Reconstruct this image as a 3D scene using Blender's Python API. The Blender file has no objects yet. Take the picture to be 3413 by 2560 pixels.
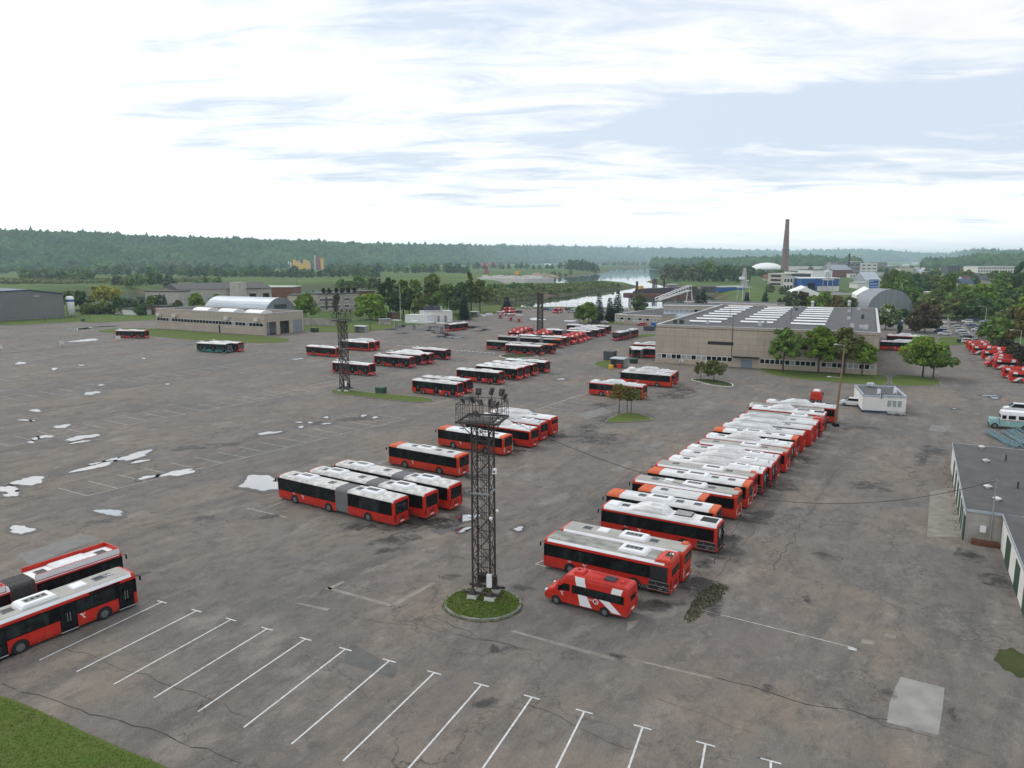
import bpy, math, random
import numpy as np
from mathutils import Vector, Matrix, noise as mnoise
D = bpy.data; SC = bpy.context.scene; COL = SC.collection
PI = math.pi; R = math.radians
# ---------------------------------------------------------------- camera
FPX, HORIZON, ROLL, CAMZ = 2430.0, 868.0, -0.1, 27.8      # focal length and horizon in photo pixels (3413 x 2560)
PITCH = math.atan((1280 - HORIZON) / FPX)
cd = D.cameras.new('camera'); cam = D.objects.new('camera', cd); COL.objects.link(cam)
cd.sensor_width = 36; cd.lens = 36 * FPX / 3413; cd.clip_start = .5; cd.clip_end = 30000
cam.location = (0, 0, CAMZ)
cam.rotation_euler = (Matrix.Rotation(PI / 2 - PITCH, 3, 'X') @ Matrix.Rotation(R(ROLL), 3, 'Z')).to_euler()
SC.camera = cam
# ---------------------------------------------------------------- light
SC.view_settings.view_transform = 'Standard'; SC.view_settings.look = 'None'
SC.view_settings.exposure = 0.1; SC.view_settings.gamma = 1
SUN_AZ, SUN_EL = -42, 48
w = D.worlds.new('World'); SC.world = w; w.use_nodes = True
def nodes_of(t):
    N = t.nodes; L = t.links
    def nd(ty, **kw):
        n = N.new(ty)
        for k, v in kw.items():
            if k.startswith('i_'): n.inputs[k[2:].replace('_', ' ')].default_value = v
            elif k[0] == 'n' and k[1:].isdigit(): n.inputs[int(k[1:])].default_value = v
            else: setattr(n, k, v)
        return n
    return nd, L.new
def math_n(nd, lk, op, a, b=None, c=None, clamp=False):
    n = nd('ShaderNodeMath', operation=op, use_clamp=clamp)
    for i, v in enumerate((a, b, c)):
        if v is None: continue
        if hasattr(v, 'links'): lk(v, n.inputs[i])
        else: n.inputs[i].default_value = v
    return n.outputs[0]
def mix_c(nd, lk, f, a, b, mode='MIX'):
    n = nd('ShaderNodeMix', data_type='RGBA', blend_type=mode)
    for i, v in ((0, f), (6, a), (7, b)):
        if hasattr(v, 'links'): lk(v, n.inputs[i])
        else: n.inputs[i].default_value = v if i == 0 or len(v) == 4 else (*v, 1)
    return n.outputs[2]
def ramp(nd, lk, src, stops):
    n = nd('ShaderNodeValToRGB'); e = n.color_ramp.elements
    while len(e) < len(stops): e.new(.5)
    for k, (p, c) in enumerate(stops):
        e[k].position = p; e[k].color = (c, c, c, 1) if not hasattr(c, '__len__') else (*c, 1)
    lk(src, n.inputs[0]); return n.outputs[0]
w.node_tree.nodes.clear(); nd, lk = nodes_of(w.node_tree)
sky = nd('ShaderNodeTexSky', sky_type='NISHITA', sun_disc=False, sun_elevation=R(SUN_EL), sun_rotation=R(SUN_AZ), air_density=1.0, dust_density=1.6, ozone_density=1.2, altitude=50)
tc = nd('ShaderNodeTexCoord'); sp = nd('ShaderNodeSeparateXYZ'); lk(tc.outputs['Generated'], sp.inputs[0])
X, Y, Z = sp.outputs
zz = math_n(nd, lk, 'ADD', math_n(nd, lk, 'MAXIMUM', Z, 0.0), .09)
cb = nd('ShaderNodeCombineXYZ'); lk(math_n(nd, lk, 'DIVIDE', X, zz), cb.inputs[0]); lk(math_n(nd, lk, 'DIVIDE', Y, zz), cb.inputs[1])
def cloud(scale, loc, det=7, rough=.58, dist=.3, rot=12):
    m = nd('ShaderNodeMapping'); m.inputs['Location'].default_value = loc; m.inputs['Rotation'].default_value = (0, 0, R(rot)); m.inputs['Scale'].default_value = scale
    lk(cb.outputs[0], m.inputs[0]); n = nd('ShaderNodeTexNoise', i_Scale=1.0, i_Detail=det, i_Roughness=rough, i_Distortion=dist); lk(m.outputs[0], n.inputs['Vector']); return n.outputs[0]
c1 = cloud((.62, 1.0, 1), (3.1, 1.7, 0)); c2 = cloud((1.6, 3.4, 1), (7.7, 2.2, 3), det=9, rough=.62, dist=.7)
cm = math_n(nd, lk, 'ADD', math_n(nd, lk, 'MULTIPLY', c1, .56), math_n(nd, lk, 'MULTIPLY', c2, .44))
# a thinner stretch of cover on the right at middle height, thick bright cloud towards the hidden sun on the left
def bump(v, c, wd):
    t = math_n(nd, lk, 'DIVIDE', math_n(nd, lk, 'SUBTRACT', v, c), wd); return math_n(nd, lk, 'POWER', 2.718, math_n(nd, lk, 'MULTIPLY', math_n(nd, lk, 'MULTIPLY', t, t), -1.0))
gap = math_n(nd, lk, 'MULTIPLY', bump(Z, .165, .055), bump(X, .45, .42))
bias = math_n(nd, lk, 'MULTIPLY_ADD', gap, -.15, math_n(nd, lk, 'MULTIPLY', bump(X, -.75, .45), .09))
low = math_n(nd, lk, 'MULTIPLY', bump(Z, .0, .075), .2)
cm = math_n(nd, lk, 'ADD', math_n(nd, lk, 'ADD', cm, bias), low)
mask = ramp(nd, lk, cm, [(.43, 0.0), (.495, .45), (.56, .92), (.63, 1.0)])
glow = bump(X, -.7, .75)
cl = nd('ShaderNodeCombineColor')
shade = math_n(nd, lk, 'MULTIPLY_ADD', cloud((1.1, 2.6, 1), (1.3, 9.1, 5), det=8, rough=.6, dist=.5), 4.6, -2.3)
shade = math_n(nd, lk, 'MULTIPLY_ADD', glow, 2.4, math_n(nd, lk, 'MULTIPLY_ADD', bump(Z, .0, .09), 2.0, shade))
for i, b in enumerate((9.7, 9.85, 10.05)): lk(math_n(nd, lk, 'ADD', shade, b), cl.inputs[i])
veil = mix_c(nd, lk, .86, sky.outputs[0], (7.2, 8.1, 9.3))
skyc = mix_c(nd, lk, mask, veil, cl.outputs[0])
bg = nd('ShaderNodeBackground', i_Strength=.1); lk(skyc, bg.inputs[0]); wo = nd('ShaderNodeOutputWorld'); lk(bg.outputs[0], wo.inputs[0])
sd = D.lights.new('sun', 'SUN'); sun = D.objects.new('sun', sd); COL.objects.link(sun)
sd.energy = .95; sd.angle = R(16); sd.color = (1, .965, .91)
sun.rotation_euler = Vector((math.sin(R(SUN_AZ)) * math.cos(R(SUN_EL)), math.cos(R(SUN_AZ)) * math.cos(R(SUN_EL)), math.sin(R(SUN_EL)))).to_track_quat('Z', 'Y').to_euler()
SC.cycles.max_bounces = 6; SC.cycles.volume_bounces = 2; SC.cycles.transparent_max_bounces = 12
SC.cycles.use_denoising = True; SC.cycles.caustics_reflective = False; SC.cycles.caustics_refractive = False

# ---------------------------------------------------------------- helpers
rng = random.Random(11)
_cp, _sp = math.cos(PITCH), math.sin(PITCH); _cr, _sr = math.cos(R(ROLL)), math.sin(R(ROLL))
def G(x, y, z=0.0):
    """the point of height z that the photograph shows at pixel x, y (surveying the site from the photo)"""
    a, b = x - 1706.5, 1280 - y; a, b = _cr * a - _sr * b, _sr * a + _cr * b
    r = (a / FPX, _cp + b / FPX * _sp, -_sp + b / FPX * _cp); t = (z - CAMZ) / r[2]
    return Vector((r[0] * t, r[1] * t, z))
def pix(v):
    z = v[2] - CAMZ; d = v[1] * _cp - z * _sp; u = v[1] * _sp + z * _cp
    a, b = v[0] / d * FPX, u / d * FPX; a, b = _cr * a + _sr * b, -_sr * a + _cr * b
    return 1706.5 + a, 1280 - b
def height_at(p, ytop):
    """height above p whose picture row is ytop"""
    lo, hi = -5.0, 300.0
    for _ in range(40):
        m = (lo + hi) / 2
        if pix((p.x, p.y, m))[1] > ytop: lo = m
        else: hi = m
    return lo
class MB:
    def __init__(s): s.v = []; s.f = []; s.m = []; s.T = None; s.k = 0
    def add(s, vs, fs, k=None):
        o = len(s.v); k = s.k if k is None else k
        s.v += [tuple(s.T @ Vector(p)) if s.T else tuple(p) for p in vs]
        for f in fs: s.f.append(tuple(i + o for i in f)); s.m.append(k)
        return s
    def box(s, x0, x1, y0, y1, z0, z1, k=None):
        return s.add([(x, y, z) for z in (z0, z1) for y in (y0, y1) for x in (x0, x1)], [(0, 2, 3, 1), (4, 5, 7, 6), (0, 1, 5, 4), (2, 6, 7, 3), (0, 4, 6, 2), (1, 3, 7, 5)], k)
    def cbox(s, c, sx, sy, sz, k=None):
        return s.box(c[0] - sx / 2, c[0] + sx / 2, c[1] - sy / 2, c[1] + sy / 2, c[2], c[2] + sz, k)
    def frus(s, x0, x1, y0, y1, z0, z1, ix=.1, iy=.1, ix2=None, k=None, ring=True):
        jx = ix if ix2 is None else ix2
        zm = z0 + (z1 - z0) * .72; q = .42
        lv = [(0, 0, 0, z0), (ix * q, jx * q, iy * q, zm), (ix, jx, iy, z1)] if ring else [(0, 0, 0, z0), (ix, jx, iy, z1)]
        vs = []
        for a, b, c, z in lv: vs += [(x0 + a, y0 + c, z), (x1 - b, y0 + c, z), (x1 - b, y1 - c, z), (x0 + a, y1 - c, z)]
        fs = [(3, 2, 1, 0), tuple(len(vs) - 4 + i for i in range(4))]
        for l in range(len(lv) - 1):
            for i in range(4): fs.append((l * 4 + i, l * 4 + (i + 1) % 4, l * 4 + 4 + (i + 1) % 4, l * 4 + 4 + i))
        return s.add(vs, fs, k)
    def tube(s, p, q, r, r2=None, n=6, k=None):
        p, q = Vector(p), Vector(q); d = (q - p); r2 = r if r2 is None else r2
        if d.length < 1e-6: return s
        a = d.normalized().orthogonal().normalized(); b = d.normalized().cross(a)
        vs = [tuple(c + (a * math.cos(t) + b * math.sin(t)) * rr) for c, rr in ((p, r), (q, r2)) for t in [2 * PI * i / n for i in range(n)]]
        fs = [(i, (i + 1) % n, n + (i + 1) % n, n + i) for i in range(n)] + [tuple(range(n - 1, -1, -1)), tuple(range(n, 2 * n))]
        return s.add(vs, fs, k)
    def bar(s, p, q, t, k=None):
        p, q = Vector(p), Vector(q); d = q - p
        if d.length < 1e-6: return s
        a = d.normalized().cross(Vector((0, 0, 1)));
        if a.length < 1e-3: a = Vector((1, 0, 0))
        a.normalize(); b = d.normalized().cross(a); h = t / 2
        vs = [tuple(c + a * i * h + b * j * h) for c in (p, q) for i, j in ((-1, -1), (1, -1), (1, 1), (-1, 1))]
        return s.add(vs, [(0, 1, 2, 3), (7, 6, 5, 4), (0, 4, 5, 1), (1, 5, 6, 2), (2, 6, 7, 3), (3, 7, 4, 0)], k)
    def poly(s, pts, k=None): return s.add(pts, [tuple(range(len(pts)))], k)
    def prism(s, pts, z0, z1, k=None, bottom=False):
        n = len(pts); vs = [(p[0], p[1], z0) for p in pts] + [(p[0], p[1], z1) for p in pts]
        fs = [(i, (i + 1) % n, n + (i + 1) % n, n + i) for i in range(n)] + [tuple(range(n, 2 * n))]
        if bottom: fs.append(tuple(range(n - 1, -1, -1)))
        return s.add(vs, fs, k)
    def loft(s, rings, k=None, closed=True, caps=True):
        n = len(rings[0]); vs = [p for r in rings for p in r]; fs = []
        for j in range(len(rings) - 1):
            for i in range(n if closed else n - 1): fs.append((j * n + i, j * n + (i + 1) % n, j * n + n + (i + 1) % n, j * n + n + i))
        if caps: fs += [tuple(range(n - 1, -1, -1)), tuple(range(len(vs) - n, len(vs)))]
        return s.add(vs, fs, k)
    def disc(s, c, r, ax, n=14, k=None):
        u = Vector(ax).normalized(); a = u.orthogonal().normalized(); b = u.cross(a); c = Vector(c)
        return s.poly([tuple(c + (a * math.cos(2 * PI * i / n) + b * math.sin(2 * PI * i / n)) * r) for i in range(n)], k)
    def mesh(s, name, mats, smooth=False):
        me = D.meshes.new(name); me.from_pydata(s.v, [], s.f)
        for m in (mats if isinstance(mats, (list, tuple)) else [mats]): me.materials.append(m)
        if any(s.m): me.polygons.foreach_set('material_index', s.m)
        if smooth: me.polygons.foreach_set('use_smooth', [True] * len(me.polygons))
        me.update(); return me
    def build(s, name, mats, parent=None, smooth=False, kind=None):
        return link(name, s.mesh(name, mats, smooth), parent, kind)
def link(name, data, parent=None, kind=None):
    o = D.objects.new(name, data); COL.objects.link(o)
    if parent: o.parent = parent; KIDS.setdefault(parent.name, []).append(o)
    if kind: o['kind'] = kind
    return o
def tag(o, label, cat, group=None):
    o['label'] = label; o['category'] = cat
    if group: o['group'] = group
    return o
def thing(name, label, cat, loc=(0, 0, 0), rz=0.0, group=None):
    o = D.objects.new(name, None); COL.objects.link(o); o.empty_display_size = .3
    o.location = loc; o.rotation_euler = (0, 0, rz); return tag(o, label, cat, group)
def copy_tree(o, parent=None):
    c = o.copy(); COL.objects.link(c); c.parent = parent
    for ch in KIDS.get(o.name, ()): copy_tree(ch, c)
    return c
KIDS = {}
def place(proto, loc, rz, label, group, used):
    o = copy_tree(proto) if proto.name in used else proto
    used.add(proto.name); o.location = loc; o.rotation_euler = (0, 0, rz); o['label'] = label
    if group: o['group'] = group
    elif 'group' in o: del o['group']
    return o
USED = set()
# ---------------------------------------------------------------- materials
def mk(name, col, rough=.55, metal=0.0, var=.0, scale=1.5, var_col=None, bump=0.0, spec=.5, detail=5, rnd=0.0, stretch=None, coat=0.0, trans=0.0, isl=0.0):
    m = D.materials.new(name); m.use_nodes = True; t = m.node_tree; nd, lk = nodes_of(t); b = t.nodes['Principled BSDF']
    b.inputs['Roughness'].default_value = rough; b.inputs['Metallic'].default_value = metal; b.inputs['Specular IOR Level'].default_value = spec
    b.inputs['Coat Weight'].default_value = coat; b.inputs['Coat Roughness'].default_value = .12
    out = None
    if var or bump:
        tc = nd('ShaderNodeTexCoord'); mp = nd('ShaderNodeMapping'); lk(tc.outputs['Object'], mp.inputs[0])
        if stretch: mp.inputs['Scale'].default_value = stretch
        n = nd('ShaderNodeTexNoise', i_Scale=scale, i_Detail=detail, i_Roughness=.62); lk(mp.outputs[0], n.inputs['Vector'])
        if var:
            f = ramp(nd, lk, n.outputs[0], [(.34, 0.0), (.66, 1.0)])
            dark = var_col or tuple(c * (1 - var) for c in col)
            out = mix_c(nd, lk, f, dark, col)
        if bump:
            bp = nd('ShaderNodeBump', i_Strength=bump, i_Distance=.05); lk(n.outputs[0], bp.inputs['Height']); lk(bp.outputs[0], b.inputs['Normal'])
    if rnd:
        oi = nd('ShaderNodeObjectInfo'); h = nd('ShaderNodeHueSaturation'); lk(math_n(nd, lk, 'MULTIPLY_ADD', oi.outputs['Random'], rnd * 2, 1 - rnd), h.inputs['Value'])
        if out: lk(out, h.inputs['Color'])
        else: h.inputs['Color'].default_value = (*col, 1)
        out = h.outputs[0]
    if isl:
        ge = nd('ShaderNodeNewGeometry'); h = nd('ShaderNodeHueSaturation'); lk(math_n(nd, lk, 'MULTIPLY_ADD', ge.outputs['Random Per Island'], isl * 2, 1 - isl), h.inputs['Value'])
        lk(math_n(nd, lk, 'MULTIPLY_ADD', ge.outputs['Random Per Island'], .05, .475), h.inputs['Hue'])
        if out: lk(out, h.inputs['Color'])
        else: h.inputs['Color'].default_value = (*col, 1)
        out = h.outputs[0]
    if out: lk(out, b.inputs['Base Color'])
    else: b.inputs['Base Color'].default_value = (*col, 1)
    if trans:
        tr = nd('ShaderNodeBsdfTranslucent'); mx = nd('ShaderNodeMixShader', n0=trans)
        if out: lk(out, tr.inputs[0])
        else: tr.inputs[0].default_value = (*col, 1)
        lk(b.outputs[0], mx.inputs[1]); lk(tr.outputs[0], mx.inputs[2]); lk(mx.outputs[0], t.nodes['Material Output'].inputs[0])
    return m
M = {}
M['red'] = mk('red_paint', (.57, .022, .010), .42, var=.2, scale=.8, coat=.08, rnd=.06, spec=.3)
M['orange'] = mk('orange_red_paint', (.56, .036, .010), .42, var=.2, scale=.8, coat=.06, rnd=.06, spec=.3)
M['orange2'] = mk('faded_orange_paint', (.62, .12, .038), .6, var=.22, scale=1.2, spec=.3)
M['dkred'] = mk('dark_red_paint', (.36, .010, .014), .42, var=.2, scale=.8, coat=.06, rnd=.08, spec=.3)
M['brick'] = mk('weathered_red_paint', (.42, .045, .03), .45, var=.25, scale=.9)
M['teal'] = mk('teal_paint', (.012, .21, .18), .35, var=.15, coat=.3)
M['navy'] = mk('navy_paint', (.006, .012, .03), .3, var=.2, coat=.3)
for n_ in ('red', 'orange', 'dkred', 'brick'):      # road dust on the lower flanks
    t = (M[n_] if n_ in M else M.setdefault(n_, mk('weathered_red_paint', (.42, .045, .03), .45, var=.25, scale=.9))).node_tree; nd, lk = nodes_of(t); b = t.nodes['Principled BSDF']; src = b.inputs['Base Color'].links[0].from_socket; tc = nd('ShaderNodeTexCoord'); s_ = nd('ShaderNodeSeparateXYZ'); lk(tc.outputs['Object'], s_.inputs[0]); n = nd('ShaderNodeTexNoise', i_Scale=1.6, i_Detail=8, i_Roughness=.7); lk(tc.outputs['Object'], n.inputs['Vector'])
    f = math_n(nd, lk, 'MULTIPLY', ramp(nd, lk, s_.outputs[2], [(.25, 1), (1.0, .12)]), ramp(nd, lk, n.outputs[0], [(.40, 0), (.72, .6)])); c = mix_c(nd, lk, f, src, (.16, .12, .095))
    seam = math_n(nd, lk, 'MULTIPLY', math_n(nd, lk, 'LESS_THAN', math_n(nd, lk, 'FRACT', math_n(nd, lk, 'MULTIPLY', s_.outputs[0], .87)), .016), math_n(nd, lk, 'LESS_THAN', s_.outputs[2], 1.3)); seam = math_n(nd, lk, 'MAXIMUM', seam, math_n(nd, lk, 'COMPARE', s_.outputs[2], .62, .009)); lk(mix_c(nd, lk, math_n(nd, lk, 'MULTIPLY', seam, .8), c, (.02, .01, .01)), b.inputs['Base Color'])
M['wpaint'] = mk('white_paint', (.78, .79, .80), .42, var=.1, scale=.7)
M['wroof'] = mk('white_roof_paint', (.70, .705, .70), .55, var=.3, scale=.9, rnd=.15, stretch=(.5, 1, 1))
M['groof'] = mk('grey_roof_paint', (.40, .385, .35), .7, var=.3, scale=.7, rnd=.06, stretch=(.4, 1, 1))
M['droof'] = mk('peeling_roof_paint', (.70, .69, .66), .7, var=.6, scale=1.3, var_col=(.36, .35, .33), detail=6)
M['mroof'] = mk('dirty_grey_roof', (.36, .36, .33), .8, var=.55, scale=1.6, var_col=(.15, .16, .14), detail=8, stretch=(.5, 1, 1))
M['black'] = mk('black_plastic', (.004, .004, .005), .4, spec=.12)
M['glass'] = mk('dark_window_glass', (.004, .005, .006), .1, var=.6, scale=1.1, var_col=(.010, .013, .013), spec=.14)
M['glass2'] = mk('window_glass', (.022, .030, .031), .09, rnd=.4, var=.8, scale=1.5, var_col=(.004, .005, .006), spec=.2)
M['wscreen'] = mk('windscreen_glass', (.024, .03, .034), .07, var=.7, scale=1.5, var_col=(.008, .009, .011), spec=.42)
M['tyre'] = mk('tyre_rubber', (.018, .018, .019), .85, var=.3, scale=6)
M['rim'] = mk('steel_rim', (.22, .22, .22), .5, metal=.6, var=.3, scale=8)
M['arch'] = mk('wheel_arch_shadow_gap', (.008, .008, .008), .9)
M['grey'] = mk('grey_plastic', (.19, .195, .2), .6, var=.2)
M['lgrey'] = mk('light_grey_metal', (.5, .51, .52), .45, var=.15)
M['bellows'] = mk('bellows_rubber', (.16, .165, .17), .8, var=.2, scale=3)
M['bellowsd'] = mk('dark_bellows_rubber', (.05, .045, .045), .8, var=.3, scale=3)
M['lamp'] = mk('headlamp_glass', (.75, .77, .8), .12, spec=.7)
M['tail'] = mk('tail_lamp_glass', (.35, .01, .01), .2)
M['amber'] = mk('amber_lamp', (.7, .25, .02), .3)
M['engine'] = mk('exposed_engine_bay', (.022, .022, .023), .75, var=.7, scale=5, var_col=(.008, .008, .008), detail=8)
M['chrome'] = mk('worn_metal', (.45, .45, .45), .4, metal=.5, var=.4, scale=7)
M['plate'] = mk('number_plate', (.8, .8, .78), .5)
M['steel'] = mk('dark_painted_steel', (.028, .027, .028), .6, var=.4, scale=5, var_col=(.05, .034, .026))
M['steelg'] = mk('grey_galvanised_steel', (.30, .31, .32), .5, var=.25, scale=3)
M['rust'] = mk('rusty_steel', (.17, .065, .035), .85, var=.5, scale=3, detail=8)
M['wood'] = mk('weathered_wood', (.25, .17, .11), .85, var=.45, scale=2.5, stretch=(3, 3, .3), detail=7)
M['conc'] = mk('concrete', (.30, .285, .26), .9, var=.35, scale=.8, bump=.15, detail=9)
M['kerb'] = mk('kerb_stone', (.27, .26, .235), .9, var=.4, scale=2.5, var_col=(.12, .13, .09), detail=8)
M['wkerb'] = mk('white_painted_kerb', (.68, .67, .63), .8, var=.3, scale=2, var_col=(.38, .37, .34))
M['cblock'] = mk('white_concrete_footing', (.62, .61, .56), .9, var=.35, scale=2)
M['mark'] = mk('road_marking_paint', (.66, .66, .65), .75, var=.5, scale=3.5, var_col=(.42, .42, .41), detail=9)
M['mark2'] = mk('worn_marking_paint', (.56, .555, .53), .8, var=.6, scale=2.2, var_col=(.26, .25, .235), detail=9)
M['green'] = mk('green_painted_steel', (.022, .075, .038), .55, var=.3, scale=2)
M['dgreen'] = mk('dark_green_bin_paint', (.02, .05, .03), .55, var=.3, scale=2)
M['yellow'] = mk('yellow_paint', (.75, .42, .02), .5, var=.15)
M['blue'] = mk('blue_cladding', (.006, .09, .33), .45, var=.2, scale=.2)
M['dblue'] = mk('dark_blue_paint', (.02, .045, .11), .5, var=.2)
M['winframe'] = mk('white_window_frame', (.72, .73, .73), .5, var=.1)
M['blind'] = mk('pale_blind_behind_glass', (.34, .36, .36), .15, var=.3, scale=.7, spec=.6)
M['white_wall'] = mk('white_render', (.70, .69, .655), .9, var=.12, scale=.5)
M['plaster'] = mk('dirty_plaster', (.42, .40, .36), .9, var=.45, scale=.35, detail=9)
M['cream'] = mk('cream_render', (.52, .49, .41), .9, var=.15, scale=.3)
M['greyclad'] = mk('grey_sheet_cladding', (.20, .195, .205), .6, var=.12, scale=.5)
M['darkclad'] = mk('dark_cladding', (.06, .065, .075), .6, var=.2)
M['zinc'] = mk('zinc_sheet', (.42, .47, .52), .45, metal=.25, var=.25, scale=.4, stretch=(3, .2, 1))
M['zincd'] = mk('dull_corrugated_sheet', (.26, .28, .31), .6, metal=.1, var=.3, scale=.6, stretch=(3, 3, .15))
M['tar'] = mk('bitumen_roof_felt', (.105, .108, .115), .92, var=.35, scale=.35, detail=9, var_col=(.065, .068, .07))
M['tar2'] = mk('dark_roof_felt', (.10, .098, .098), .95, var=.35, scale=.5, detail=9, var_col=(.07, .068, .068), bump=.1)
M['skyl'] = mk('milky_skylight', (.80, .81, .80), .4, var=.12, scale=1)
M['redbrick'] = mk('red_brick_wall', (.22, .085, .055), .9, var=.4, scale=.5, detail=8)
M['tent'] = mk('white_tent_fabric', (.80, .80, .78), .8, var=.06)
M['pink'] = mk('faded_hull_red', (.28, .05, .07), .7, var=.3, scale=.1)
M['hull'] = mk('dark_barge_hull', (.045, .03, .035), .7, var=.3, scale=.2)
M['gravel'] = mk('gravel_heap', (.36, .27, .20), .95, var=.3, scale=.1, detail=9)
M['orangev'] = mk('orange_workwear', (.75, .16, .02), .8)
M['skin'] = mk('skin', (.45, .25, .17), .6)
M['bark'] = mk('bark', (.075, .058, .045), .9, var=.4, scale=4, stretch=(3, 3, .4))
M['tealbeam'] = mk('pale_blue_painted_beam', (.20, .32, .36), .55, var=.4, scale=1.5, var_col=(.08, .15, .17), detail=8)
M['mint'] = mk('mint_paint', (.25, .45, .43), .5, var=.15, scale=.8)
def panel_mat(name, col, line, sx, sz, dark):
    """concrete wall panels: joints every sx metres along x and sz up, each panel a touch lighter or darker"""
    m = D.materials.new(name); m.use_nodes = True; t = m.node_tree; nd, lk = nodes_of(t); b = t.nodes['Principled BSDF']; b.inputs['Roughness'].default_value = .92
    tc = nd('ShaderNodeTexCoord'); mp = nd('ShaderNodeMapping'); lk(tc.outputs['Object'], mp.inputs[0]); mp.inputs['Rotation'].default_value = (PI / 2, 0, 0)
    br = nd('ShaderNodeTexBrick', offset=0.0, i_Scale=1.0, i_Mortar_Size=.035, i_Brick_Width=sx, i_Row_Height=sz, i_Color1=(*col, 1), i_Color2=(*[c * .84 for c in col], 1), i_Mortar=(*line, 1)); br.inputs['Bias'].default_value = 0
    lk(mp.outputs[0], br.inputs['Vector'])
    n = nd('ShaderNodeTexNoise', i_Scale=.5, i_Detail=9, i_Roughness=.68); lk(tc.outputs['Object'], n.inputs['Vector'])
    mp2 = nd('ShaderNodeMapping'); mp2.inputs['Scale'].default_value = (1.6, 1.6, .12); lk(tc.outputs['Object'], mp2.inputs[0])
    n2 = nd('ShaderNodeTexNoise', i_Scale=1.0, i_Detail=6); lk(mp2.outputs[0], n2.inputs['Vector'])
    f = math_n(nd, lk, 'MULTIPLY', ramp(nd, lk, n.outputs[0], [(.35, 0.0), (.7, .9)]), 1.0)
    c = mix_c(nd, lk, f, br.outputs[0], dark); c = mix_c(nd, lk, ramp(nd, lk, n2.outputs[0], [(.5, 0.0), (.72, .45)]), c, tuple(x * .7 for x in dark))
    lk(c, b.inputs['Base Color']); return m
M['panel'] = panel_mat('concrete_wall_panels', (.47, .40, .32), (.20, .17, .14), 8.9, 1.5, (.35, .30, .25))
M['panel2'] = panel_mat('pale_concrete_panels', (.47, .405, .33), (.24, .2, .17), 6.0, 1.9, (.36, .31, .26))
M['panel3'] = panel_mat('dirty_white_panels', (.52, .50, .46), (.25, .23, .2), 3.0, 1.6, (.36, .34, .30))
M['cladpanel'] = panel_mat('grey_cladding_panels', (.20, .195, .205), (.12, .12, .125), 12, 5, (.185, .18, .19))
# ---------------------------------------------------------------- ground, river, hills
WZ = -5.0
RIVER = [(1540, 1028), (1625, 1014), (1700, 1003), (1794, 989), (1916, 982), (1997, 968), (2075, 962), (2128, 957), (2120, 951), (2083, 947), (2030, 943), (1990, 944), (1900, 950), (1835, 954), (1700, 958), (1690, 940), (1766, 931), (1847, 927), (1916, 921), (1990, 913), (2030, 905), (2045, 899), (2060, 893.5), (2150, 891.5), (2245, 892), (2262, 897), (2225, 903), (2217, 912), (2213, 925), (2180, 932), (2148, 939), (2185, 947), (2217, 955), (2280, 959), (2335, 974), (2392, 1000), (2420, 1044), (2250, 1050), (2000, 1046), (1750, 1044), (1560, 1048)]
RIVERL = [(150, 978), (290, 973), (400, 980), (490, 975), (700, 968), (900, 962), (1075, 957), (1160, 955), (1180, 972), (1075, 988), (900, 1000), (700, 1010), (490, 1024), (400, 1030), (250, 1030), (130, 1022)]
def wpoly(px, z): return np.array([G(x, y, z)[:2] for x, y in px])
RP = [wpoly(RIVER, WZ), wpoly(RIVERL, WZ)]
def sdf(P, poly):
    """signed distance of points to a polygon, negative inside"""
    a = poly; b = np.roll(poly, -1, 0); d2 = np.full(len(P), 1e18); ins = np.zeros(len(P), bool)
    for (ax, ay), (bx, by) in zip(a, b):
        ex, ey = bx - ax, by - ay; wx, wy = P[:, 0] - ax, P[:, 1] - ay
        t = np.clip((wx * ex + wy * ey) / (ex * ex + ey * ey + 1e-9), 0, 1)
        d2 = np.minimum(d2, (wx - t * ex) ** 2 + (wy - t * ey) ** 2)
        c = ((ay <= P[:, 1]) & (by > P[:, 1])) | ((by <= P[:, 1]) & (ay > P[:, 1]))
        with np.errstate(divide='ignore', invalid='ignore'): xi = ax + (P[:, 1] - ay) / (by - ay) * ex
        ins ^= c & (P[:, 0] < xi)
    d = np.sqrt(d2); return np.where(ins, -d, d)
def vnoise(P, s, seed=0):
    """smooth value noise on the plane"""
    q = P / s + seed * 17.3; i = np.floor(q).astype(int); f = q - i; f = f * f * (3 - 2 * f)
    def h(a, b):
        n = np.sin(a * 127.1 + b * 311.7 + seed * 74.7) * 43758.5453; return n - np.floor(n)
    x, y = i[:, 0], i[:, 1]
    return (h(x, y) * (1 - f[:, 0]) + h(x + 1, y) * f[:, 0]) * (1 - f[:, 1]) + (h(x, y + 1) * (1 - f[:, 0]) + h(x + 1, y + 1) * f[:, 0]) * f[:, 1]
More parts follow.
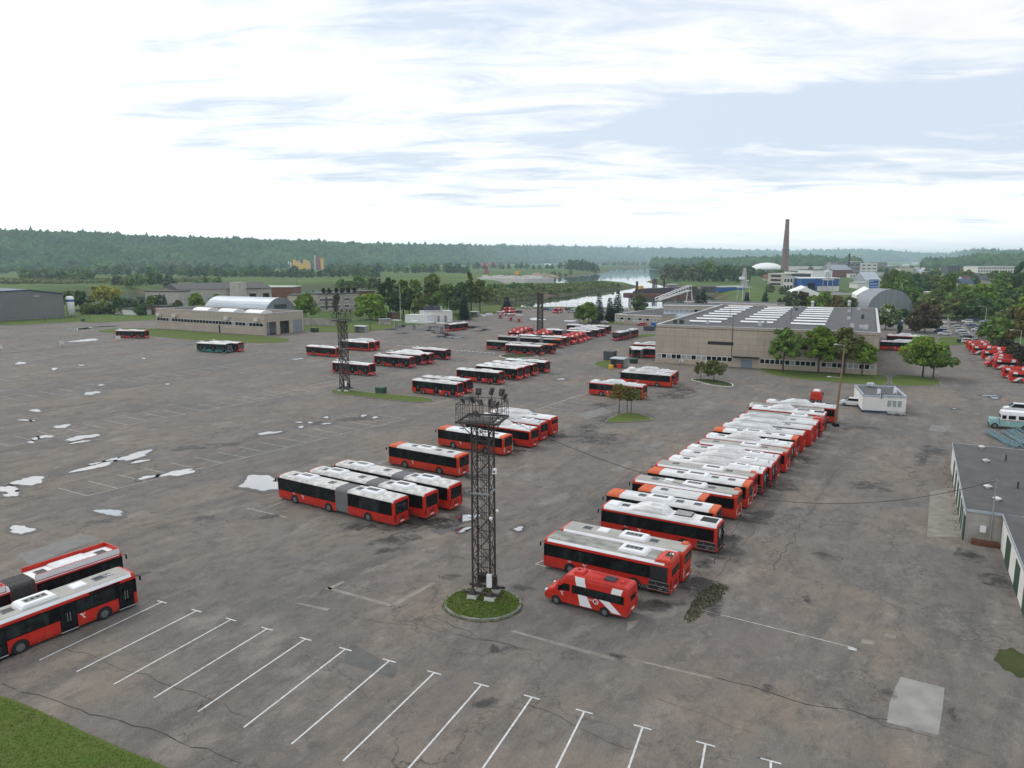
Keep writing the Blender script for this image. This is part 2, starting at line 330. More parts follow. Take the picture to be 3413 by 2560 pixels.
# skyline of the wooded ridges, photo pixels -> (ridge distance, skyline row)
SKX = np.array([-900, -300, 0, 231, 463, 772, 1080, 1312, 1543, 1706, 2006, 2237, 2469, 2623, 2855, 2960, 3086, 3160, 3290, 3413, 3800, 4400]); SKY = np.array([788, 785, 782, 784, 792, 798, 806, 818, 825, 830, 838, 843, 847, 851, 848, 853, 860, 862, 850, 852, 858, 866])
SKD = np.array([2700, 2750, 2800, 2850, 2900, 3000, 3300, 3900, 5000, 6500, 9000, 11000, 11500, 11500, 11500, 11500, 12000, 12000, 4600, 4200, 4200, 4200.])
def ridge(P):
    r = np.hypot(P[:, 0], P[:, 1]); az = np.arctan2(P[:, 0], np.maximum(P[:, 1], 1e-3))
    px = 1706.5 + np.tan(np.clip(az, -1.2, 1.2)) * FPX * 1.014
    e = (HORIZON - np.interp(px, SKX, SKY)) / FPX; d = np.interp(px, SKX, SKD)
    top = np.maximum(CAMZ + e * d - 25, 2); base = d * np.interp(px, [0, 1000, 1700, 2300, 3413], [.80, .80, .79, .80, .8])
    n = vnoise(P, 420, 3) * .62 + vnoise(P, 150, 5) * .38; g_ = np.abs(vnoise(P, 640, 8) - .5) * 2
    t = np.clip((r - base + (n - .5) * d * .11) / (d - base), 0, 1); t = t * t * (3 - 2 * t)
    z = top * t * (1 - (1 - g_) ** 2.2 * .62 * np.clip((.93 - t) * 4, 0, 1))
    # a nearer low dark ridge on the right, behind the town
    e2 = np.interp(px, [2100, 2250, 2500, 2700, 2780, 2900, 3000, 3160, 3260, 3330, 3500], [0, 2, 4, 10, 4, 0, 0, 2, 12, 13, 12]) / FPX
    d2 = np.interp(px, [2400, 3100, 3300], [2900, 2700, 2600]); b2 = d2 * .85
    t2 = np.clip((r - b2) / (d2 - b2), 0, 1); z2 = np.where(e2 > .0004, (CAMZ + e2 * d2 - 20) * t2, 0) * np.clip((d2 * 1.16 - r) / (d2 * .15), 0, 1)
    return np.maximum(z, np.maximum(z2, 0))
def terrain(P):
    z = ridge(P) * np.clip((np.hypot(P[:, 0], P[:, 1]) - 900) / 300, 0, 1)
    d = np.minimum(sdf(P, RP[0]), sdf(P, RP[1])); r = np.hypot(P[:, 0], P[:, 1])
    wob = (vnoise(P, 22, 9) - .5) * 10 * np.clip((r - 380) / 200, 0, 1); wd = np.interp(r, [400, 700, 1500], [14, 22, 40])
    bank = np.clip((d + wob * .5) / wd, -1, 1)
    z += np.where(bank < 1, (WZ - .2) * (1 - np.clip(bank, 0, 1)) ** 1.6 + np.where(bank < 0, bank * 3, 0), 0)
    # the spit between the two arms of the river and the far bank stand a little proud, with uneven ground
    z += np.where((r > 420) & (bank > .4), (vnoise(P, 60, 2) - .4) * 1.5 + (vnoise(P, 17, 4) - .5) * .8, 0) * np.clip((r - 420) / 200, 0, 1)
    return z
az = np.concatenate([np.linspace(-75, -42, 34), np.linspace(-41.5, 41.5, 560), np.linspace(42, 75, 34)]); az = np.radians(az)
rr = np.concatenate([[0.5, 100, 200, 330], np.geomspace(360, 13200, 330), [13600]])
A_, R_ = np.meshgrid(az, rr); PT = np.stack([(R_ * np.sin(A_)).ravel(), (R_ * np.cos(A_)).ravel()], 1)
TZ = terrain(PT); na, nr = len(az), len(rr)
vs = np.column_stack([PT, TZ]); i, j = np.meshgrid(np.arange(na - 1), np.arange(nr - 1)); q = (j * na + i).ravel(); fs = np.stack([q, q + 1, q + na + 1, q + na], 1)
vs = np.vstack([vs, [[-13000, 0, 0], [-13000, -600, 0], [13000, -600, 0], [13000, 0, 0]]])
def np_mesh(name, v, f, mats, mi=None, smooth=False):
    me = D.meshes.new(name); k = f.shape[1]; me.vertices.add(len(v)); me.vertices.foreach_set('co', np.ascontiguousarray(v, dtype=np.float32).ravel())
    me.loops.add(f.size); me.loops.foreach_set('vertex_index', np.ascontiguousarray(f, dtype=np.int32).ravel()); me.polygons.add(len(f))
    me.polygons.foreach_set('loop_start', np.arange(0, f.size, k, dtype=np.int32)); me.polygons.foreach_set('loop_total', np.full(len(f), k, dtype=np.int32))
    for m in mats: me.materials.append(m)
    if mi is not None: me.polygons.foreach_set('material_index', np.ascontiguousarray(mi, dtype=np.int32))
    if smooth: me.polygons.foreach_set('use_smooth', [True] * len(f))
    me.update(calc_edges=True); me.validate(); return me
def grass_mat(name, cols, s1=.012, s2=.15, bump=.4):
    m = D.materials.new(name); m.use_nodes = True; t = m.node_tree; nd, lk = nodes_of(t); b = t.nodes['Principled BSDF']; b.inputs['Roughness'].default_value = .95; b.inputs['Specular IOR Level'].default_value = .15
    g = nd('ShaderNodeNewGeometry'); P = g.outputs['Position']
    def nz(s, det=6, st=None):
        mp = nd('ShaderNodeMapping'); lk(P, mp.inputs[0]); mp.inputs['Scale'].default_value = st or (1, 1, 1); n = nd('ShaderNodeTexNoise', i_Scale=s, i_Detail=det, i_Roughness=.65); lk(mp.outputs[0], n.inputs['Vector']); return n.outputs[0]
    c = mix_c(nd, lk, ramp(nd, lk, nz(s1), [(.4, 0), (.6, 1)]), cols[0], cols[1]); c = mix_c(nd, lk, ramp(nd, lk, nz(s2), [(.42, 0), (.68, .8)]), c, cols[2])
    c = mix_c(nd, lk, ramp(nd, lk, nz(s2 * 9), [(.35, .55), (.7, 0)]), c, tuple(x * .72 for x in cols[0])); lk(c, b.inputs['Base Color'])
    bp = nd('ShaderNodeBump', i_Strength=bump, i_Distance=.1); lk(nz(s2 * 14, 3), bp.inputs['Height']); lk(bp.outputs[0], b.inputs['Normal']); return m
M['lawn'] = grass_mat('mown_grass', [(.080, .128, .022), (.105, .145, .028), (.135, .135, .050)], .12, .55)
M['lawn2'] = grass_mat('short_dull_grass', [(.05, .07, .022), (.075, .085, .03), (.04, .05, .02)], .2, 1.2)
gm = D.materials.new('meadow_and_bank'); gm.use_nodes = True; t = gm.node_tree; nd, lk = nodes_of(t); b = t.nodes['Principled BSDF']; b.inputs['Roughness'].default_value = 1; b.inputs['Specular IOR Level'].default_value = .1
ge = nd('ShaderNodeNewGeometry'); P = ge.outputs['Position']; sx = nd('ShaderNodeSeparateXYZ'); lk(P, sx.inputs[0])
def nz(s, det=6, ro=.6):
    n = nd('ShaderNodeTexNoise', i_Scale=s, i_Detail=det, i_Roughness=ro); lk(P, n.inputs['Vector']); return n.outputs[0]
c = mix_c(nd, lk, ramp(nd, lk, nz(.004), [(.42, 0), (.58, 1)]), (.100, .150, .036), (.070, .108, .030)); c = mix_c(nd, lk, ramp(nd, lk, nz(.03), [(.45, 0), (.7, .8)]), c, (.060, .092, .030))
c = mix_c(nd, lk, ramp(nd, lk, nz(.011, 8), [(.62, 0), (.7, .6)]), c, (.16, .18, .07))
brn = mix_c(nd, lk, ramp(nd, lk, nz(.02, 5), [(.5, 0), (.6, 1)]), (.075, .085, .035), (.17, .115, .075))
up = math_n(nd, lk, 'ADD', sx.outputs[2], math_n(nd, lk, 'MULTIPLY', nz(.08), 3.0))
c = mix_c(nd, lk, ramp(nd, lk, math_n(nd, lk, 'MULTIPLY_ADD', up, .1, .5), [(.20, 1), (.34, .9), (.5, 0)]), c, brn)       # bare earth low on the banks
c = mix_c(nd, lk, ramp(nd, lk, math_n(nd, lk, 'MULTIPLY', sx.outputs[2], .05), [(.12, 0), (.3, 1)]), c, (.022, .040, .014))               # forest floor on the slopes
lk(c, b.inputs['Base Color']); M['meadow'] = gm
extra = np.array([[0, na * nr, na * nr + 1, 0]])
me = np_mesh('ground', vs, np.vstack([fs]), [M['meadow']], smooth=True); link('ground', me, kind='structure')
mb = MB(); mb.poly([(-9000, -600, -.02), (9000, -600, -.02), (9000, 1.5, -.02), (-9000, 1.5, -.02)]); mb.build('ground', M['meadow'], kind='structure')
wm = D.materials.new('river_water'); wm.use_nodes = True; t = wm.node_tree; nd, lk = nodes_of(t); b = t.nodes['Principled BSDF']
b.inputs['Base Color'].default_value = (.05, .06, .055, 1); b.inputs['Roughness'].default_value = .03; b.inputs['IOR'].default_value = 2.0; b.inputs['Specular IOR Level'].default_value = .9
g = nd('ShaderNodeNewGeometry'); M['water'] = wm
mb = MB(); mb.poly([(-1800, 380, WZ), (2500, 380, WZ), (2500, 4300, WZ), (-1800, 4300, WZ)]); mb.build('river', wm, kind='structure')

# ---------------------------------------------------------------- asphalt yard
am = D.materials.new('old_asphalt'); am.use_nodes = True; t = am.node_tree; nd, lk = nodes_of(t); b = t.nodes['Principled BSDF']; b.inputs['Specular IOR Level'].default_value = .3
g = nd('ShaderNodeNewGeometry'); mp = nd('ShaderNodeMapping'); mp.inputs['Rotation'].default_value = (0, 0, R(32)); lk(g.outputs['Position'], mp.inputs[0]); P = mp.outputs[0]     # y now runs along the bus rows
def an(s, det=6, ro=.6, st=None, dist=0.0, seed=0):
    m2 = nd('ShaderNodeMapping'); m2.inputs['Scale'].default_value = st or (1, 1, 1); m2.inputs['Location'].default_value = (seed, seed * 1.7, seed); lk(P, m2.inputs[0])
    n = nd('ShaderNodeTexNoise', i_Scale=s, i_Detail=det, i_Roughness=ro, i_Distortion=dist); lk(m2.outputs[0], n.inputs['Vector']); return n.outputs[0]
c = mix_c(nd, lk, ramp(nd, lk, an(.05, 7, .65), [(.42, 0), (.58, 1)]), (.222, .182, .146), (.156, .148, .137))
c = mix_c(nd, lk, ramp(nd, lk, an(.11, 6, .6, (1, .35, 1), seed=3), [(.45, 0), (.66, .55)]), c, (.182, .152, .136))
c = mix_c(nd, lk, ramp(nd, lk, an(.22, 8, .7, (1, .16, 1), .4, 5), [(.5, 0), (.66, .62)]), c, (.092, .089, .086))        # tyre-polished dark streaks
c = mix_c(nd, lk, ramp(nd, lk, an(.35, 7, .7, (1, .5, 1), .2, 8), [(.53, 0), (.68, .6)]), c, (.315, .275, .235))         # dusty pale smears
c = mix_c(nd, lk, ramp(nd, lk, an(.09, 7, .7, None, .6, 13), [(.62, 0), (.74, .6)]), c, (.075, .072, .067))             # damp patches
c = mix_c(nd, lk, ramp(nd, lk, an(.75, 9, .76, (1, .6, 1), .3, 41), [(.47, 0), (.64, .6)]), c, (.082, .076, .068)); c = mix_c(nd, lk, ramp(nd, lk, an(1.3, 8, .74, None, .2, 47), [(.56, 0), (.70, .45)]), c, (.30, .265, .225))
c = mix_c(nd, lk, ramp(nd, lk, an(26, 3, .7), [(.32, .6), (.58, 0)]), c, (.05, .047, .044)); c = mix_c(nd, lk, ramp(nd, lk, an(19, 2, .6, seed=2), [(.58, 0), (.7, .5)]), c, (.30, .275, .245))
def crack(s, wid, amt, seed, st=None):
    m2 = nd('ShaderNodeMapping'); m2.inputs['Scale'].default_value = st or (1, 1, 1); m2.inputs['Location'].default_value = (seed, seed, 0)
    n = nd('ShaderNodeTexNoise', i_Scale=s * 2.2, i_Detail=6, i_Roughness=.65); lk(P, n.inputs['Vector']); dv = nd('ShaderNodeVectorMath', operation='MULTIPLY_ADD'); lk(n.outputs['Color'], dv.inputs[0]); dv.inputs[1].default_value = (.8 / s,) * 3; lk(P, dv.inputs[2]); lk(dv.outputs[0], m2.inputs[0])
    v = nd('ShaderNodeTexVoronoi', feature='DISTANCE_TO_EDGE', i_Scale=s); lk(m2.outputs[0], v.inputs['Vector'])
    return math_n(nd, lk, 'MULTIPLY', ramp(nd, lk, v.outputs['Distance'], [(0, 1), (wid, 0)]), amt)
big = math_n(nd, lk, 'MULTIPLY', crack(.085, .009, .75, 1.3), ramp(nd, lk, an(.06, 4, .6, seed=21), [(.42, .25), (.6, 1)]))
fine = math_n(nd, lk, 'MULTIPLY', crack(.9, .045, .55, 7.1), ramp(nd, lk, an(.08, 5, .6, seed=31), [(.56, 0), (.68, 1)]))
c = mix_c(nd, lk, math_n(nd, lk, 'MAXIMUM', big, fine), c, (.028, .028, .024))
lk(c, b.inputs['Base Color']); lk(ramp(nd, lk, an(.09, 7, .7, None, .6, 13), [(.55, .92), (.74, .6)]), b.inputs['Roughness'])
bp = nd('ShaderNodeBump', i_Strength=.25, i_Distance=.03); lk(an(14, 4, .7), bp.inputs['Height']); lk(bp.outputs[0], b.inputs['Normal']); M['asphalt'] = am
YARD = [G(*p) for p in [(-900, 1125), (-300, 1100), (0, 1083), (250, 1074), (420, 1066), (560, 1062), (700, 1066), (1012, 1104), (1179, 1111), (1313, 1095), (1507, 1068), (1597, 1059), (1661, 1041), (1745, 1026), (1950, 1027), (2200, 1035), (2700, 1050), (2990, 1066), (3225, 1066), (3330, 1100), (3420, 1160), (3800, 1230)]] + [Vector((150, 120, 0)), Vector((120, 20, 0)), Vector((60, -20, 0)), Vector((-70, -20, 0)), Vector((-150, 60, 0))]
mb = MB(); mb.poly([(p.x, p.y, .02) for p in YARD]); mb.build('yard_asphalt', M['asphalt'], kind='structure')
Y0 = .024
def sheet(mb, px, z=Y0, k=0): mb.poly([tuple(G(x, y).xy) + (z,) for x, y in px], k)
def line(mb, a, b, wd=.12, z=Y0 + .008, k=0):
    a, b = Vector(a[:2]), Vector(b[:2]); d = (b - a).normalized(); n = Vector((-d.y, d.x)) * wd / 2
    mb.poly([(*(a - n), z), (*(b - n), z), (*(b + n), z), (*(a + n), z)], k)
S2 = 3413 / 2212
def Dp(x, y): return G(x * S2, y * S2)
# long T bays in front
mb = MB(); TB = [((350, 1301), (85, 1427)), ((425, 1320), (165, 1452)), ((499, 1339), (246, 1479)), ((577, 1359), (333, 1508)), ((660, 1381), (428, 1538)), ((746, 1403), (527, 1572)), ((841, 1428), (630, 1608)), ((938, 1454), (741, 1645)), ((1040, 1480), (870, 1675)), ((1149, 1507), (1014, 1702)), ((1262, 1538), (1166, 1732)), ((1388, 1572), (1322, 1764)), ((1524, 1608), (1490, 1800)), ((1665, 1645), (1664, 1836))]
for a, e in TB:
    a, e = Dp(*a), Dp(*e); line(mb, a, e, .125)
    d = Vector((math.cos(R(-25.5)), math.sin(R(-25.5)), 0)) * .55; line(mb, a - d, a + d, .125, Y0 + .012)
mb.build('parking_marking', M['mark'], kind='structure')
mb = MB()
def bays(p0, p1, n, tick, start=0, wd=.1, base=True):
    a, b_, t_ = Dp(*p0), Dp(*p1), Dp(*tick); s = b_ - a; tv = t_ - a
    if base: line(mb, a + s * start, a + s * (n - 1), wd)
    for i in range(start, n): line(mb, a + s * i, a + s * i + tv, wd, Y0 + .012)
cD = lambda x, y: (x * .254, 810 + y * .254)
bays(cD(740, 1030), cD(1000, 967), 16, cD(495, 963))
bays(cD(80, 607), cD(300, 567), 17, cD(-100, 555), wd=.1)
bays(cD(10, 185), cD(175, 162), 17, cD(145, 213), wd=.1)
c1D = lambda x, y: (x * .4069 / S2, (760 + y * .4069) / S2)
bays(c1D(0, 1238), c1D(125, 1215), 14, c1D(90, 1256), wd=.09)
bays(c1D(-20, 1072), c1D(97, 1057), 13, c1D(160, 1098), base=False, wd=.09); bays(c1D(80, 998), c1D(190, 988), 7, c1D(-20, 980), base=False, wd=.09); bays(c1D(-60, 900), c1D(60, 882), 5, c1D(40, 925), base=False, wd=.09)
S_D = lambda x, y: (x / S2, y / S2)
bays(S_D(850, 1332), S_D(930, 1312.5), 9, S_D(803, 1320)); line(mb, G(986, 1303.5), G(1400, 1228), .1)
a, e = G(1440, 1347), G(1867, 1238); line(mb, a, e, .12)
for f in (.32, .40, .47): p = a.lerp(e, f); q = p + (G(1448, 1297) - G(1502, 1303)); line(mb, p, q, .1)
a, e = G(1782, 1367.5), G(1959, 1309); line(mb, a, e, .14)
for k in range(6): p = a.lerp(e, .0 + k * .17); line(mb, p, p + (G(1922, 1364) - G(1827, 1352)), .1)
line(mb, G(2334, 2033), G(2845, 2160), .09)
for a, e in (((1786, 1880), (1812, 1869)), ((1786, 1881), (1880, 1905)), ((895, 1690), (1000, 1655)), ((925, 1661), (1040, 1689)), ((825, 1695), (956, 1725)), ((1258, 1547), (1301, 1531)), ((1262, 1549), (1388, 1570)), ((3260, 1282), (3413, 1279)), ((3277, 1294), (3413, 1291)), ((3265, 1270), (3400, 1266))): line(mb, G(*a), G(*e), .11)
# zebra dashes of the crossing
p, q = G(1325, 1152), G(1655, 1178)
for k in range(26):
    f = k / 26; a = p.lerp(q, f); e = p.lerp(q, f + .02); line(mb, a, e, 1.1, Y0 + .009)
for k in range(5): a = G(1748 + k * 14, 1191 + k * .6); line(mb, a, a + Vector((.7, -.3, 0)), .6)
mb.build('parking_marking', M['mark2'], kind='structure')
# repair patches, concrete strips
M['patch1'] = mk('newer_asphalt_patch', (.205, .198, .186), .9, var=.25, scale=.8, detail=9); M['patch2'] = mk('dark_asphalt_patch', (.125, .121, .114), .9, var=.35, scale=.7, detail=9); M['patch3'] = mk('concrete_strip', (.28, .25, .215), .95, var=.35, scale=.9, detail=9); M['patch4'] = mk('worn_concrete_slab', (.30, .29, .27), .95, var=.3, scale=.6, detail=9)
mb = MB()
for k, px in [(3, [(3003, 2257), (3148, 2294), (3142, 2360), (3127, 2452), (2955, 2408), (2965, 2345), (2985, 2290)]), (0, [(270, 1780), (335, 1795), (100, 1885), (60, 1850)]), (0, [(2093, 1537), (2108, 1538), (2072, 1572), (2033, 1570)]), (0, [(2190, 1472), (2222, 1474), (2190, 1490), (2160, 1487)]), (1, [(1168, 2140), (1330, 2235), (1310, 2262), (1145, 2210)]),
              (2, [(1083, 1962), (1094, 1957), (1260, 2002), (1310, 2016), (1300, 2022), (1230, 2003)]), (2, [(1090, 1960), (1143, 1936), (1150, 1940), (1100, 1967)]), (2, [(1300, 2015), (1445, 1940), (1452, 1945), (1320, 2020)]), (2, [(980, 2010), (1004, 2011), (1100, 2030), (1088, 2037)]),
              (2, [(1700, 2105), (1712, 2102), (2010, 2182), (2000, 2191)]), (2, [(2100, 2200), (2110, 2196), (2310, 2243), (2380, 2260), (2370, 2264)]), (2, [(2010, 2182), (2060, 2196), (2052, 2203), (2000, 2191)]), (2, [(2873, 2130), (2915, 2138), (2910, 2151), (2868, 2143)]), (4, [(2826, 2156), (2856, 2163), (2855, 2171), (2825, 2164)]), (2, [(2950, 2112), (2988, 2119), (2984, 2130), (2944, 2122)]),
              (2, [(3100, 1638), (3178, 1625), (3215, 1795), (3188, 1790), (3090, 1789)]), (0, [(3105, 1418), (3172, 1420), (3150, 1440), (3093, 1436)]), (2, [(2092, 2075), (2130, 2068), (2118, 2085), (2090, 2105)]), (0, [(2640, 1420), (2770, 1440), (2740, 1475), (2600, 1450)]), (1, [(1430, 1770), (1500, 1745), (1540, 1755), (1470, 1785)]), (0, [(1930, 1380), (2010, 1360), (2040, 1375), (1955, 1398)])]:
    sheet(mb, px, Y0 + .004 * (k != 2), k)
mb.build('asphalt_patch', [M['patch1'], M['patch2'], M['patch3'], M['patch4'], M['mark2']], kind='structure')
# cracks that run through the photograph
def ribbon(mb, px, wd, jit, seed, z=Y0 + .006):
    r = random.Random(seed); pts = [G(*p) for p in px]; out = []
    for a, e in zip(pts, pts[1:]):
        n = max(2, int((e - a).length / 1.0))
        for k in range(n): out.append(a.lerp(e, k / n) + Vector((r.gauss(0, jit), r.gauss(0, jit), 0)))
    out.append(pts[-1])
    for a, e in zip(out, out[1:]):
        d = (e - a); d = Vector((-d.y, d.x, 0)).normalized() * wd * r.uniform(.35, 1.2) / 2; d2 = d * r.uniform(.5, 1.1)
        mb.poly([(*(a - d).xy, z), (*(e - d2).xy, z), (*(e + d2).xy, z), (*(a + d).xy, z)])
mb = MB()
for k, (px, wd) in enumerate([([(2574, 1900), (2690, 1722), (2804, 1542)], .12), ([(2270, 2075), (2420, 1880), (2520, 1760)], .1), ([(2370, 1880), (2560, 1610)], .14), ([(0, 2285), (190, 2340), (400, 2400), (600, 2460), (800, 2545)], .12), ([(2390, 2262), (2500, 2290), (2700, 2350), (2960, 2400)], .16), ([(190, 2140), (380, 2220), (640, 2310), (820, 2390)], .09), ([(0, 1690), (200, 1650), (420, 1600), (640, 1560)], .1), ([(400, 1770), (560, 1730), (740, 1690)], .08), ([(1130, 1760), (1160, 1745), (1290, 1700)], .08), ([(980, 2040), (1090, 1960), (1200, 1910), (1300, 1870)], .07), ([(1190, 2060), (1400, 2090), (1600, 2130), (1780, 2170)], .07), ([(1450, 2060), (1640, 2140), (1740, 2170)], .1), ([(2200, 2330), (2380, 2400), (2500, 2440)], .06), ([(2900, 2400), (3100, 2460), (3300, 2520)], .07), ([(2600, 2110), (2660, 2135), (2680, 2170)], .05), ([(1700, 2330), (1850, 2380), (1950, 2440), (2100, 2500)], .06), ([(1420, 1740), (1560, 1705), (1740, 1640), (1850, 1600)], .07), ([(1000, 1560), (1080, 1520), (1180, 1480)], .06), ([(2420, 1700), (2500, 1650), (2600, 1560)], .07), ([(470, 1820), (560, 1790), (640, 1760)], .07), ([(2050, 1480), (2200, 1410), (2330, 1350)], .08), ([(1950, 1660), (2100, 1560), (2180, 1500)], .06), ([(800, 1850), (900, 1810), (980, 1790)], .05)]): ribbon(mb, px, wd * .62, .14, k)
mb.build('pavement_crack', mk('crack_filled_with_dirt', (.05, .048, .038), .95, var=.4, scale=1.5), kind='structure')
# stains: soft-edged discs of oil and damp
sm = D.materials.new('oil_and_damp_stain'); sm.use_nodes = True; t = sm.node_tree; nd, lk = nodes_of(t); b = t.nodes['Principled BSDF']; b.inputs['Base Color'].default_value = (.034, .033, .03, 1); b.inputs['Roughness'].default_value = .55
tc = nd('ShaderNodeTexCoord'); ln = nd('ShaderNodeVectorMath', operation='LENGTH'); lk(tc.outputs['Object'], ln.inputs[0]); g = nd('ShaderNodeNewGeometry')
n = nd('ShaderNodeTexNoise', i_Scale=.55, i_Detail=9, i_Roughness=.7, i_Distortion=.6); lk(g.outputs['Position'], n.inputs['Vector'])
f = ramp(nd, lk, math_n(nd, lk, 'ADD', math_n(nd, lk, 'MULTIPLY', ln.outputs['Value'], .8), math_n(nd, lk, 'MULTIPLY_ADD', n.outputs[0], 3.6, -1.75)), [(.05, .72), (.75, 0)])
tr = nd('ShaderNodeBsdfTransparent'); mx = nd('ShaderNodeMixShader'); lk(f, mx.inputs[0]); lk(tr.outputs[0], mx.inputs[1]); lk(b.outputs[0], mx.inputs[2]); lk(mx.outputs[0], t.nodes['Material Output'].inputs[0])
dm = MB(); dm.disc((0, 0, 0), 1, (0, 0, 1), 20); dme = dm.mesh('oil_stain', sm)
for k, (x, y, rx, ry) in enumerate([(1660, 2165, 70, 18), (1620, 2345, 50, 24), (1190, 1755, 70, 16), (1290, 1835, 80, 14), (1440, 1740, 95, 26), (1500, 1700, 60, 18), (2060, 2190, 60, 14), (2330, 1960, 70, 50), (2230, 2010, 60, 24), (2180, 1960, 90, 30), (2420, 1800, 60, 26), (3110, 1505, 60, 20), (3075, 1535, 30, 26), (2030, 1400, 60, 14), (1950, 1425, 50, 14), (2010, 1350, 55, 8), (640, 1492, 90, 10), (760, 1480, 70, 8), (1200, 1395, 90, 9), (1080, 1410, 80, 8), (700, 1725, 60, 10), (2540, 1640, 40, 22), (2600, 1560, 50, 18), (2690, 2000, 22, 14), (2560, 2300, 30, 20), (2960, 2310, 30, 25), (3180, 2390, 30, 40), (1560, 1330, 60, 8), (1360, 1330, 60, 6), (2810, 1430, 40, 6), (2870, 1425, 60, 8), (1500, 1920, 40, 16), (1740, 1960, 50, 14), (30, 2190, 80, 20), (900, 1720, 60, 10), (2280, 1300, 60, 14), (2350, 1880, 40, 20), (1260, 1665, 60, 12), (1580, 1590, 70, 12), (1700, 1500, 70, 12), (1840, 1460, 60, 12), (3320, 1930, 60, 30), (430, 1925, 80, 10), (330, 1740, 50, 10), (2150, 2010, 130, 30), (2300, 1935, 100, 40), (2430, 1840, 80, 36), (2520, 1720, 70, 32), (2610, 1620, 60, 26), (2690, 1530, 50, 20), (1400, 1745, 170, 30), (1560, 1645, 90, 22), (1690, 1505, 100, 18), (1820, 1445, 80, 16), (2380, 2010, 30, 60), (1300, 1800, 110, 22), (2240, 1320, 80, 14), (2080, 1310, 60, 10), (1980, 1460, 120, 26), (1440, 1600, 100, 14), (2750, 1850, 60, 20), (3240, 1850, 60, 26), (2900, 1620, 80, 20)]):
    p = G(x, y); a = (G(x + rx, y) - G(x - rx, y)).length / 2; e = (G(x, y - ry) - G(x, y + ry)).length / 2; o = link('oil_stain', dme, kind='structure'); o.location = (p.x, p.y, Y0 + .016 + .0007 * (k % 9)); o.scale = (a, e, 1); o.rotation_euler[2] = -math.atan2(p.x, p.y)
# puddles left by the rain
pm = D.materials.new('puddle_water'); pm.use_nodes = True; b = pm.node_tree.nodes['Principled BSDF']; b.inputs['Base Color'].default_value = (.05, .05, .05, 1); b.inputs['Roughness'].default_value = .02; b.inputs['IOR'].default_value = 3.2; b.inputs['Specular IOR Level'].default_value = 1.0
wetm = mk('wet_asphalt', (.060, .055, .050), .6, var=.3, scale=1.5, spec=.5)
PUD = [(118, 1369, 20, 3.5, 0), (79, 1401, 16, 2.5, 0), (111, 1403, 5, 1.5, 0), (207, 1422, 22, 6, -8), (153, 1456, 20, 5, -3), (117, 1463, 11, 3.5, 0), (103, 1475, 13, 2.5, 0), (274, 1459, 48, 7, -8), (266, 1474, 28, 3, -8), (306, 1311, 25, 5, -4), (337, 1284, 10, 2, 0), (558, 1281, 7, 1.5, 0), (450, 1520, 50, 10, -12), (313, 1557, 58, 7, -13), (376, 1532, 18, 4, -14), (466, 1539, 30, 3.2, -12), (317, 1546, 20, 2.5, -10), (98, 1605, 50, 13, -2), (23, 1632, 32, 12, 0), (39, 1649, 30, 6, -6), (596, 1577, 58, 8, -11), (368, 1709, 38, 11, 3), (70, 1767, 38, 13, -6), (872, 1612, 70, 24, -4), (1087, 1392, 10, 2.5, 0), (997, 1408, 10, 2, 0), (1034, 1409, 9, 2, 0), (1003, 1424, 10, 3, 0), (1087, 1413, 14, 2, -6), (1212, 1386, 10, 3, 0), (1250, 1392, 9, 3, 0), (897, 1444, 38, 4, -8), (1555, 1728, 34, 12, -14), (1536, 1769, 18, 6, 4), (1559, 1762, 12, 4, 0), (1729, 1764, 14, 7, 0), (1870, 1264, 11, 3, 0), (69, 1211, 20, 3, -2), (181, 1230, 10, 3, 0), (271, 1218, 8, 1.5, 0), (285, 1135, 42, 3.5, -3), (256, 1098, 26, 3, -2), (346, 1089, 60, 1.6, -3), (479, 1195, 6, 1.5, 0), (991, 1197, 18, 2, -3), (3299, 1320, 24, 2, 3), (3315, 1327, 14, 2, 3), (3180, 1363, 5, 1.5, 0), (490, 1592, 30, 4, -8), (640, 1150, 16, 1.5, 0), (1790, 1064, 26, 4, 6), (1900, 1070, 18, 2.5, 0)]
rq = random.Random(4)
for k in range(22): PUD.append((rq.uniform(1290, 1900), rq.uniform(1086, 1128), rq.uniform(8, 24), rq.uniform(.8, 1.8), rq.uniform(-4, 4)))
def blob(x, y, rx, ry, rot, seed, grow=1.0):
    r = random.Random(seed); ph = [r.uniform(0, 6.3) for _ in range(4)]; pts = []; n = 34; c, s = math.cos(R(rot)), math.sin(R(rot))
    for i in range(n):
        t = 2 * PI * i / n; q = 1 + .20 * math.sin(2 * t + ph[0]) + .16 * math.sin(3 * t + ph[1]) + .11 * math.sin(5 * t + ph[2]) + .07 * math.sin(9 * t + ph[3]); q = q * grow
        u, v = rx * q * math.cos(t), ry * q * math.sin(t); pts.append((x + u * c - v * s, y + u * s + v * c))
    return pts
wmb = MB()
for k, (x, y, rx, ry, rot) in enumerate(PUD):
    sheet(wmb, blob(x, y, rx * 1.12 + 8, ry * 1.2 + 2.2, rot, k, 1.08), Y0 + .026)
    mb = MB(); sheet(mb, blob(x, y, rx, ry, rot, k), Y0 + .030 + .0007 * (k % 12)); mb.build('puddle', pm, kind='structure')
wmb.build('wet_asphalt', wetm, kind='structure')
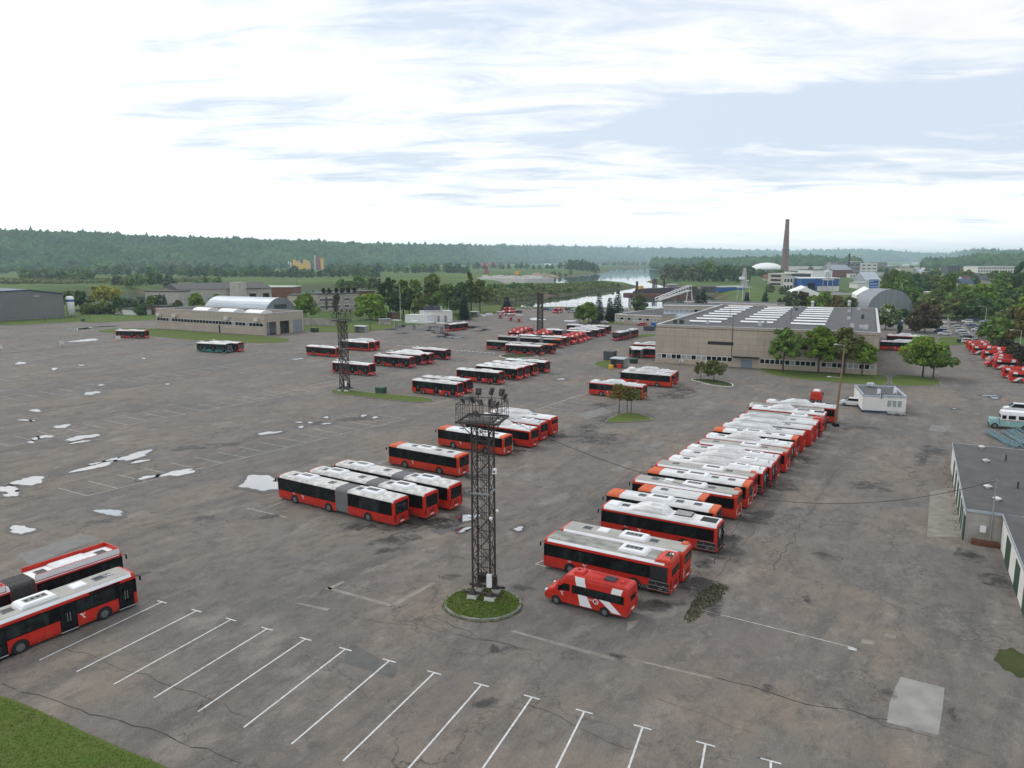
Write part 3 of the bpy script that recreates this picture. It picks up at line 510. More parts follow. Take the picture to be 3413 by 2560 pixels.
# ---------------------------------------------------------------- grass islands with kerbs
def smooth_px(px, n=3):
    for _ in range(n): px = [q for a, e in zip(px, px[1:] + px[:1]) for q in ((a[0] * .75 + e[0] * .25, a[1] * .75 + e[1] * .25), (a[0] * .25 + e[0] * .75, a[1] * .25 + e[1] * .75))]
    return px
def island(px, kerb=None, h=.13, wd=.16, grass='lawn', sm=2, name='grass_island'):
    pts = [G(x, y) for x, y in (smooth_px(px, sm) if sm else px)]
    ar = sum(a.x * e.y - e.x * a.y for a, e in zip(pts, pts[1:] + pts[:1]))
    if ar < 0: pts.reverse()
    mb = MB(); mb.prism([(p.x, p.y) for p in pts], .0, h - .03); mb.build(name, M[grass], kind='structure')
    if kerb:
        km = MB(); n = len(pts); inn = []
        for i in range(n):
            a, e = pts[i - 1], pts[(i + 1) % n]; d = e - a; nn = Vector((-d.y, d.x, 0)).normalized(); inn.append(pts[i] + nn * wd)
        acc = 0
        for i in range(n):
            j = (i + 1) % n; o = [pts[i] - (inn[i] - pts[i]) * .15, pts[j] - (inn[j] - pts[j]) * .15, inn[j], inn[i]]
            km.prism([(p.x, p.y) for p in o], 0, h + rng.uniform(-.012, .012))
        km.build('kerb', M[kerb], kind='structure')
    return pts
isl = [(1609 + 129 * math.cos(2 * PI * k / 26), 2018 + 55 * math.sin(2 * PI * k / 26)) for k in range(26)]
ISL1 = island(isl, 'kerb', .22, .17, sm=0)
island([(1099, 1310), (1110, 1300), (1180, 1303), (1290, 1316), (1400, 1323), (1447, 1333), (1440, 1341), (1380, 1344), (1250, 1329), (1130, 1316)], 'kerb', .16, .14)
island([(2015, 1408), (2030, 1397), (2085, 1374), (2130, 1381), (2185, 1400), (2150, 1406), (2025, 1412)], 'kerb', .16, .16, sm=2)
island([(2293, 1265), (2340, 1262), (2395, 1268), (2440, 1278), (2446, 1288), (2435, 1291), (2380, 1287), (2340, 1277)], 'wkerb', .16, .22, 'lawn2')
island([(1975, 1216), (1990, 1206), (2030, 1202), (2075, 1196), (2100, 1196), (2080, 1215), (2050, 1226), (2010, 1228)], 'kerb', .14, .15)
island([(1661, 1188), (1672, 1182), (1720, 1180), (1780, 1184), (1800, 1190), (1740, 1194), (1690, 1196)], 'wkerb', .14, .25, 'lawn2')
island([(2515, 1228), (2600, 1228), (2760, 1238), (2880, 1246), (2925, 1250), (2960, 1253), (2961, 1285), (2900, 1284), (2760, 1274), (2640, 1263), (2565, 1250)], 'kerb', .14, .15, sm=1)
island([(2974, 1250), (3040, 1252), (3110, 1260), (3138, 1272), (3130, 1285), (3060, 1288), (2974, 1287), (2968, 1270)], 'kerb', .14, .15, sm=1)
island([(312, 1107), (350, 1098), (410, 1095), (520, 1095), (700, 1110), (890, 1122), (960, 1128), (970, 1136), (930, 1144), (800, 1145), (660, 1137), (520, 1122), (400, 1112)], 'kerb', .1, .15)
for px in ([(1015, 1085), (1130, 1080), (1200, 1085), (1290, 1075), (1330, 1080), (1315, 1094), (1180, 1111), (1014, 1104)], [(1500, 1040), (1600, 1020), (1680, 1015), (1700, 1022), (1660, 1040), (1597, 1058), (1508, 1066)], [(1925, 1070), (1990, 1062), (2090, 1060), (2150, 1075), (2100, 1083), (1975, 1080)], [(2090, 1118), (2185, 1112), (2185, 1122), (2100, 1126)], [(3130, 1122), (3185, 1124), (3260, 1134), (3258, 1142), (3195, 1153), (3120, 1150)], [(300, 1062), (420, 1056), (560, 1058), (560, 1064), (430, 1071), (260, 1078)], [(0, 1075), (200, 1066), (270, 1064), (200, 1076), (0, 1088)]): island(px, None, .1)
island([(-900, 2150), (-300, 2230), (0, 2322), (70, 2345), (180, 2395), (300, 2452), (420, 2505), (520, 2545), (640, 2600), (700, 2900), (-900, 2900)], None, .12, sm=1, name='lawn')
island([(3308, 2200), (3322, 2186), (3330, 2163), (3352, 2168), (3372, 2156), (3395, 2176), (3440, 2190), (3500, 2230), (3500, 2272), (3420, 2258), (3392, 2262), (3372, 2240), (3345, 2235), (3330, 2212)], None, .06, grass='lawn2', sm=1)
# blades and tufts on the nearest grass
def tufts(name, pts, n, hgt, seed, z0, mat, margin=.28):
    r = random.Random(seed); xs = [p.x for p in pts]; ys = [p.y for p in pts]; poly = np.array([[p.x, p.y] for p in pts]); q = np.array([[r.uniform(min(xs) - margin, max(xs) + margin), r.uniform(min(ys) - margin, max(ys) + margin)] for _ in range(n)]); sd = sdf(q, poly) + np.array([r.uniform(0, margin) for _ in range(n)]); sd0 = sdf(q, poly); q = np.column_stack([q, np.where(sd0 < 0, z0, .02)])[sd < margin * .9]
    mb = MB(); zin = z0
    for x, y, z0 in q:
        a = r.uniform(0, PI); h = hgt * r.uniform(.5, 1.6); wd = .035 * r.uniform(.6, 1.6); dx, dy = math.cos(a) * wd, math.sin(a) * wd; lx, ly = r.gauss(0, .05), r.gauss(0, .05)
        mb.add([(x - dx, y - dy, z0), (x + dx, y + dy, z0), (x + lx, y + ly, z0 + h)], [(0, 1, 2)])
    o = mb.build(name, mat, kind='stuff'); return o
M['blade'] = mk('grass_blade', (.11, .165, .028), .8, isl=.35, trans=.3); M['blade2'] = mk('dry_weed', (.085, .09, .03), .85, isl=.35, trans=.2)
tag(tufts('grass', ISL1, 7000, .10, 5, .18, M['blade']), 'rough green grass on the round island under the nearest lattice tower', 'grass')
lawn_pts = [G(*p) for p in [(-200, 2270), (0, 2330), (70, 2352), (180, 2400), (300, 2458), (420, 2512), (520, 2550), (600, 2620), (-200, 2620)]]
tag(tufts('grass', lawn_pts, 30000, .045, 6, .085, M['blade']), 'green lawn in the lower corner of the picture beside the long bays', 'grass')
wp = [G(*p) for p in [(2335, 1975), (2395, 1945), (2430, 1960), (2380, 2010), (2300, 2075), (2285, 2060)]]
gp = [G(*p) for p in [(3150, 1545), (3176, 1540), (3215, 1790), (3186, 1788), (3170, 1660), (3146, 1600)]]
tag(tufts('weeds', gp, 1500, .14, 8, .03, M['blade2']), 'weeds growing along the foot of the garage flank', 'weeds')
tag(tufts('weeds', wp, 6000, .13, 7, .02, M['blade2']), 'low weeds growing in the wide pavement crack behind the minibus', 'weeds')
# ---------------------------------------------------------------- buses
FONT_CACHE = {}
def text_mesh(txt, size):
    if (txt, size) in FONT_CACHE: return FONT_CACHE[(txt, size)]
    cu = D.curves.new('lettering', 'FONT'); cu.body = txt; cu.size = size; cu.align_x = 'CENTER'; cu.align_y = 'CENTER'
    o = D.objects.new('lettering', cu); COL.objects.link(o); dg = bpy.context.evaluated_depsgraph_get(); me = D.meshes.new_from_object(o.evaluated_get(dg)); me.materials.clear(); me.materials.append(M['wpaint'])
    D.objects.remove(o); FONT_CACHE[(txt, size)] = me; return me
def lettering(txt, size, loc, side, root, mat=None, name='fleet_number'):
    """side: +1 the left flank, -1 the right flank, 0 the roof, 2 the rear, 3 the front"""
    me = text_mesh(txt, size)
    if mat: me = me.copy(); me.materials.clear(); me.materials.append(mat)
    o = link(name, me, root); o.location = loc
    o.rotation_euler = {1: (PI / 2, 0, PI), -1: (PI / 2, 0, 0), 0: (0, 0, 0), 2: (PI / 2, 0, -PI / 2), 3: (PI / 2, 0, PI / 2)}[side]; return o
def bird_logo(mb, x, z, y, s, side):
    """the white emblem of two swept strokes on the flank"""
    for pts in ([(-.5, .5), (-.12, .5), (.12, .12), (-.02, -.02)], [(.14, .36), (.55, .5), (.2, .12), (.06, -.06), (-.12, .08)], [(-.1, -.06), (.1, -.08), (.5, -.45), (.2, -.5)]):
        q = [(x - side * px * s, y, z + pz * s) for px, pz in pts]; mb.poly(q if side > 0 else q[::-1])
def profile(w, zb, zs, H, o=0.0):
    return [(-w + .06 - o, zb), (-w - o, zb + .25), (-w - o, zs), (-w + .05 - o * .9, zs + .16), (-w + .24 - o * .5, H - .03 + o), (0, H + o), (w - .24 + o * .5, H - .03 + o), (w - .05 + o * .9, zs + .16), (w + o, zs), (w + o, zb + .25), (w - .06 + o, zb)]
WHEEL = {}
def wheel_meshes(r, wd):
    if (r, wd) in WHEEL: return WHEEL[(r, wd)]
    mb = MB(); n = 20; prof = [(r * .60, wd / 2), (r * .93, wd / 2), (r, wd / 2 - .05), (r, -wd / 2 + .05), (r * .93, -wd / 2), (r * .6, -wd / 2)]
    mb.loft([[(a * math.cos(2 * PI * i / n), b_, a * math.sin(2 * PI * i / n)) for i in range(n)] for a, b_ in prof], caps=False); ty = mb.mesh('tyre', M['tyre'])
    mb = MB()
    for sgn in (1, -1):
        rg = [(r * .61, wd / 2 - .01), (r * .52, wd / 2 - .06), (r * .3, wd / 2 - .05), (r * .24, wd / 2), (0.01, wd / 2 + .01)]
        mb.loft([[(a * math.cos(2 * PI * i / n), sgn * b_, a * math.sin(2 * PI * i / n)) for i in range(n)] for a, b_ in rg], caps=True)
        for i in range(8): t = 2 * PI * i / 8; mb.disc((r * .42 * math.cos(t), sgn * (wd / 2 - .052), r * .42 * math.sin(t)), r * .05, (0, sgn, 0), 6, 1)
    ri = mb.mesh('rim', [M['rim'], M['arch']]); WHEEL[(r, wd)] = (ty, ri); return WHEEL[(r, wd)]
def wheel(root, x, y, r=.48, wd=.28, bare=False):
    ty, ri = wheel_meshes(r, wd); o = link('wheel', ty, root) if not bare else None
    q = link('rim', ri, o or root); (o or q).location = (x, y, r)
    if bare: q.name = 'wheel_hub'
    return o
def fan_pod(root, x0, x1, H, fans=4, w=.82, h=.26, mat='wpaint', name='air_conditioner', grille=True):
    mb = MB(); mb.frus(x0, x1, -w, w, H, H + h, .28, .14); p = mb.build(name, M[mat], root)
    if grille:
        g = MB(); L = (x1 - x0) * .30; xc = (x0 + x1) / 2; g.box(xc - L, xc + L, -.36, .36, H + h, H + h + .012, 0)
        for k in range(fans): g.disc((xc - L + 2 * L * (k + .5) / fans, 0, H + h + .018), min(.23, L / fans * .75), (0, 0, 1), 12, 1)
        g.build('fan_grille', [M['grey'], M['arch']], p)
    return p
def bus(name, label, group, L=12.0, H=2.95, w=1.25, paint='red', roof='wroof', roof_wide=True, band=(1.28, 2.55), band_mat='black', cant=None, nwin=7, front_cap=None, rear_cap=None, wheels=(3.1, -2.9), doors=(4.6, .6, -4.4),
        pods=(), hatches=(), hump=None, fairing=None, bellows=(), arch_mat=None, rear_win=(1.45, 2.55), rear_black=False, broken=None, plate=True, logo=True, number=None, bare=(), side_stripe=None, front_black=True, rake=.16, front_low=.95, tails=True, roof_fan=None, mirrors=True, lower=None, roof_text=None, rear_block=None, tail_white=False, edge_white=None, cap_len=1.6, band_full=True, stripe=None):
    root = thing(name, label, 'bus', (0, 0, 0), 0, group); zb, zs = .25, H - .36; hl = L / 2
    fx = lambda z: hl - rake * max(0, (z - 1.05) / 1.9)
    segs = []; xs = [-hl] + [v for b_ in sorted(bellows) for v in b_] + [hl]
    for k in range(0, len(xs), 2): segs.append((xs[k], xs[k + 1]))
    mb = MB()
    for s0, s1 in segs:
        st = []
        rear, frnt = s0 == -hl, s1 == hl
        a = [(s0, .09 if rear else 0), (s0 + .07, .025 if rear else 0), (s0 + .22, 0)]; e = [(s1 - .5, 0), (s1 - .12, .04 if frnt else 0), (s1, .14 if frnt else 0)]
        for x, d in a + e:
            rg = []
            for y, z in profile(w - d, zb, zs, H - d * .6): rg.append((min(x, fx(z) - (hl - x if x < hl else 0) * 0) if frnt and x >= s1 - .12 else x, y, z))
            st.append(rg)
        mb.loft(st)
    body = mb.build('body', M[paint], root)
    k = MB()
    if lower:
        for s0, s1 in segs:
            for sd in (1, -1): k.box(s0 + .1, s1 - .15, *(sorted((sd * (w + .002), sd * (w + .008)))), zb, lower[0])
        k.build('skirt', M[lower[1]], root)
    k = MB(); [k.box(s0 + .4, s1 - .4, -w + .28, w - .28, .13, zb + .02) for s0, s1 in segs]; k.build('underbody', M['arch'], root)  # plain chassis block, added to deepen the shade on the ground beneath
    # roof skin
    rm = MB()
    for s0, s1 in segs:
        a, e = s0 + (.12 if s0 == -hl else 0), s1 - (.35 if s1 == hl else 0)
        if front_cap and s1 == hl: e = s1 - cap_len
        if rear_cap and s0 == -hl: a = s0 + .75
        if rear_block and s0 == -hl: a = s0 + 1.5
        pr = profile(w, zb, zs, H, .008); pr = pr[3:8] if roof_wide else [(-w + .16, H - .06)] + pr[4:7] + [(w - .16, H - .06)]
        if roof_wide: pr = [(-w - .006, zs + .05)] + pr + [(w + .006, zs + .05)]
        rm.loft([[(x, y, z) for y, z in pr] for x in (a, e)], closed=False, caps=False)
    rm.build('roof', M[roof], root)
    if edge_white:
        k = MB()
        for s0, s1 in segs:
            for sd in (1, -1):
                a, e = s0 + (.6 if s0 == -hl else 0), s1 - (.45 if s1 == hl else 0); k.loft([[(x, sd * (w - .17), H - .052), (x, sd * (w - .02), zs + .13), (x, sd * (w + .004), zs + .08)] for x in (a, e)], closed=False, caps=False)
        k.build('roof_edge', M[edge_white], root)
    for cap, s in ((front_cap, 1), (rear_cap, -1)):
        if cap:
            k = MB(); pr = profile(w, zb, zs, H, .012)[2:9]; ln = cap_len if s > 0 else .78; e = hl - .16 if s > 0 else hl - .02
            k.loft([[(s * x, y * q, z - dz) for y, z in pr] for x, q, dz in ((hl - ln, 1, 0), (e - .2, 1, 0), (e, .975, .03))], closed=False, caps=False); k.build('front_cap' if s > 0 else 'rear_cap', M[cap], root)
    if cant:
        k = MB()
        for s0, s1 in segs:
            for sd in (1, -1): k.box(s0 + .1, s1 - .2, *sorted((sd * (w + .001), sd * (w + .010))), band[1], zs + .06)
        k.build('cantrail', M[cant], root)
    # side windows
    for sd, side in ((1, 'left'), (-1, 'right')):
        for si, (s0, s1) in enumerate(segs):
            a, e = s0 + (.32 if s0 == -hl else .04), s1 - (.06 if s1 == hl else .04)
            if s1 == hl: e -= rake * .35
            k = MB(); k.box(a, e, *sorted((sd * (w - .02), sd * (w + .014))), *band, 0); n = max(2, round(nwin * (s1 - s0) / L)); pw = (e - a - .25) / n
            for i in range(n):
                x0 = a + .12 + i * pw; lowz = band[0] + (.10 if not (s1 == hl and i == n - 1) else -.12)
                if s0 == -hl and i == 0 and band_full: continue
                k.box(x0 + .05, x0 + pw - .05, *sorted((sd * (w + .012), sd * (w + .020))), max(lowz, band[0] + .04), band[1] - .12, 1 if (i * 7 + si) % 3 else 2)
            k.build('side_window', [M[band_mat], M['glass2'], M['glass']], root)
    # doors on the right flank
    for x in doors:
        k = MB(); k.box(x - .62, x + .62, -w - .026, -w + .02, zb + .06, 2.42, 0)
        for s in (-1, 1): k.box(x + s * .30 - .24, x + s * .30 + .24, -w - .032, -w, zb + .2, 2.32, 1); k.tube((x + s * .10, -w - .05, 1.0), (x + s * .10, -w - .05, 1.7), .025, n=5, k=2)
        k.box(x - .62, x + .62, -w - .05, -w + .02, zb + .0, zb + .06, 3); k.build('door', [M['black'], M['glass2'], M['chrome'], M['lgrey']], root)
    # front
    k = MB(); W2 = w - .2
    pts = lambda z, hw, o: [(fx(z) + o, -hw, z), (fx(z) + o, hw, z)]
    a, e = pts(1.02, W2 + .04, .006), pts(H - .2, W2 - .06, .006); k.add([a[0], a[1], e[1], e[0]], [(0, 1, 2, 3)], 0)
    a, e = pts(1.12, W2 - .02, .016), pts(H - .56, W2 - .08, .016); k.add([a[0], a[1], e[1], e[0]], [(0, 1, 2, 3)], 1)
    ws = k.build('windscreen', [M['black' if front_black else paint], M['wscreen']], root)
    k = MB(); k.box(hl - .05, hl + .02, -w + .2, w - .2, .36, .60); k.build('bumper', M[paint if not front_black else 'black'] if False else M[paint], root)
    for s in (1, -1):
        k = MB(); k.box(hl - .04, hl + .015, *sorted((s * .62, s * 1.0)), .68, .84); k.build('headlight', M['lamp'], root)
        if mirrors: k = MB(); k.tube((hl - .25, s * (w - .1), H - .3), (hl + .2, s * (w + .1), H - .42), .02, n=5); k.box(hl + .14, hl + .22, s * (w + .1) - .07, s * (w + .1) + .07, H - .8, H - .42); k.build('mirror', M['black'], root)
    k = MB(); k.box(hl, hl + .024, -.26, .26, .40, .51); k.build('number_plate', M['plate'], root)
    # rear
    if broken != 'rear':
        k = MB(); hw = w - .24 if not rear_black else w - .13; k.box(-hl - .014, -hl + .04, -hw, hw, *rear_win, 0); k.box(-hl - .02, -hl, -hw + .09, hw - .09, rear_win[0] + .08, rear_win[1] - .22, 1); k.build('rear_window', [M['black'], M['glass2']], root)
        k = MB(); k.box(-hl - .018, -hl + .02, -.5, .5, .62, 1.15); [k.box(-hl - .026, -hl, -.45, .45, .68 + i * .07, .71 + i * .07, 1) for i in range(6)]; k.build('engine_grille', [M[paint], M['arch']], root)
        if tails:
            for s in (1, -1):
                k = MB(); y = s * (w - .17)
                for i in range(4): k.disc((-hl - .016, y, .72 + i * .17), .075, (-1, 0, 0), 10, 0 if (not tail_white or i % 2) else 1)
                k.box(-hl - .012, -hl + .02, y - .10, y + .10, .60, 1.34, 1 if tail_white else 2); k.build('tail_light', [M['tail'], M['lgrey'], M['black']], root)
        k = MB(); k.box(-hl - .03, -hl, -.27, .27, .42, .54); k.build('number_plate', M['plate'], root)
    else:
        k = MB(); k.box(-hl - .02, -hl + .05, -w + .12, w - .12, .4, 2.6, 0); r = random.Random(len(label))
        for i in range(26): y, z = r.uniform(-1, 1), r.uniform(.45, 2.4); k.bar((-hl - .03 - r.uniform(0, .12), y, z), (-hl - .03 - r.uniform(0, .12), y + r.uniform(-.5, .5), z + r.uniform(-.4, .4)), r.uniform(.03, .07), r.choice((1, 2, 2)))
        k.box(-hl - .06, -hl, .1, .75, 1.5, 2.5, 3); k.build('engine_bay', [M['engine'], M['chrome'], M['black'], M['blind']], root)
    # wheels
    for x in wheels:
        for s in (1, -1):
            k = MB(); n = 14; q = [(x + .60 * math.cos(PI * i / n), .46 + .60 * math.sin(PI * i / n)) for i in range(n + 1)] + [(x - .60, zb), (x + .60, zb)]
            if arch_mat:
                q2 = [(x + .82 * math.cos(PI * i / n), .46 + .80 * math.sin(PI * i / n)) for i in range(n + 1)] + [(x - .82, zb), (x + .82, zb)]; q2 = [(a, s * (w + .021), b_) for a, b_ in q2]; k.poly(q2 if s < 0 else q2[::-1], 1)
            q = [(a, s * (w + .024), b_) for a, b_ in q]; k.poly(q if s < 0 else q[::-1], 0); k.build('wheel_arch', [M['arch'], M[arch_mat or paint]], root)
            wheel(root, x, s * (w - .08), bare=(x in bare and s > 0))
    for x0, x1 in bellows:
        k = MB(); n = max(6, int((x1 - x0) / .16)); pr0, pr1 = profile(w - .06, zb + .1, zs, H - .04), profile(w - .0, zb + .05, zs, H + .01)
        k.loft([[(x0 + (x1 - x0) * i / n, y, z) for y, z in (pr1 if i % 2 else pr0)] for i in range(n + 1)]); k.build('bellows', M['bellowsd' if broken == 'dark' else 'bellows'], root)
    for p in pods:
        kind, x = p[:2]
        if kind == 'fan': fan_pod(root, x - 1.3, x + 1.3, H, p[2] if len(p) > 2 else 4)
        elif kind == 'grille': fan_pod(root, x - 1.35, x + 1.35, H, 5, .8, .22)
        elif kind == 'slot':
            k = MB(); k.frus(x - .95, x + .95, -.62, .62, H, H + .22, .14, .12); o = k.build('air_conditioner', M['wpaint'], root); k = MB(); k.box(x - .5, x + .5, -.16, .16, H + .22, H + .235); k.build('fan_grille', M['arch'], o)
        elif kind == 'box': k = MB(); k.frus(x - .55, x + .55, -.6, .45, H, H + .16, .08, .08); k.build('roof_box', M['wpaint'], root)
        elif kind == 'low': k = MB(); k.frus(x - 1.5, x + 1.5, -.85, .85, H, H + .17, .3, .12); k.build('roof_unit', M['wroof'], root)
        elif kind == 'coil':
            k = MB(); k.frus(x - 1.0, x + 1.0, -.8, .8, H, H + .12, .04, .04); k.box(x - .88, x + .88, -.66, .66, H + .121, H + .14, 1)
            for i in range(4): k.tube((x - .8, -.5 + i * .33, H + .22), (x + .8, -.5 + i * .33, H + .22), .10, n=8, k=2)
            k.build('open_cooler', [M['wpaint'], M['engine'], M['chrome']], root)
        elif kind == 'hole': k = MB(); k.box(x - .75, x + .75, -.62, .62, H - .02, H + .03, 0); k.build('open_roof_hatch', M['engine'], root)
        elif kind == 'ctrl':
            k = MB(); k.frus(x - .6, x + .6, -.7, .7, H, H + .14, .1, .1)
            for i in range(5): k.box(x - .45 + i * .2, x - .36 + i * .2, -.72, -.55, H + .06, H + .13, 1)
            k.build('roof_unit', [M['wpaint'], M['grey']], root)
        elif kind == 'hump':
            x1 = p[2]; hh = p[3] if len(p) > 3 else .55; k = MB(); wd = .98
            k.loft([[(a, -wd, H - .02), (a, -wd + .02, H + h0 * .35), (a, -wd + .24, H + h0), (a, wd - .24, H + h0), (a, wd - .02, H + h0 * .35), (a, wd, H - .02)] for a, h0 in ((x, .03), (x + .35, hh * .62), (x + .8, hh), (x1 - 1.5, hh * .98), (x1 - .55, hh * .6), (x1, .03))]); o = k.build('gas_tank_cover', M['wroof'], root)
            k = MB(); [k.box(x + .9 + i * .0, x1 - 1.9, -.35 + i * .16, -.30 + i * .16, H + hh - .005, H + hh + .012) for i in range(5)]; k.build('vent_slot', M['lgrey'], o)
        elif kind == 'rack': k = MB(); k.frus(x - .5, x + .5, -.6, .6, H, H + .30, .05, .05); k.box(x - .42, x + .42, -.61, .61, H + .08, H + .22, 1); k.build('roof_unit', [M['wroof'], M['black']], root)
        elif kind == 'pipe': k = MB(); k.tube((x, .5, H), (x, .5, H + .22), .06); k.tube((x, .5, H + .22), (x, .15, H + .26), .06); k.build('exhaust_pipe', M['chrome'], root)
        elif kind == 'lamp': k = MB(); k.frus(x - .3, x + .3, -1.1, -.45, H - .02, H + .15, .08, .08); k.build('roof_vent', M['orange2'], root)
    for x in hatches: k = MB(); k.frus(x - .42, x + .42, -.36, .36, H, H + .07, .05, .05, ring=False); k.box(x - .34, x + .34, -.28, .28, H + .07, H + .076, 1); k.build('roof_hatch', [M['grey'], M['glass2']], root)
    if fairing:      # raised coaming round the roof
        k = MB()
        for s0, s1 in segs:
            a, e = s0 + .05, s1 - .25
            for sd in (1, -1): k.box(a, e, *sorted((sd * (w - .10), sd * (w - .02))), zs + .12, H + .32, 0)
            k.box(e - .08, e, -w + .1, w - .1, H - .02, H + .32, 1)
        k.build('roof_coaming', [M[fairing], M[paint]], root)
        k = MB()
        for s0, s1 in segs:
            a, e = s0 + .05, s1 - .3
            for sd in (1, -1): k.box(a, e, *sorted((sd * (w - .015), sd * (w + .0))), zs + .2, H + .30, 0)
        k.build('coaming_panel', M['wpaint'], root)
    if rear_block:
        k = MB(); k.frus(-hl + .02, -hl + 1.5, -w + .06, w - .06, H - .1, H + .16, .12, .1, .5); k.box(-hl + .25, -hl + .9, -.75, .2, H + .16, H + .17, 1); k.box(-hl + .3, -hl + .6, -.5, -.2, H + .17, H + .22, 2); k.build('engine_hood', [M[rear_block], M['engine'], M['wpaint']], root)
        k = MB(); k.box(-hl + .25, -hl + .27, .25, .7, H + .16, H + .62); k.build('hood_flap', M['wood'], root)
    if broken in ('rear', 'side'):
        k = MB(); k.box(-hl + .15, -hl + 1.9, w - .02, w + .03, .34, 1.2, 0); r = random.Random(7)
        for i in range(9): x = -hl + r.uniform(.2, 1.8); z = r.uniform(.4, .8); k.bar((x, w + .045, z), (x + r.uniform(-.5, .5), w + .045, z + r.uniform(.1, .4)), .03, 1)
        for z in (.4, .78, 1.16): k.bar((-hl + .15, w + .05, z), (-hl + 1.9, w + .05, z), .04, 1)
        if broken == 'side': k.box(-hl + .3, -hl + 1.8, w - .02, w + .026, 1.2, 2.5, 0); k.box(-hl + 1.9, -hl + 3.9, w - .02, w + .027, .3, .62, 0); [k.bar((-hl + 1.9 + i * .3, w + .04, .32), (-hl + 2.2 + i * .3, w + .04, .6), .04, 1) for i in range(6)]
        k.build('open_side_hatch', [M['engine'], M['chrome']], root)
    if logo:
        for s in (1, -1): k = MB(); bird_logo(k, (wheels[0] - 1.35) if s > 0 else wheels[0] - 1.6, 1.0, s * (w + .012), .42, s); k.build('emblem', M['wpaint'], root)
    if number:
        lettering(number, .26, (wheels[0] + .1, w + .014, 1.17), 1, root)
    if roof_text: o = lettering(roof_text, .95, (hl - 1.6, 0, H + .012), 0, root, M['dblue'], 'roof_number'); o.rotation_euler = (0, 0, PI / 2)
    if stripe:
        for x0, x1, z0, z1, m in stripe:
            for sd in (1, -1): k = MB(); k.box(x0, x1, *sorted((sd * w, sd * (w + .016))), z0, z1, 0); k.build('stripe', M[m], root)
    return root
def put(root, ref, corner, az, z, label, group, L, w=1.25):
    """stand a bus so that one of its corners (front/rear, left/right) sits at the surveyed pixel; az is the compass angle its front faces"""
    p = G(*ref, z); rz = PI / 2 - R(az); x = (L / 2 if 'f' in corner else -L / 2); y = (w if 'l' in corner else -w)
    c, s = math.cos(rz), math.sin(rz); loc = (p.x - (x * c - y * s), p.y - (x * s + y * c), .02)
    return place(root, loc, rz, label, group, USED)
GR = 'buses in the long row on the right'; GM = 'buses in the row by the nearest tower'; GN = 'black and red buses parked nose to the painted line'; GG = 'buses crowded together in the far middle of the yard'; GL = 'red and black buses beyond the second tower'
# --- prototypes
OLD = dict(L=12, paint='orange', roof='groof', roof_wide=False, edge_white='wpaint', band=(1.30, 2.42), pods=(('fan', -1.0), ('box', 2.0), ('lamp', -5.5)), hatches=(3.6, -2.9), wheels=(3.2, -2.8), tail_white=True, stripe=[(1.9, 3.5, 2.44, 2.62, 'black')], rear_win=(1.75, 2.5), front_black=False)
old = bus('city_bus', 'x', GR, **OLD); oldr = bus('city_bus', 'x', GR, **dict(OLD, paint='red', pods=(('fan', -1.0), ('lamp', -5.5))))
VDL = dict(L=12, paint='orange', roof='wroof', roof_wide=True, band=(1.28, 2.62), front_cap='orange2', rear_cap='orange2', hatches=(2.2, -1.9, -3.8), pods=(('grille', .2),), tail_white=True, rear_win=(1.35, 2.6), H=2.9, rake=.3, wheels=(3.0, -2.9))
vdl = bus('city_bus', 'x', GR, **VDL)
SOL = dict(L=12, paint='red', roof='wroof', band=(1.26, 2.44), wheels=(3.1, -2.8), pods=(('ctrl', 4.9), ('hump', -1.6, 2.9), ('slot', -3.1), ('pipe', -5.4)), hatches=(3.7,), rear_win=(1.45, 2.6), rear_black=True)
sol = bus('gas_bus', 'x', GR, **SOL); solb = bus('gas_bus', 'x', GR, **dict(SOL, broken='rear'))
solx = bus('gas_bus', 'x', GR, **dict(SOL, broken='rear', pods=(('ctrl', 4.9), ('hump', -1.0, 2.9, .6), ('coil', -2.4), ('hole', -4.9)), number='711'))
CNG = dict(L=12, paint='red', roof='wroof', band=(1.28, 2.66), band_mat='navy', pods=(('hump', -1.4, 5.2, .5),), hatches=(-2.3,), rear_win=(1.9, 2.5), wheels=(3.1, -2.8), stripe=[(-5.85, -4.5, 1.25, 2.7, 'red')])
cng = bus('gas_bus', 'x', GR, **CNG)
ARTB = dict(L=18, paint='red', roof='droof', band=(1.26, 2.70), bellows=((-2.3, -.45),), wheels=(6.1, .65, -5.3), doors=(7.6, 3.2, -3.6, -7.4), pods=(('fan', -5.0), ('fan', 5.2, 0)), hatches=(7.0, 1.2, -3.2), nwin=10, rear_win=(1.35, 2.62), bare=(), H=2.98, roof_wide=True)
art = bus('articulated_bus', 'x', GM, **dict(ARTB, bare=(-5.3,), number='824'))
NB = dict(L=12, paint='red', roof='wroof', band=(1.24, 2.68), pods=(('low', 1.4),), hatches=(-3.6, -1.2), wheels=(3.1, -2.8), doors=(4.75, .5, -4.3), nwin=6, rear_win=(1.4, 2.6), rake=.2)
nb = bus('city_bus', 'x', GN, **NB)
LB = dict(L=12.1, paint='red', roof='wroof', band=(.86, 2.52), cant='dkred', arch_mat='red', pods=(('rack', -5.2), ('low', .0)), wheels=(3.0, -2.9), doors=(4.75, .6, -4.5), nwin=6, rear_win=(.9, 2.7), rear_black=True, lower=(.42, 'red'), rake=.25, logo=True)
lb = bus('city_bus', 'x', GL, **LB)
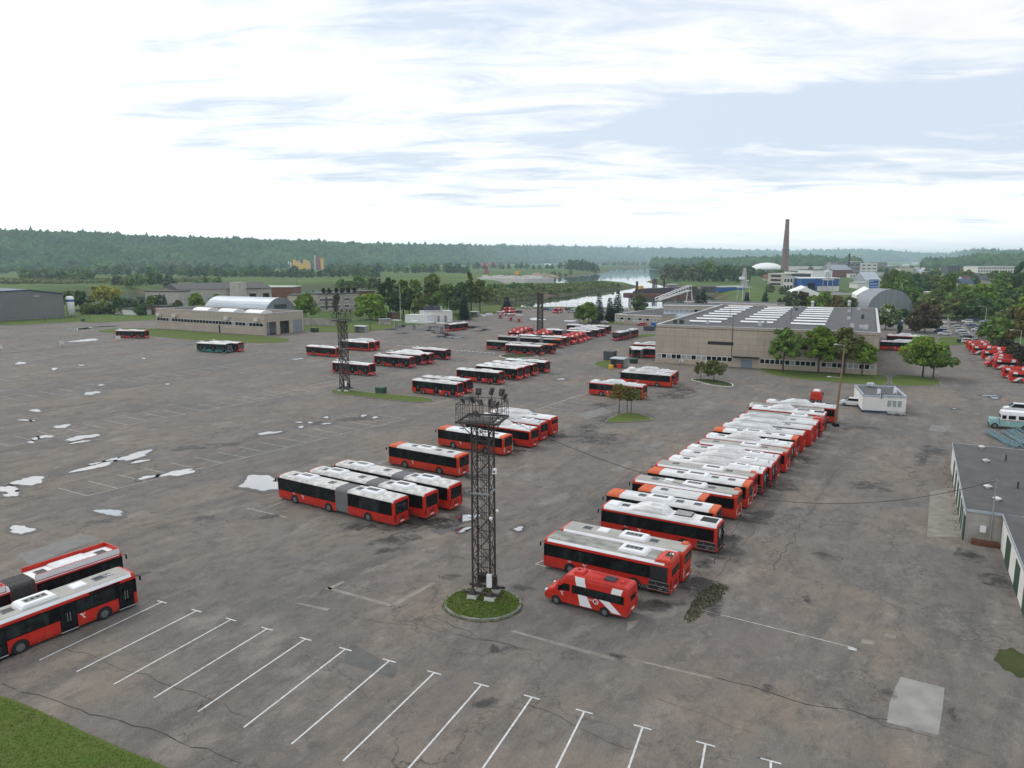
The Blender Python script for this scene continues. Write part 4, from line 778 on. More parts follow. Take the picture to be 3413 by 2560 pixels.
# --- the row on the right, nearest first
b667 = bus('city_bus', 'x', GR, **dict(OLD, paint='red', roof='mroof', pods=(('fan', -2.3),), hatches=(), number='667', rear_block='orange', broken='side', stripe=None, tail_white=False, rear_win=(1.7, 2.3)))
AZR = -60
for proto, ref, c, z, lab, L in [
    (b667, (2234, 1981), 'rl', .3, 'red bus 667 with mossy grey roof and open engine hatch beside the minibus', 12),
    (old, (2280, 1847), 'rl', 2.82, 'orange red bus with smooth grey roof directly behind bus 667', 12),
    (solx, (2388, 1842), 'rl', .3, 'stripped red bus with dismantled tail and big white roof hump', 12),
    (vdl, (2387, 1712), 'rl', 2.7, 'bus with white roof and orange ends tucked behind the stripped bus', 12),
    (old.name, (2458, 1654.6), 'rl', 2.82, 'orange red grey-roofed bus standing behind the short orange-topped midibus', 12),
    (vdl.name, (2496, 1623), 'rl', 2.75, 'white-roofed bus with orange nose and black flank near the middle of the right row', 12),
    (oldr, (2511.6, 1595), 'rl', 2.82, 'grey-roofed red bus just beyond the one with the orange nose', 12),
    (solb, (2545, 1578), 'rl', 2.75, 'white-roofed bus with bare black engine bay at its tail', 12),
    (solb.name, (2574, 1556), 'rl', 2.75, 'humped bus with torn-off bumper trailing on the asphalt', 12),
    (sol, (2591, 1535), 'rl', 2.75, 'humped white-roofed bus with dark rear window beside the torn bumper', 12),
    (oldr.name, (2624, 1511), 'rl', 2.82, 'grey-roofed bus between two white humped buses in the right row', 12),
    (solb.name, (2638, 1491), 'rl', 2.75, 'humped bus with gutted tail beside the four big tank covers', 12),
    (vdl.name, (2656, 1466), 'rl', 2.75, 'orange-ended bus parked next to the gas buses with full-length tank covers', 12),
    (cng, (2679, 1451), 'rl', 2.75, 'gas bus with long white tank cover, first of three from the near side', 12),
    (cng.name, (2706, 1433), 'rl', 2.75, 'gas bus with long white tank cover, middle of the three', 12),
    (cng.name, (2722, 1417), 'rl', 2.75, 'gas bus with long white tank cover, last of the three', 12),
    (b667.name, (2742, 1402), 'rl', 2.8, 'grey-roofed bus with raised red engine hood beyond the tank covers', 12),
    (solx.name, (2751, 1384), 'rl', 2.75, 'humped bus with open roof cooler near the far end of the right row', 12),
    (sol.name, (2789, 1362), 'rl', 2.75, 'red bus with white hump at the far end beside the wooden pole', 12)]:
    pr = D.objects[proto] if isinstance(proto, str) else proto; put(pr, ref, c, AZR, z, lab, GR, L)
midi = bus('midibus', 'x', GR, **dict(VDL, L=7.6, pods=(), hatches=(1.0,), wheels=(1.9, -1.8), doors=(2.9, -.4), nwin=4, H=2.8)); put(midi, (2348, 1672), 'rl', AZR, 2.6, 'short orange-topped midibus wedged between two long buses', GR, 7.6)
whb = bus('city_bus', 'x', GR, **dict(OLD, paint='wpaint', roof='mroof', pods=(), hatches=(1.5, -1.5), stripe=None)); put(whb, (2741, 1372), 'rl', AZR, 2.82, 'plain white bus without red paint near the far end of the right row', GR, 12)
# --- the row left of the nearest tower
AZM = -58
put(art, (927, 1656), 'fl', AZM, .3, 'articulated bus with its rear wheel missing, closest of the three', GM, 18)
art2 = bus('articulated_bus', 'x', GM, **ARTB)
put(art2, (1415, 1654), 'rl', AZM, 2.8, 'middle articulated bus of the three side by side', GM, 18)
put(art2, (1498, 1627), 'rl', AZM, 2.8, 'articulated bus farthest from the round island, of the three side by side', GM, 18)
put(vdl, (1528, 1529), 'rl', AZM, 2.62, 'orange-nosed bus standing alone between the articulated buses and the tower', GM, 12)
put(vdl, (1679, 1464), 'rl', AZM, 2.62, 'orange-nosed bus seen through the lattice of the nearest tower', GM, 12)
put(sol, (1769, 1437), 'rl', AZM, 2.75, 'red humped bus under the tower platform, nearer of the pair', GM, 12)
put(sol, (1801, 1416), 'rl', AZM, 2.75, 'red humped bus under the tower platform, farther of the pair', GM, 12)
put(cng, (1836, 1399), 'rl', AZM, 2.75, 'red gas bus with long white tank cover behind the tower platform', GM, 12)
# --- around the small tree island
put(sol, (1962, 1271.5), 'fl', -59, 2.85, 'red white-roofed bus half hidden behind the thin brown tree', 'buses by the tree island', 12)
h2 = bus('city_bus', 'x', None, **dict(SOL, paint='orange', band=(1.26, 2.66))); put(h2, (2238, 1253), 'rl', -60, 2.75, 'orange bus with black window band in front of the workshop', 'buses by the tree island', 12)
put(sol, (2252, 1243), 'rl', -60, 2.75, 'red bus hidden behind the orange bus in front of the workshop', 'buses by the tree island', 12)
# --- nose-out column of black and red buses
AZN = 121
for ref, lab in [((1526, 1322), 'black and red bus at the near end of the column, closest to the grass strip'), ((1556.5, 1269.4), 'black and red bus squeezed right behind the bus at the near end of the column'), ((1665, 1242), 'black and red bus standing alone in the middle of the column'), ((1726, 1229), 'black and red bus first of the tight group of four'), ((1750, 1222.8), 'black and red bus second of the tight group of four'), ((1778, 1215.7), 'black and red bus third of the tight group of four'), ((1820, 1207.6), 'black and red bus at the far end of the tight group of four')]:
    put(nb, ref, 'fr', AZN, .3 if ref[1] == 1322 else 2.88, lab, GN, 12)
for ref, lab in [((1232, 1251), 'red and black bus seen through the second lattice tower'), ((1367, 1225), 'red and black bus in front of the pair beyond the second tower'), ((1404, 1183.6), 'red and black bus behind the front bus beyond the second tower'), ((1487, 1168), 'red and black bus beside the zebra crossing')]:
    put(lb, ref, 'fr', 119, .3 if ref[1] > 1200 else 2.8, lab, GL, 12)
cg2 = bus('gas_bus', 'x', GL, **dict(CNG, paint='red', band_mat='black', pods=(('hump', -4.2, 2.4, .55),), rear_win=(1.4, 2.6), stripe=None))
put(cg2, (1432, 1181), 'fr', 119, 2.8, 'white-humped bus with red nose between red and black buses', GL, 12)
put(lb, (1119.7, 1161), 'rl', -60, 2.75, 'red and black bus with its back to the camera left of the second tower', GL, 12)
put(lb, (1229, 1143), 'rl', -60, 2.75, 'red and black bus with its back to the camera behind the second tower', GL, 12)
put(cg2, (1249, 1140), 'rl', -60, 2.75, 'white-humped bus with red tail behind the second tower', GL, 12)
put(lb, (484, 1126), 'fr', 100, .3, 'single red and black bus beside the grass in front of the washing hall', None, 12)
tb = bus('city_bus', 'x', None, **dict(LB, paint='navy', cant='navy', arch_mat='teal', lower=(.8, 'teal'), stripe=[(-1.5, 5.8, .42, 1.15, 'teal')], logo=True)); put(tb, (757, 1175), 'fr', 112, .3, 'dark blue and teal bus on the open yard', 'pair of buses on the open yard', 12)
put(lb, (796, 1171), 'fr', 112, .3, 'red and black bus half hidden behind the teal bus', 'pair of buses on the open yard', 12)
put(lb, (1497, 1103), 'fl', 216, .3, 'red and black bus pulled up at the refuelling canopies', None, 12)
# --- the crowd in the far middle
bi = bus('articulated_bus', 'x', GG, **dict(L=23.5, paint='brick', roof='groof', band=(1.26, 2.66), bellows=((4.2, 5.5), (-4.3, -3.0)), wheels=(9.0, 3.0, -5.4, -9.2), doors=(10.4, 7, 1, -7), nwin=13, front_cap='orange2', cap_len=2.2))
put(bi, (1842, 1178), 'fr', 120, .3, 'long double-jointed bus with grey roof, nearer of the two', GG, 23.5); put(bi, (1868, 1133), 'fr', 120, 2.8, 'long double-jointed bus with grey roof, farther of the two', GG, 23.5)
put(lb, (1803, 1183), 'fr', 118, .3, 'red and black bus by the small kerbed island with the crossing', GG, 12)
artn = bus('articulated_bus', 'x', GG, **dict(ARTB, roof='wroof', pods=(('low', 5), ('low', -6)), paint='dkred')); put(artn, (1888, 1126), 'fr', 120, 2.8, 'articulated bus with a plain white roof beside the double-jointed buses', GG, 18)
put(artn, (1969, 1106), 'fr', 120, 2.8, 'dark red articulated bus right behind the crowded minibuses', GG, 18)
for ref, lab in [((1995, 1100), 'white-humped gas bus next to the dark red articulated bus'), ((2014, 1096), 'white-humped gas bus in the middle of the far group')]: put(cg2, ref, 'fr', 120, 2.8, lab, GG, 12)
put(artn, (2030, 1089), 'fr', 120, 2.8, 'articulated bus at the far edge of the crowd near the third tower', GG, 18)
put(artn, (2040, 1133), 'fr', 212, .3, 'dark articulated bus driving up the aisle towards the camera', None, 18)
# --- beside the workshop
put(lb, (2096, 1186), 'fl', -62, .3, 'red and black bus half inside the left flank of the workshop, nearer one', 'buses half inside the workshop', 12); put(sol, (2108, 1145), 'fl', -62, 2.8, 'white-roofed bus half inside the workshop behind the red and black one', 'buses half inside the workshop', 12)
put(cg2, (2931, 1164), 'fl', -62, .3, 'black bus with white hump emerging beside the right end of the workshop', 'buses at the right end of the workshop', 12); put(sol, (2955, 1117), 'fl', -62, 2.8, 'white-roofed bus behind the black humped bus at the right end of the workshop', 'buses at the right end of the workshop', 12)
# --- lower left
put(bus('city_bus', 'x', None, **dict(OLD, paint='red', pods=(('fan', -1.0), ('box', 2.0)), roof_text='79', doors=(5.0, .6, -4.2), number=None, stripe=[(2.2, 4.6, 2.44, 2.62, 'black')])), (464, 2007), 'fr', 33, .3, 'red bus with the number 79 on its roof and open doors beside the long bays', 'two buses at the left edge', 12)
put(bus('articulated_bus', 'x', None, **dict(L=18, paint='red', roof='wroof', band=(1.2, 2.5), fairing='red', broken='dark', bellows=((.2, 2.0),), wheels=(6.3, 3.1, -5.3), doors=(7.6, 4.7, -3.6), pods=(('low', 5.2), ('low', -5)), hatches=(7.7, 2.9), nwin=10)), (409, 1828), 'fr', 33.5, 3.15, 'articulated bus with red roof coaming and black bellows at the left edge', 'two buses at the left edge', 18)
# ---------------------------------------------------------------- minibuses, cars, vans
def minibus(name, label, group, num=None, text=True):
    root = thing(name, label, 'minibus', (0, 0, 0), 0, group); w = 1.0; mb = MB(); rows = [(-3.68, .55, .95, 2.35, .82), (-3.62, .42, .99, 2.60, .86), (-3.45, .36, 1.0, 2.72, .88), (0, .34, 1.0, 2.78, .88), (1.25, .34, 1.0, 2.78, .87), (1.75, .34, 1.0, 2.66, .84), (1.98, .34, 1.0, 2.48, .82), (2.75, .34, .99, 1.44, .92), (3.35, .36, .96, 1.22, .80), (3.62, .42, .90, .98, .72), (3.70, .50, .84, .72, .70)]
    for x, zb, hw, zt, tw in rows: pass
    def ring(x, zb, hw, zt, tw):
        zm = min(2.02, zb + (zt - zb) * .74); h = [(hw, zb), (hw, zm), (hw - (hw - tw) * .35, zm + (zt - zm) * .55), (tw, zt - .03), (0, zt)]
        return [(x, -y, z) for y, z in h] + [(x, y, z) for y, z in h[::-1][1:]]
    mb.loft([ring(*r) for r in rows]); mb.build('body', M['red'], root)
    k = MB(); q = .012
    k.add([(2.0 + q, -.83, 2.44 + q), (2.0 + q, .83, 2.44 + q), (2.73 + q, .94, 1.46 + q), (2.73 + q, -.94, 1.46 + q)], [(0, 1, 2, 3), (3, 2, 1, 0)]); k.build('windscreen', M['wscreen'], root)
    for s in (1, -1):
        k = MB(); yy = sorted((s * (w - .03), s * (w + .012))); k.box(-3.3, 1.15, *yy, 1.32, 2.0, 0)
        for a, e in ((-3.2, -1.75), (-1.65, -.45), (-.35, .35), (.42, 1.05)): k.box(a, e, *sorted((s * w, s * (w + .018))), 1.38, 1.95, 1)
        k.build('side_window', [M['black'], M['glass2']], root)
        k = MB(); pts = [(1.35, 1.38), (2.42, 1.38), (2.35, 1.52), (1.9, 1.98), (1.35, 1.98)]; pts = [(a, s * (w + .010), b_) for a, b_ in pts]; k.poly(pts if s < 0 else pts[::-1]); k.build('door_window', M['glass'], root)
        k = MB()
        for pts in ([(-.15, 1.31), (.62, 1.31), (.42, .40), (-.62, .40)], [(-2.1, 1.31), (-1.2, 1.31), (-2.35, .45), (-3.1, .45)]):
            pts = [(a, s * (w + .006), b_) for a, b_ in pts]; k.poly(pts if s > 0 else pts[::-1])
        for x0, x1, e in ((-.1, .75, .12), (-3.05, -2.2, -.1)):
            z1, y1 = 2.41, .964; zt = 2.75 if x0 > -1 else 2.5; yt = .972 + (.893 - .972) * (zt - z1) / .34
            k.add([(x0, s * 1.008, 2.03), (x1, s * 1.008, 2.03), (x1 + e, s * .972, z1), (x0 + e, s * .972, z1), (x1 + e * 1.5, s * yt, zt), (x0 + e * 1.5, s * yt, zt)], [(0, 1, 2, 3), (3, 2, 4, 5)])
        k.build('white_stripe', M['wpaint'], root)
        k = MB(); k.box(3.38, 3.64, *sorted((s * .66, s * .90)), .86, 1.06); k.build('headlight', M['lamp'], root)
        k = MB(); k.box(-3.69, -3.55, *sorted((s * .84, s * .985)), .75, 1.3); k.build('tail_light', M['tail'], root)
        k = MB(); k.box(2.1, 2.3, *sorted((s * 1.02, s * 1.22)), 1.4, 1.75); k.build('mirror', M['black'], root)
        for x in (2.55, -1.72):
            k = MB(); n = 12; q2 = [(x + .44 * math.cos(PI * i / n), s * (w + .014), .36 + .44 * math.sin(PI * i / n)) for i in range(n + 1)]; k.poly(q2 if s < 0 else q2[::-1]); k.build('wheel_arch', M['arch'], root); wheel(root, x, s * (w - .05), .36, .22)
        if text: k = MB(); bird_logo(k, 2.05, 1.1, s * (w + .008), .34, s); k.build('emblem', M['wpaint'], root)
    k = MB(); k.frus(.35, 1.25, -.5, .5, 2.76, 2.98, .12, .1); o = k.build('roof_unit', M['red'], root); k = MB(); k.disc((.95, 0, 2.985), .14, (0, 0, 1)); k.build('fan_grille', M['arch'], o)
    k = MB(); k.frus(-2.3, -1.3, -.42, .42, 2.74, 2.83, .05, .05, ring=False); k.build('roof_hatch', M['glass2'], root)
    k = MB(); k.frus(-2.95, -2.65, -.18, .18, 2.74, 2.82, .05, .05); k.build('roof_vent', M['red'], root)
    k = MB(); [k.box(-3.2, .2, -.7 + i * .2, -.67 + i * .2, 2.76, 2.785) for i in range(8)]; k.build('roof_ribs', M['red'], root)
    k = MB(); k.box(-3.70, -3.6, -.5, .5, 1.55, 1.95); k.build('rear_window', M['glass'], root); k = MB(); k.box(-3.715, -3.6, -.26, .26, .74, .86); k.build('number_plate', M['plate'], root)
    if num: lettering(num, .24, (.95, w - .02, 2.14), 1, root).rotation_euler = (PI / 2 - .13, 0, PI)
    if text:
        k = MB(); 
        for s in (1, -1):
            k.disc((-.95, s * (w + .006), 1.05), .23, (0, s, 0), 20, 0); k.disc((-.95, s * (w + .010), 1.05), .17, (0, s, 0), 20, 1); pts = [(-.87, 1.05), (-1.0, 1.16), (-.93, 1.16), (-.80, 1.05), (-.93, .94), (-1.0, .94)]
            pts = [(-1.9 - a if s > 0 else a, s * (w + .013), b_) for a, b_ in pts]; k.poly(pts, 0); k.poly(pts[::-1], 0)
        k.build('round_emblem', [M['wpaint'], M['dkred']], root); lettering('Kauno', .26, (-.42, w + .008, 1.12), 1, root, name='lettering')
    return root
def putm(root, ref, corner, az, label, group, z=.4): return put(root, ref, corner, az, z, label, group, 7.4, 1.0)
MG = 'red and white minibuses in the crowded middle group'; MR = 'red and white minibuses in the row by the dark hedge'
mini1 = minibus('minibus', 'x', None, '367'); mini = minibus('minibus', 'x', None)
putm(mini1, (2094, 2060), 'rl', -60, 'red minibus with white stripes and number 367 beside the round island', None)
for ref, lab in [((1913, 1146), 'minibus nearest the joined buses in the front line of minibuses'), ((1936, 1142), 'second minibus of the front line of minibuses'), ((1950, 1137), 'third minibus of the front line of minibuses'), ((1962, 1132), 'minibus beside the dark red articulated bus')]: putm(mini, ref, 'fr', 120, lab, MG)
for k, ref in enumerate([(1838, 1131), (1850, 1126), (1861, 1121)]): putm(mini, ref, 'fr', 120, 'red minibus roof in the second line of minibuses', MG)
for k, ref in enumerate([(1752, 1126), (1764, 1118), (1778, 1114)]): putm(mini, ref, 'fr', 120, 'red minibus roof in the hindmost line of minibuses', MG)
AZ3 = 112
for ref, c, az, lab in [((3365, 1270), 'rr', AZ3, 'red minibus closest to the camera in the hedge row'), ((3341, 1256), 'rr', AZ3, 'red minibus just behind the closest one in the hedge row'), ((3313, 1227), 'rr', AZ3, 'red minibus alongside the two that face outward'), ((3283, 1218), 'fl', AZ3 + 180, 'red minibus facing outward with pale windscreen, nearer of two'), ((3288, 1208), 'fl', AZ3 + 180, 'red minibus facing outward with pale windscreen, farther of two'), ((3273, 1196), 'rr', AZ3, 'red minibus in the middle of the hedge row'), ((3283, 1183), 'fl', AZ3 + 180, 'red minibus hidden behind the middle one of the hedge row'), ((3240, 1178), 'rr', AZ3, 'red minibus with passenger-side windows in view near the far end of the hedge row'), ((3228, 1168), 'rr', AZ3, 'red minibus second from the far end of the hedge row'), ((3220, 1160), 'rr', AZ3, 'red minibus at the far end of the hedge row beside the car park')]: putm(mini, ref, c, az, lab, MR)
for ref, c, az, lab in [((1672, 1049), 'rr', 100, 'red minibus standing by the lawn at the far yard edge'), ((1716, 1040), 'fr', 120, 'red minibus parked beside the black car at the far yard edge'), ((1852, 1043), 'fl', 215, 'red minibus nosing out of the line of cars by the river fence')]: putm(mini, ref, c, az, lab, 'minibuses at the far yard edge')
def car(name, col, kind='hatch'):
    root = thing(name, 'x', 'car'); w = .88
    P_ = {'hatch': [(-2.05, .75), (-2.0, 1.0), (-1.75, 1.42), (.35, 1.45), (1.05, .98), (1.9, .82), (2.1, .6)], 'saloon': [(-2.25, .70), (-2.2, .98), (-1.55, 1.02), (-.95, 1.4), (.35, 1.43), (1.05, .98), (2.05, .82), (2.25, .6)], 'mpv': [(-2.1, .8), (-2.08, 1.1), (-1.9, 1.62), (.45, 1.66), (1.3, 1.08), (1.95, .9), (2.12, .6)], 'van': [(-2.3, .6), (-2.28, 1.2), (-2.2, 1.9), (.9, 1.95), (1.75, 1.2), (2.35, 1.0), (2.5, .6)]}[kind]
    beltz = {'hatch': .92, 'saloon': .92, 'mpv': 1.02, 'van': 1.12}[kind]
    def ring(x, zt):
        zb = .26; zc = min(zt, beltz); tw = w - .04 if zt <= beltz + .06 else w - .22; zm = (zb + zc) / 2
        h = [(w - .06, zb), (w, zm), (w - .02, zc), (tw, max(zc + .005, zt - .04)), (0, max(zc + .01, zt))]; return [(x, -y, z) for y, z in h] + [(x, y, z) for y, z in h[::-1][1:]]
    mb = MB(); mb.loft([ring(x, z) for x, z in P_]); mb.build('body', col, root)
    up = [p for p in P_ if p[1] > beltz + .12]; k = MB(); (x0, z0), (x1, z1) = up[0], up[-1]; f, r_ = P_[P_.index(up[-1]) + 1], P_[P_.index(up[0]) - 1]
    for s in (1, -1):
        pts = [(r_[0] * .35 + x0 * .65 + .08, beltz + .05), (f[0] * .72 + x1 * .28, beltz + .05), (x1 + .02, z1 - .12), (x0 + .12, z0 - .12)]
        pts = [(a, s * (w - .015 - (b_ - beltz) / (z1 - beltz) * .19 + .012), b_) for a, b_ in pts]; k.poly(pts if s < 0 else pts[::-1])
    for a, e in (((x1, z1), f), ((x0, z0), r_)):
        dx, dz = e[0] - a[0], e[1] - a[1]; n = Vector((abs(dz), 0, abs(dx))).normalized() * .015; n.x *= 1 if a[0] > 0 or e[0] > a[0] else -1
        P0 = (a[0] + dx * .1 + n.x, a[1] + dz * .1 + n.z); P1 = (a[0] + dx * .88 + n.x, a[1] + dz * .88 + n.z); k.add([(P0[0], -w + .26, P0[1]), (P0[0], w - .26, P0[1]), (P1[0], w - .12, P1[1]), (P1[0], -w + .12, P1[1])], [(0, 1, 2, 3), (3, 2, 1, 0)])
    k.build('window', M['glass'], root)
    for x in (P_[0][0] + .78, P_[-1][0] - .85):
        for s in (1, -1): wheel(root, x, s * (w - .07), .32, .2)
    for s in (1, -1):
        k = MB(); k.box(P_[-1][0] - .12, P_[-1][0] - .02, *sorted((s * .5, s * .8)), .60, .74); k.build('headlight', M['lamp'], root)
        k = MB(); k.box(P_[0][0] - .01, P_[0][0] + .08, *sorted((s * .55, s * .82)), .72, .9); k.build('tail_light', M['tail'], root)
    return root
CP = {n: mk('car_paint_' + n, c, .3, coat=.5, var=.1, metal=m) for n, c, m in [('white', (.72, .73, .74), 0), ('silver', (.45, .47, .49), .3), ('grey', (.15, .16, .18), .2), ('black', (.012, .012, .014), 0), ('blue', (.02, .06, .2), .1), ('red', (.42, .012, .02), 0), ('pale_green', (.45, .55, .52), .1)]}
CARS = {}
def put_car(col, kind, px, az, label, group=None, name='parked_car', z=.02):
    key = (col, kind)
    if key not in CARS: CARS[key] = car(name, CP[col], kind)
    p = G(*px, z); place(CARS[key], (p.x, p.y, z), PI / 2 - R(az), label, group, USED)
GC = 'cars in the car park beside the minibus row'
put_car('white', 'mpv', (2838, 1352), -62, 'white estate car with roof light between the pole and the kiosk', name='parked_car')
put_car('red', 'hatch', (2139, 1086), -62, 'red car parked in front of the office block'); put_car('silver', 'saloon', (2012, 1078), -62, 'silver car beside the trees by the office block'); put_car('black', 'saloon', (1981, 1078), -62, 'black car under the trees by the office block')
put_car('white', 'mpv', (3147, 1117), -68, 'white people carrier at the near left corner of the car park', GC); put_car('blue', 'mpv', (3132, 1108), -68, 'blue car right behind the white people carrier', GC); put_car('white', 'hatch', (3141, 1099), -68, 'white car behind the blue one at the left of the car park', GC); put_car('black', 'mpv', (3138, 1066), -68, 'dark estate car on the far left of the car park', GC); put_car('white', 'hatch', (3146, 1077), 25, 'small white hatchback at the far left of the car park', GC)
put_car('black', 'saloon', (3185, 1071), -68, 'black saloon at the back edge of the car park', GC); put_car('white', 'mpv', (3222, 1076), -68, 'large white estate car at the back of the car park', GC); put_car('blue', 'saloon', (3246, 1071), -68, 'dark blue saloon beside the large white estate', GC); put_car('grey', 'hatch', (3198, 1081), 25, 'grey hatchback in front of the large white estate', GC); put_car('pale_green', 'saloon', (3283, 1076), -68, 'pale green car at the right rear of the car park', GC)
p, q = (3184, 1088), (3229, 1132)
for k in range(9):
    f = k / 8; c = ('grey', 'silver', 'pale_green', 'silver', 'white', 'silver', 'silver', 'grey', 'black')[k]
    put_car(c, ('hatch', 'saloon', 'mpv')[k % 3], (p[0] + (q[0] - p[0]) * f, p[1] + (q[1] - p[1]) * f), 118, c.replace('_', ' ') + ' car in the long middle line of the car park', GC)
for k, (c, px) in enumerate([('silver', (3236, 1084)), ('blue', (3243, 1091)), ('grey', (3249, 1098)), ('white', (3258, 1104))]): put_car(c, 'saloon', px, 118, c + ' car in the short right-hand line of the car park', GC)
put_car('white', 'mpv', (3226, 1144), 112, 'white car right beside the far end of the minibus row', GC); put_car('black', 'hatch', (3212, 1143), 112, 'black car half hidden by the far end of the minibus row', GC); put_car('silver', 'saloon', (3250, 1141), 112, 'silver car behind the roofs of the minibus row', GC)
for c, kd, px, lab in [('blue', 'hatch', (2991, 1082), 'blue car beside the workshop corner under the flowering tree'), ('white', 'mpv', (3012, 1074), 'white car between the flowering tree and the brown tree'), ('silver', 'hatch', (3030, 1068), 'silver car partly hidden by the brown tree')]: put_car(c, kd, px, -68, lab, 'cars between the two trees')
GB = 'cars parked beyond the grey warehouse'
for c, kd, px, lab in [('silver', 'hatch', (249, 1036), 'silver car next to the white tank'), ('black', 'saloon', (262, 1038), 'black saloon second from the white tank'), ('blue', 'mpv', (276, 1041), 'dark blue people carrier in the line beyond the warehouse'), ('pale_green', 'hatch', (299, 1043), 'pale green hatchback in the line beyond the warehouse'), ('blue', 'saloon', (322, 1047), 'blue saloon at the near end of the line beyond the warehouse'), ('black', 'saloon', (374, 1047), 'black car beside the small white shed'), ('silver', 'hatch', (396, 1049), 'silver car in front of the small white shed')]: put_car(c, kd, px, -62, lab, GB)
GV = 'cars in the line by the river fence'
for c, kd, px, lab in [('silver', 'saloon', (1760, 1030), 'silver car by the pale utility cabin at the river fence'), ('blue', 'saloon', (1822, 1034), 'dark blue car in the line by the river fence'), ('silver', 'hatch', (1845, 1035), 'silver car left of the red minibus by the river fence'), ('black', 'mpv', (1893, 1034), 'black people carrier by the river fence'), ('silver', 'mpv', (1905, 1042), 'silver car standing forward of the line by the river fence'), ('white', 'saloon', (1925, 1033), 'white car at the tree end of the river fence line'), ('black', 'hatch', (1727, 1043), 'black and white car beside the far red minibuses'), ('white', 'hatch', (2085, 1033), 'white car behind the office roof edge'), ('white', 'saloon', (2060, 1030), 'white car behind the spruces')]: put_car(c, kd, px, 30 if 'people' in lab else -62, lab, GV)
# white van and old pale-blue workshop truck at the right edge
put_car('white', 'van', (3395, 1378), -66, 'white van at the right edge behind the old mint-coloured truck', name='white_van')
t = thing('old_box_truck', 'old white and mint box truck with red stripe at the right edge', 'truck'); w = 1.15
k = MB(); k.frus(-3.4, 1.3, -w, w, 1.55, 2.95, .12, .18); k.build('box_body', M['wpaint'], t); k = MB(); k.box(-3.4, 1.3, -w, w, .55, 1.5); k.frus(1.3, 2.75, -w + .12, w - .12, .55, 1.62, .25, .18, .0); k.build('body', M['mint'], t); k = MB(); k.box(-3.4, 1.3, -w - .006, w + .006, 1.5, 1.58); k.build('red_stripe', M['dkred'], t)
for x0, x1 in ((.5, 1.1), (-.8, .2), (-2.2, -1.2)):
    k = MB()
    for s in (1, -1): k.box(x0, x1, *sorted((s * (w - .2), s * (w + .0))), 1.72, 2.35)
    k.build('side_window', M['glass2'], t)
k = MB(); k.box(1.2, 1.31, -w + .2, w - .2, 1.75, 2.4); k.build('windscreen', M['wscreen'], t); k = MB(); k.box(2.74, 2.86, -1.1, 1.1, .5, .7); k.build('bumper', M['black'], t)
for s in (1, -1): k = MB(); k.disc((2.765, s * .72, 1.05), .12, (1, 0, 0)); k.build('headlight', M['lamp'], t)
k = MB(); bird_logo(k, .2, 1.1, w + .01, .4, 1); k.build('emblem', M['wpaint'], t)
for x in (2.0, -2.2):
    for s in (1, -1): wheel(t, x, s * (w - .08), .47, .26)
p = G(3298, 1427); rz = PI / 2 - R(-64); t.rotation_euler[2] = rz; c, s = math.cos(rz), math.sin(rz); t.location = (p.x - (2.7 * c - 1.1 * s), p.y - (2.7 * s + 1.1 * c), .02)
# dismantled beams in a heap
rb = random.Random(3)
for k, (a, e) in enumerate([((3287, 1437), (3385, 1490)), ((3300, 1434), (3398, 1488)), ((3345, 1437), (3412, 1480)), ((3363, 1433), (3425, 1480)), ((3378, 1432), (3445, 1478)), ((3392, 1428), (3470, 1470)), ((3335, 1452), (3420, 1494)), ((3310, 1450), (3380, 1495))]):
    A, E = G(*a, .45 if k < 6 else .15), G(*e, .35 if k < 6 else .15); mb = MB(); d = (E - A).normalized(); n = Vector((-d.y, d.x, 0)) * .22
    for off, tk in ((n, .12), (-n, .12), (Vector((0, 0, .12)), .1)): mb.bar(A + off, E + off, tk)
    for f in (.1, .3, .5, .7, .9): mb.bar(A.lerp(E, f) + n, A.lerp(E, f) - n, .1)
    mb.bar(A + n, A - n, .25); o = mb.build('roof_beam', M['tealbeam']); tag(o, 'pale blue steel beam in the heap beside the old truck', 'beam', 'heap of pale blue beams')
# red machine body seen over the far end of the right row, and a small tractor behind the kiosk
t = thing('red_crew_cab', 'red cab with white roof tank behind the far end of the right row', 'truck'); k = MB(); k.frus(-1.2, 1.0, -.95, .95, .5, 2.3, .2, .18); k.build('body', M['orange'], t); k = MB(); k.frus(-.8, .5, -.6, .6, 2.28, 2.65, .25, .2); k.build('roof_tank', M['wpaint'], t); k = MB(); k.box(.78, .93, -.75, .75, 1.3, 1.95); k.build('windscreen', M['wscreen'], t); k = MB(); k.box(.8, 1.0, 1.0, 1.2, 1.3, 1.9); k.build('mirror', M['black'], t)
for x in (-.8, .5):
    for s in (1, -1): wheel(t, x, s * .85, .42, .24)
p = G(2722, 1342); t.location = (p.x, p.y, .02); t.rotation_euler[2] = PI / 2 - R(120)
t = thing('small_tractor', 'small dark red tractor half hidden behind the white kiosk', 'tractor'); k = MB(); k.frus(-.6, .7, -.65, .65, .6, 2.2, .2, .15); k.build('cab', M['dkred'], t); k = MB(); k.box(.5, 1.9, -.35, .35, .55, 1.15); k.build('bonnet', M['dkred'], t); k = MB(); k.box(-.1, .62, -.6, .6, 1.35, 2.0); k.build('window', M['glass'], t)
for x, r_ in ((-.2, .62), (1.5, .4)):
    for s in (1, -1): wheel(t, x, s * .75, r_, .28)
p = G(2871, 1318); t.location = (p.x, p.y, .02); t.rotation_euler[2] = PI / 2 - R(205)
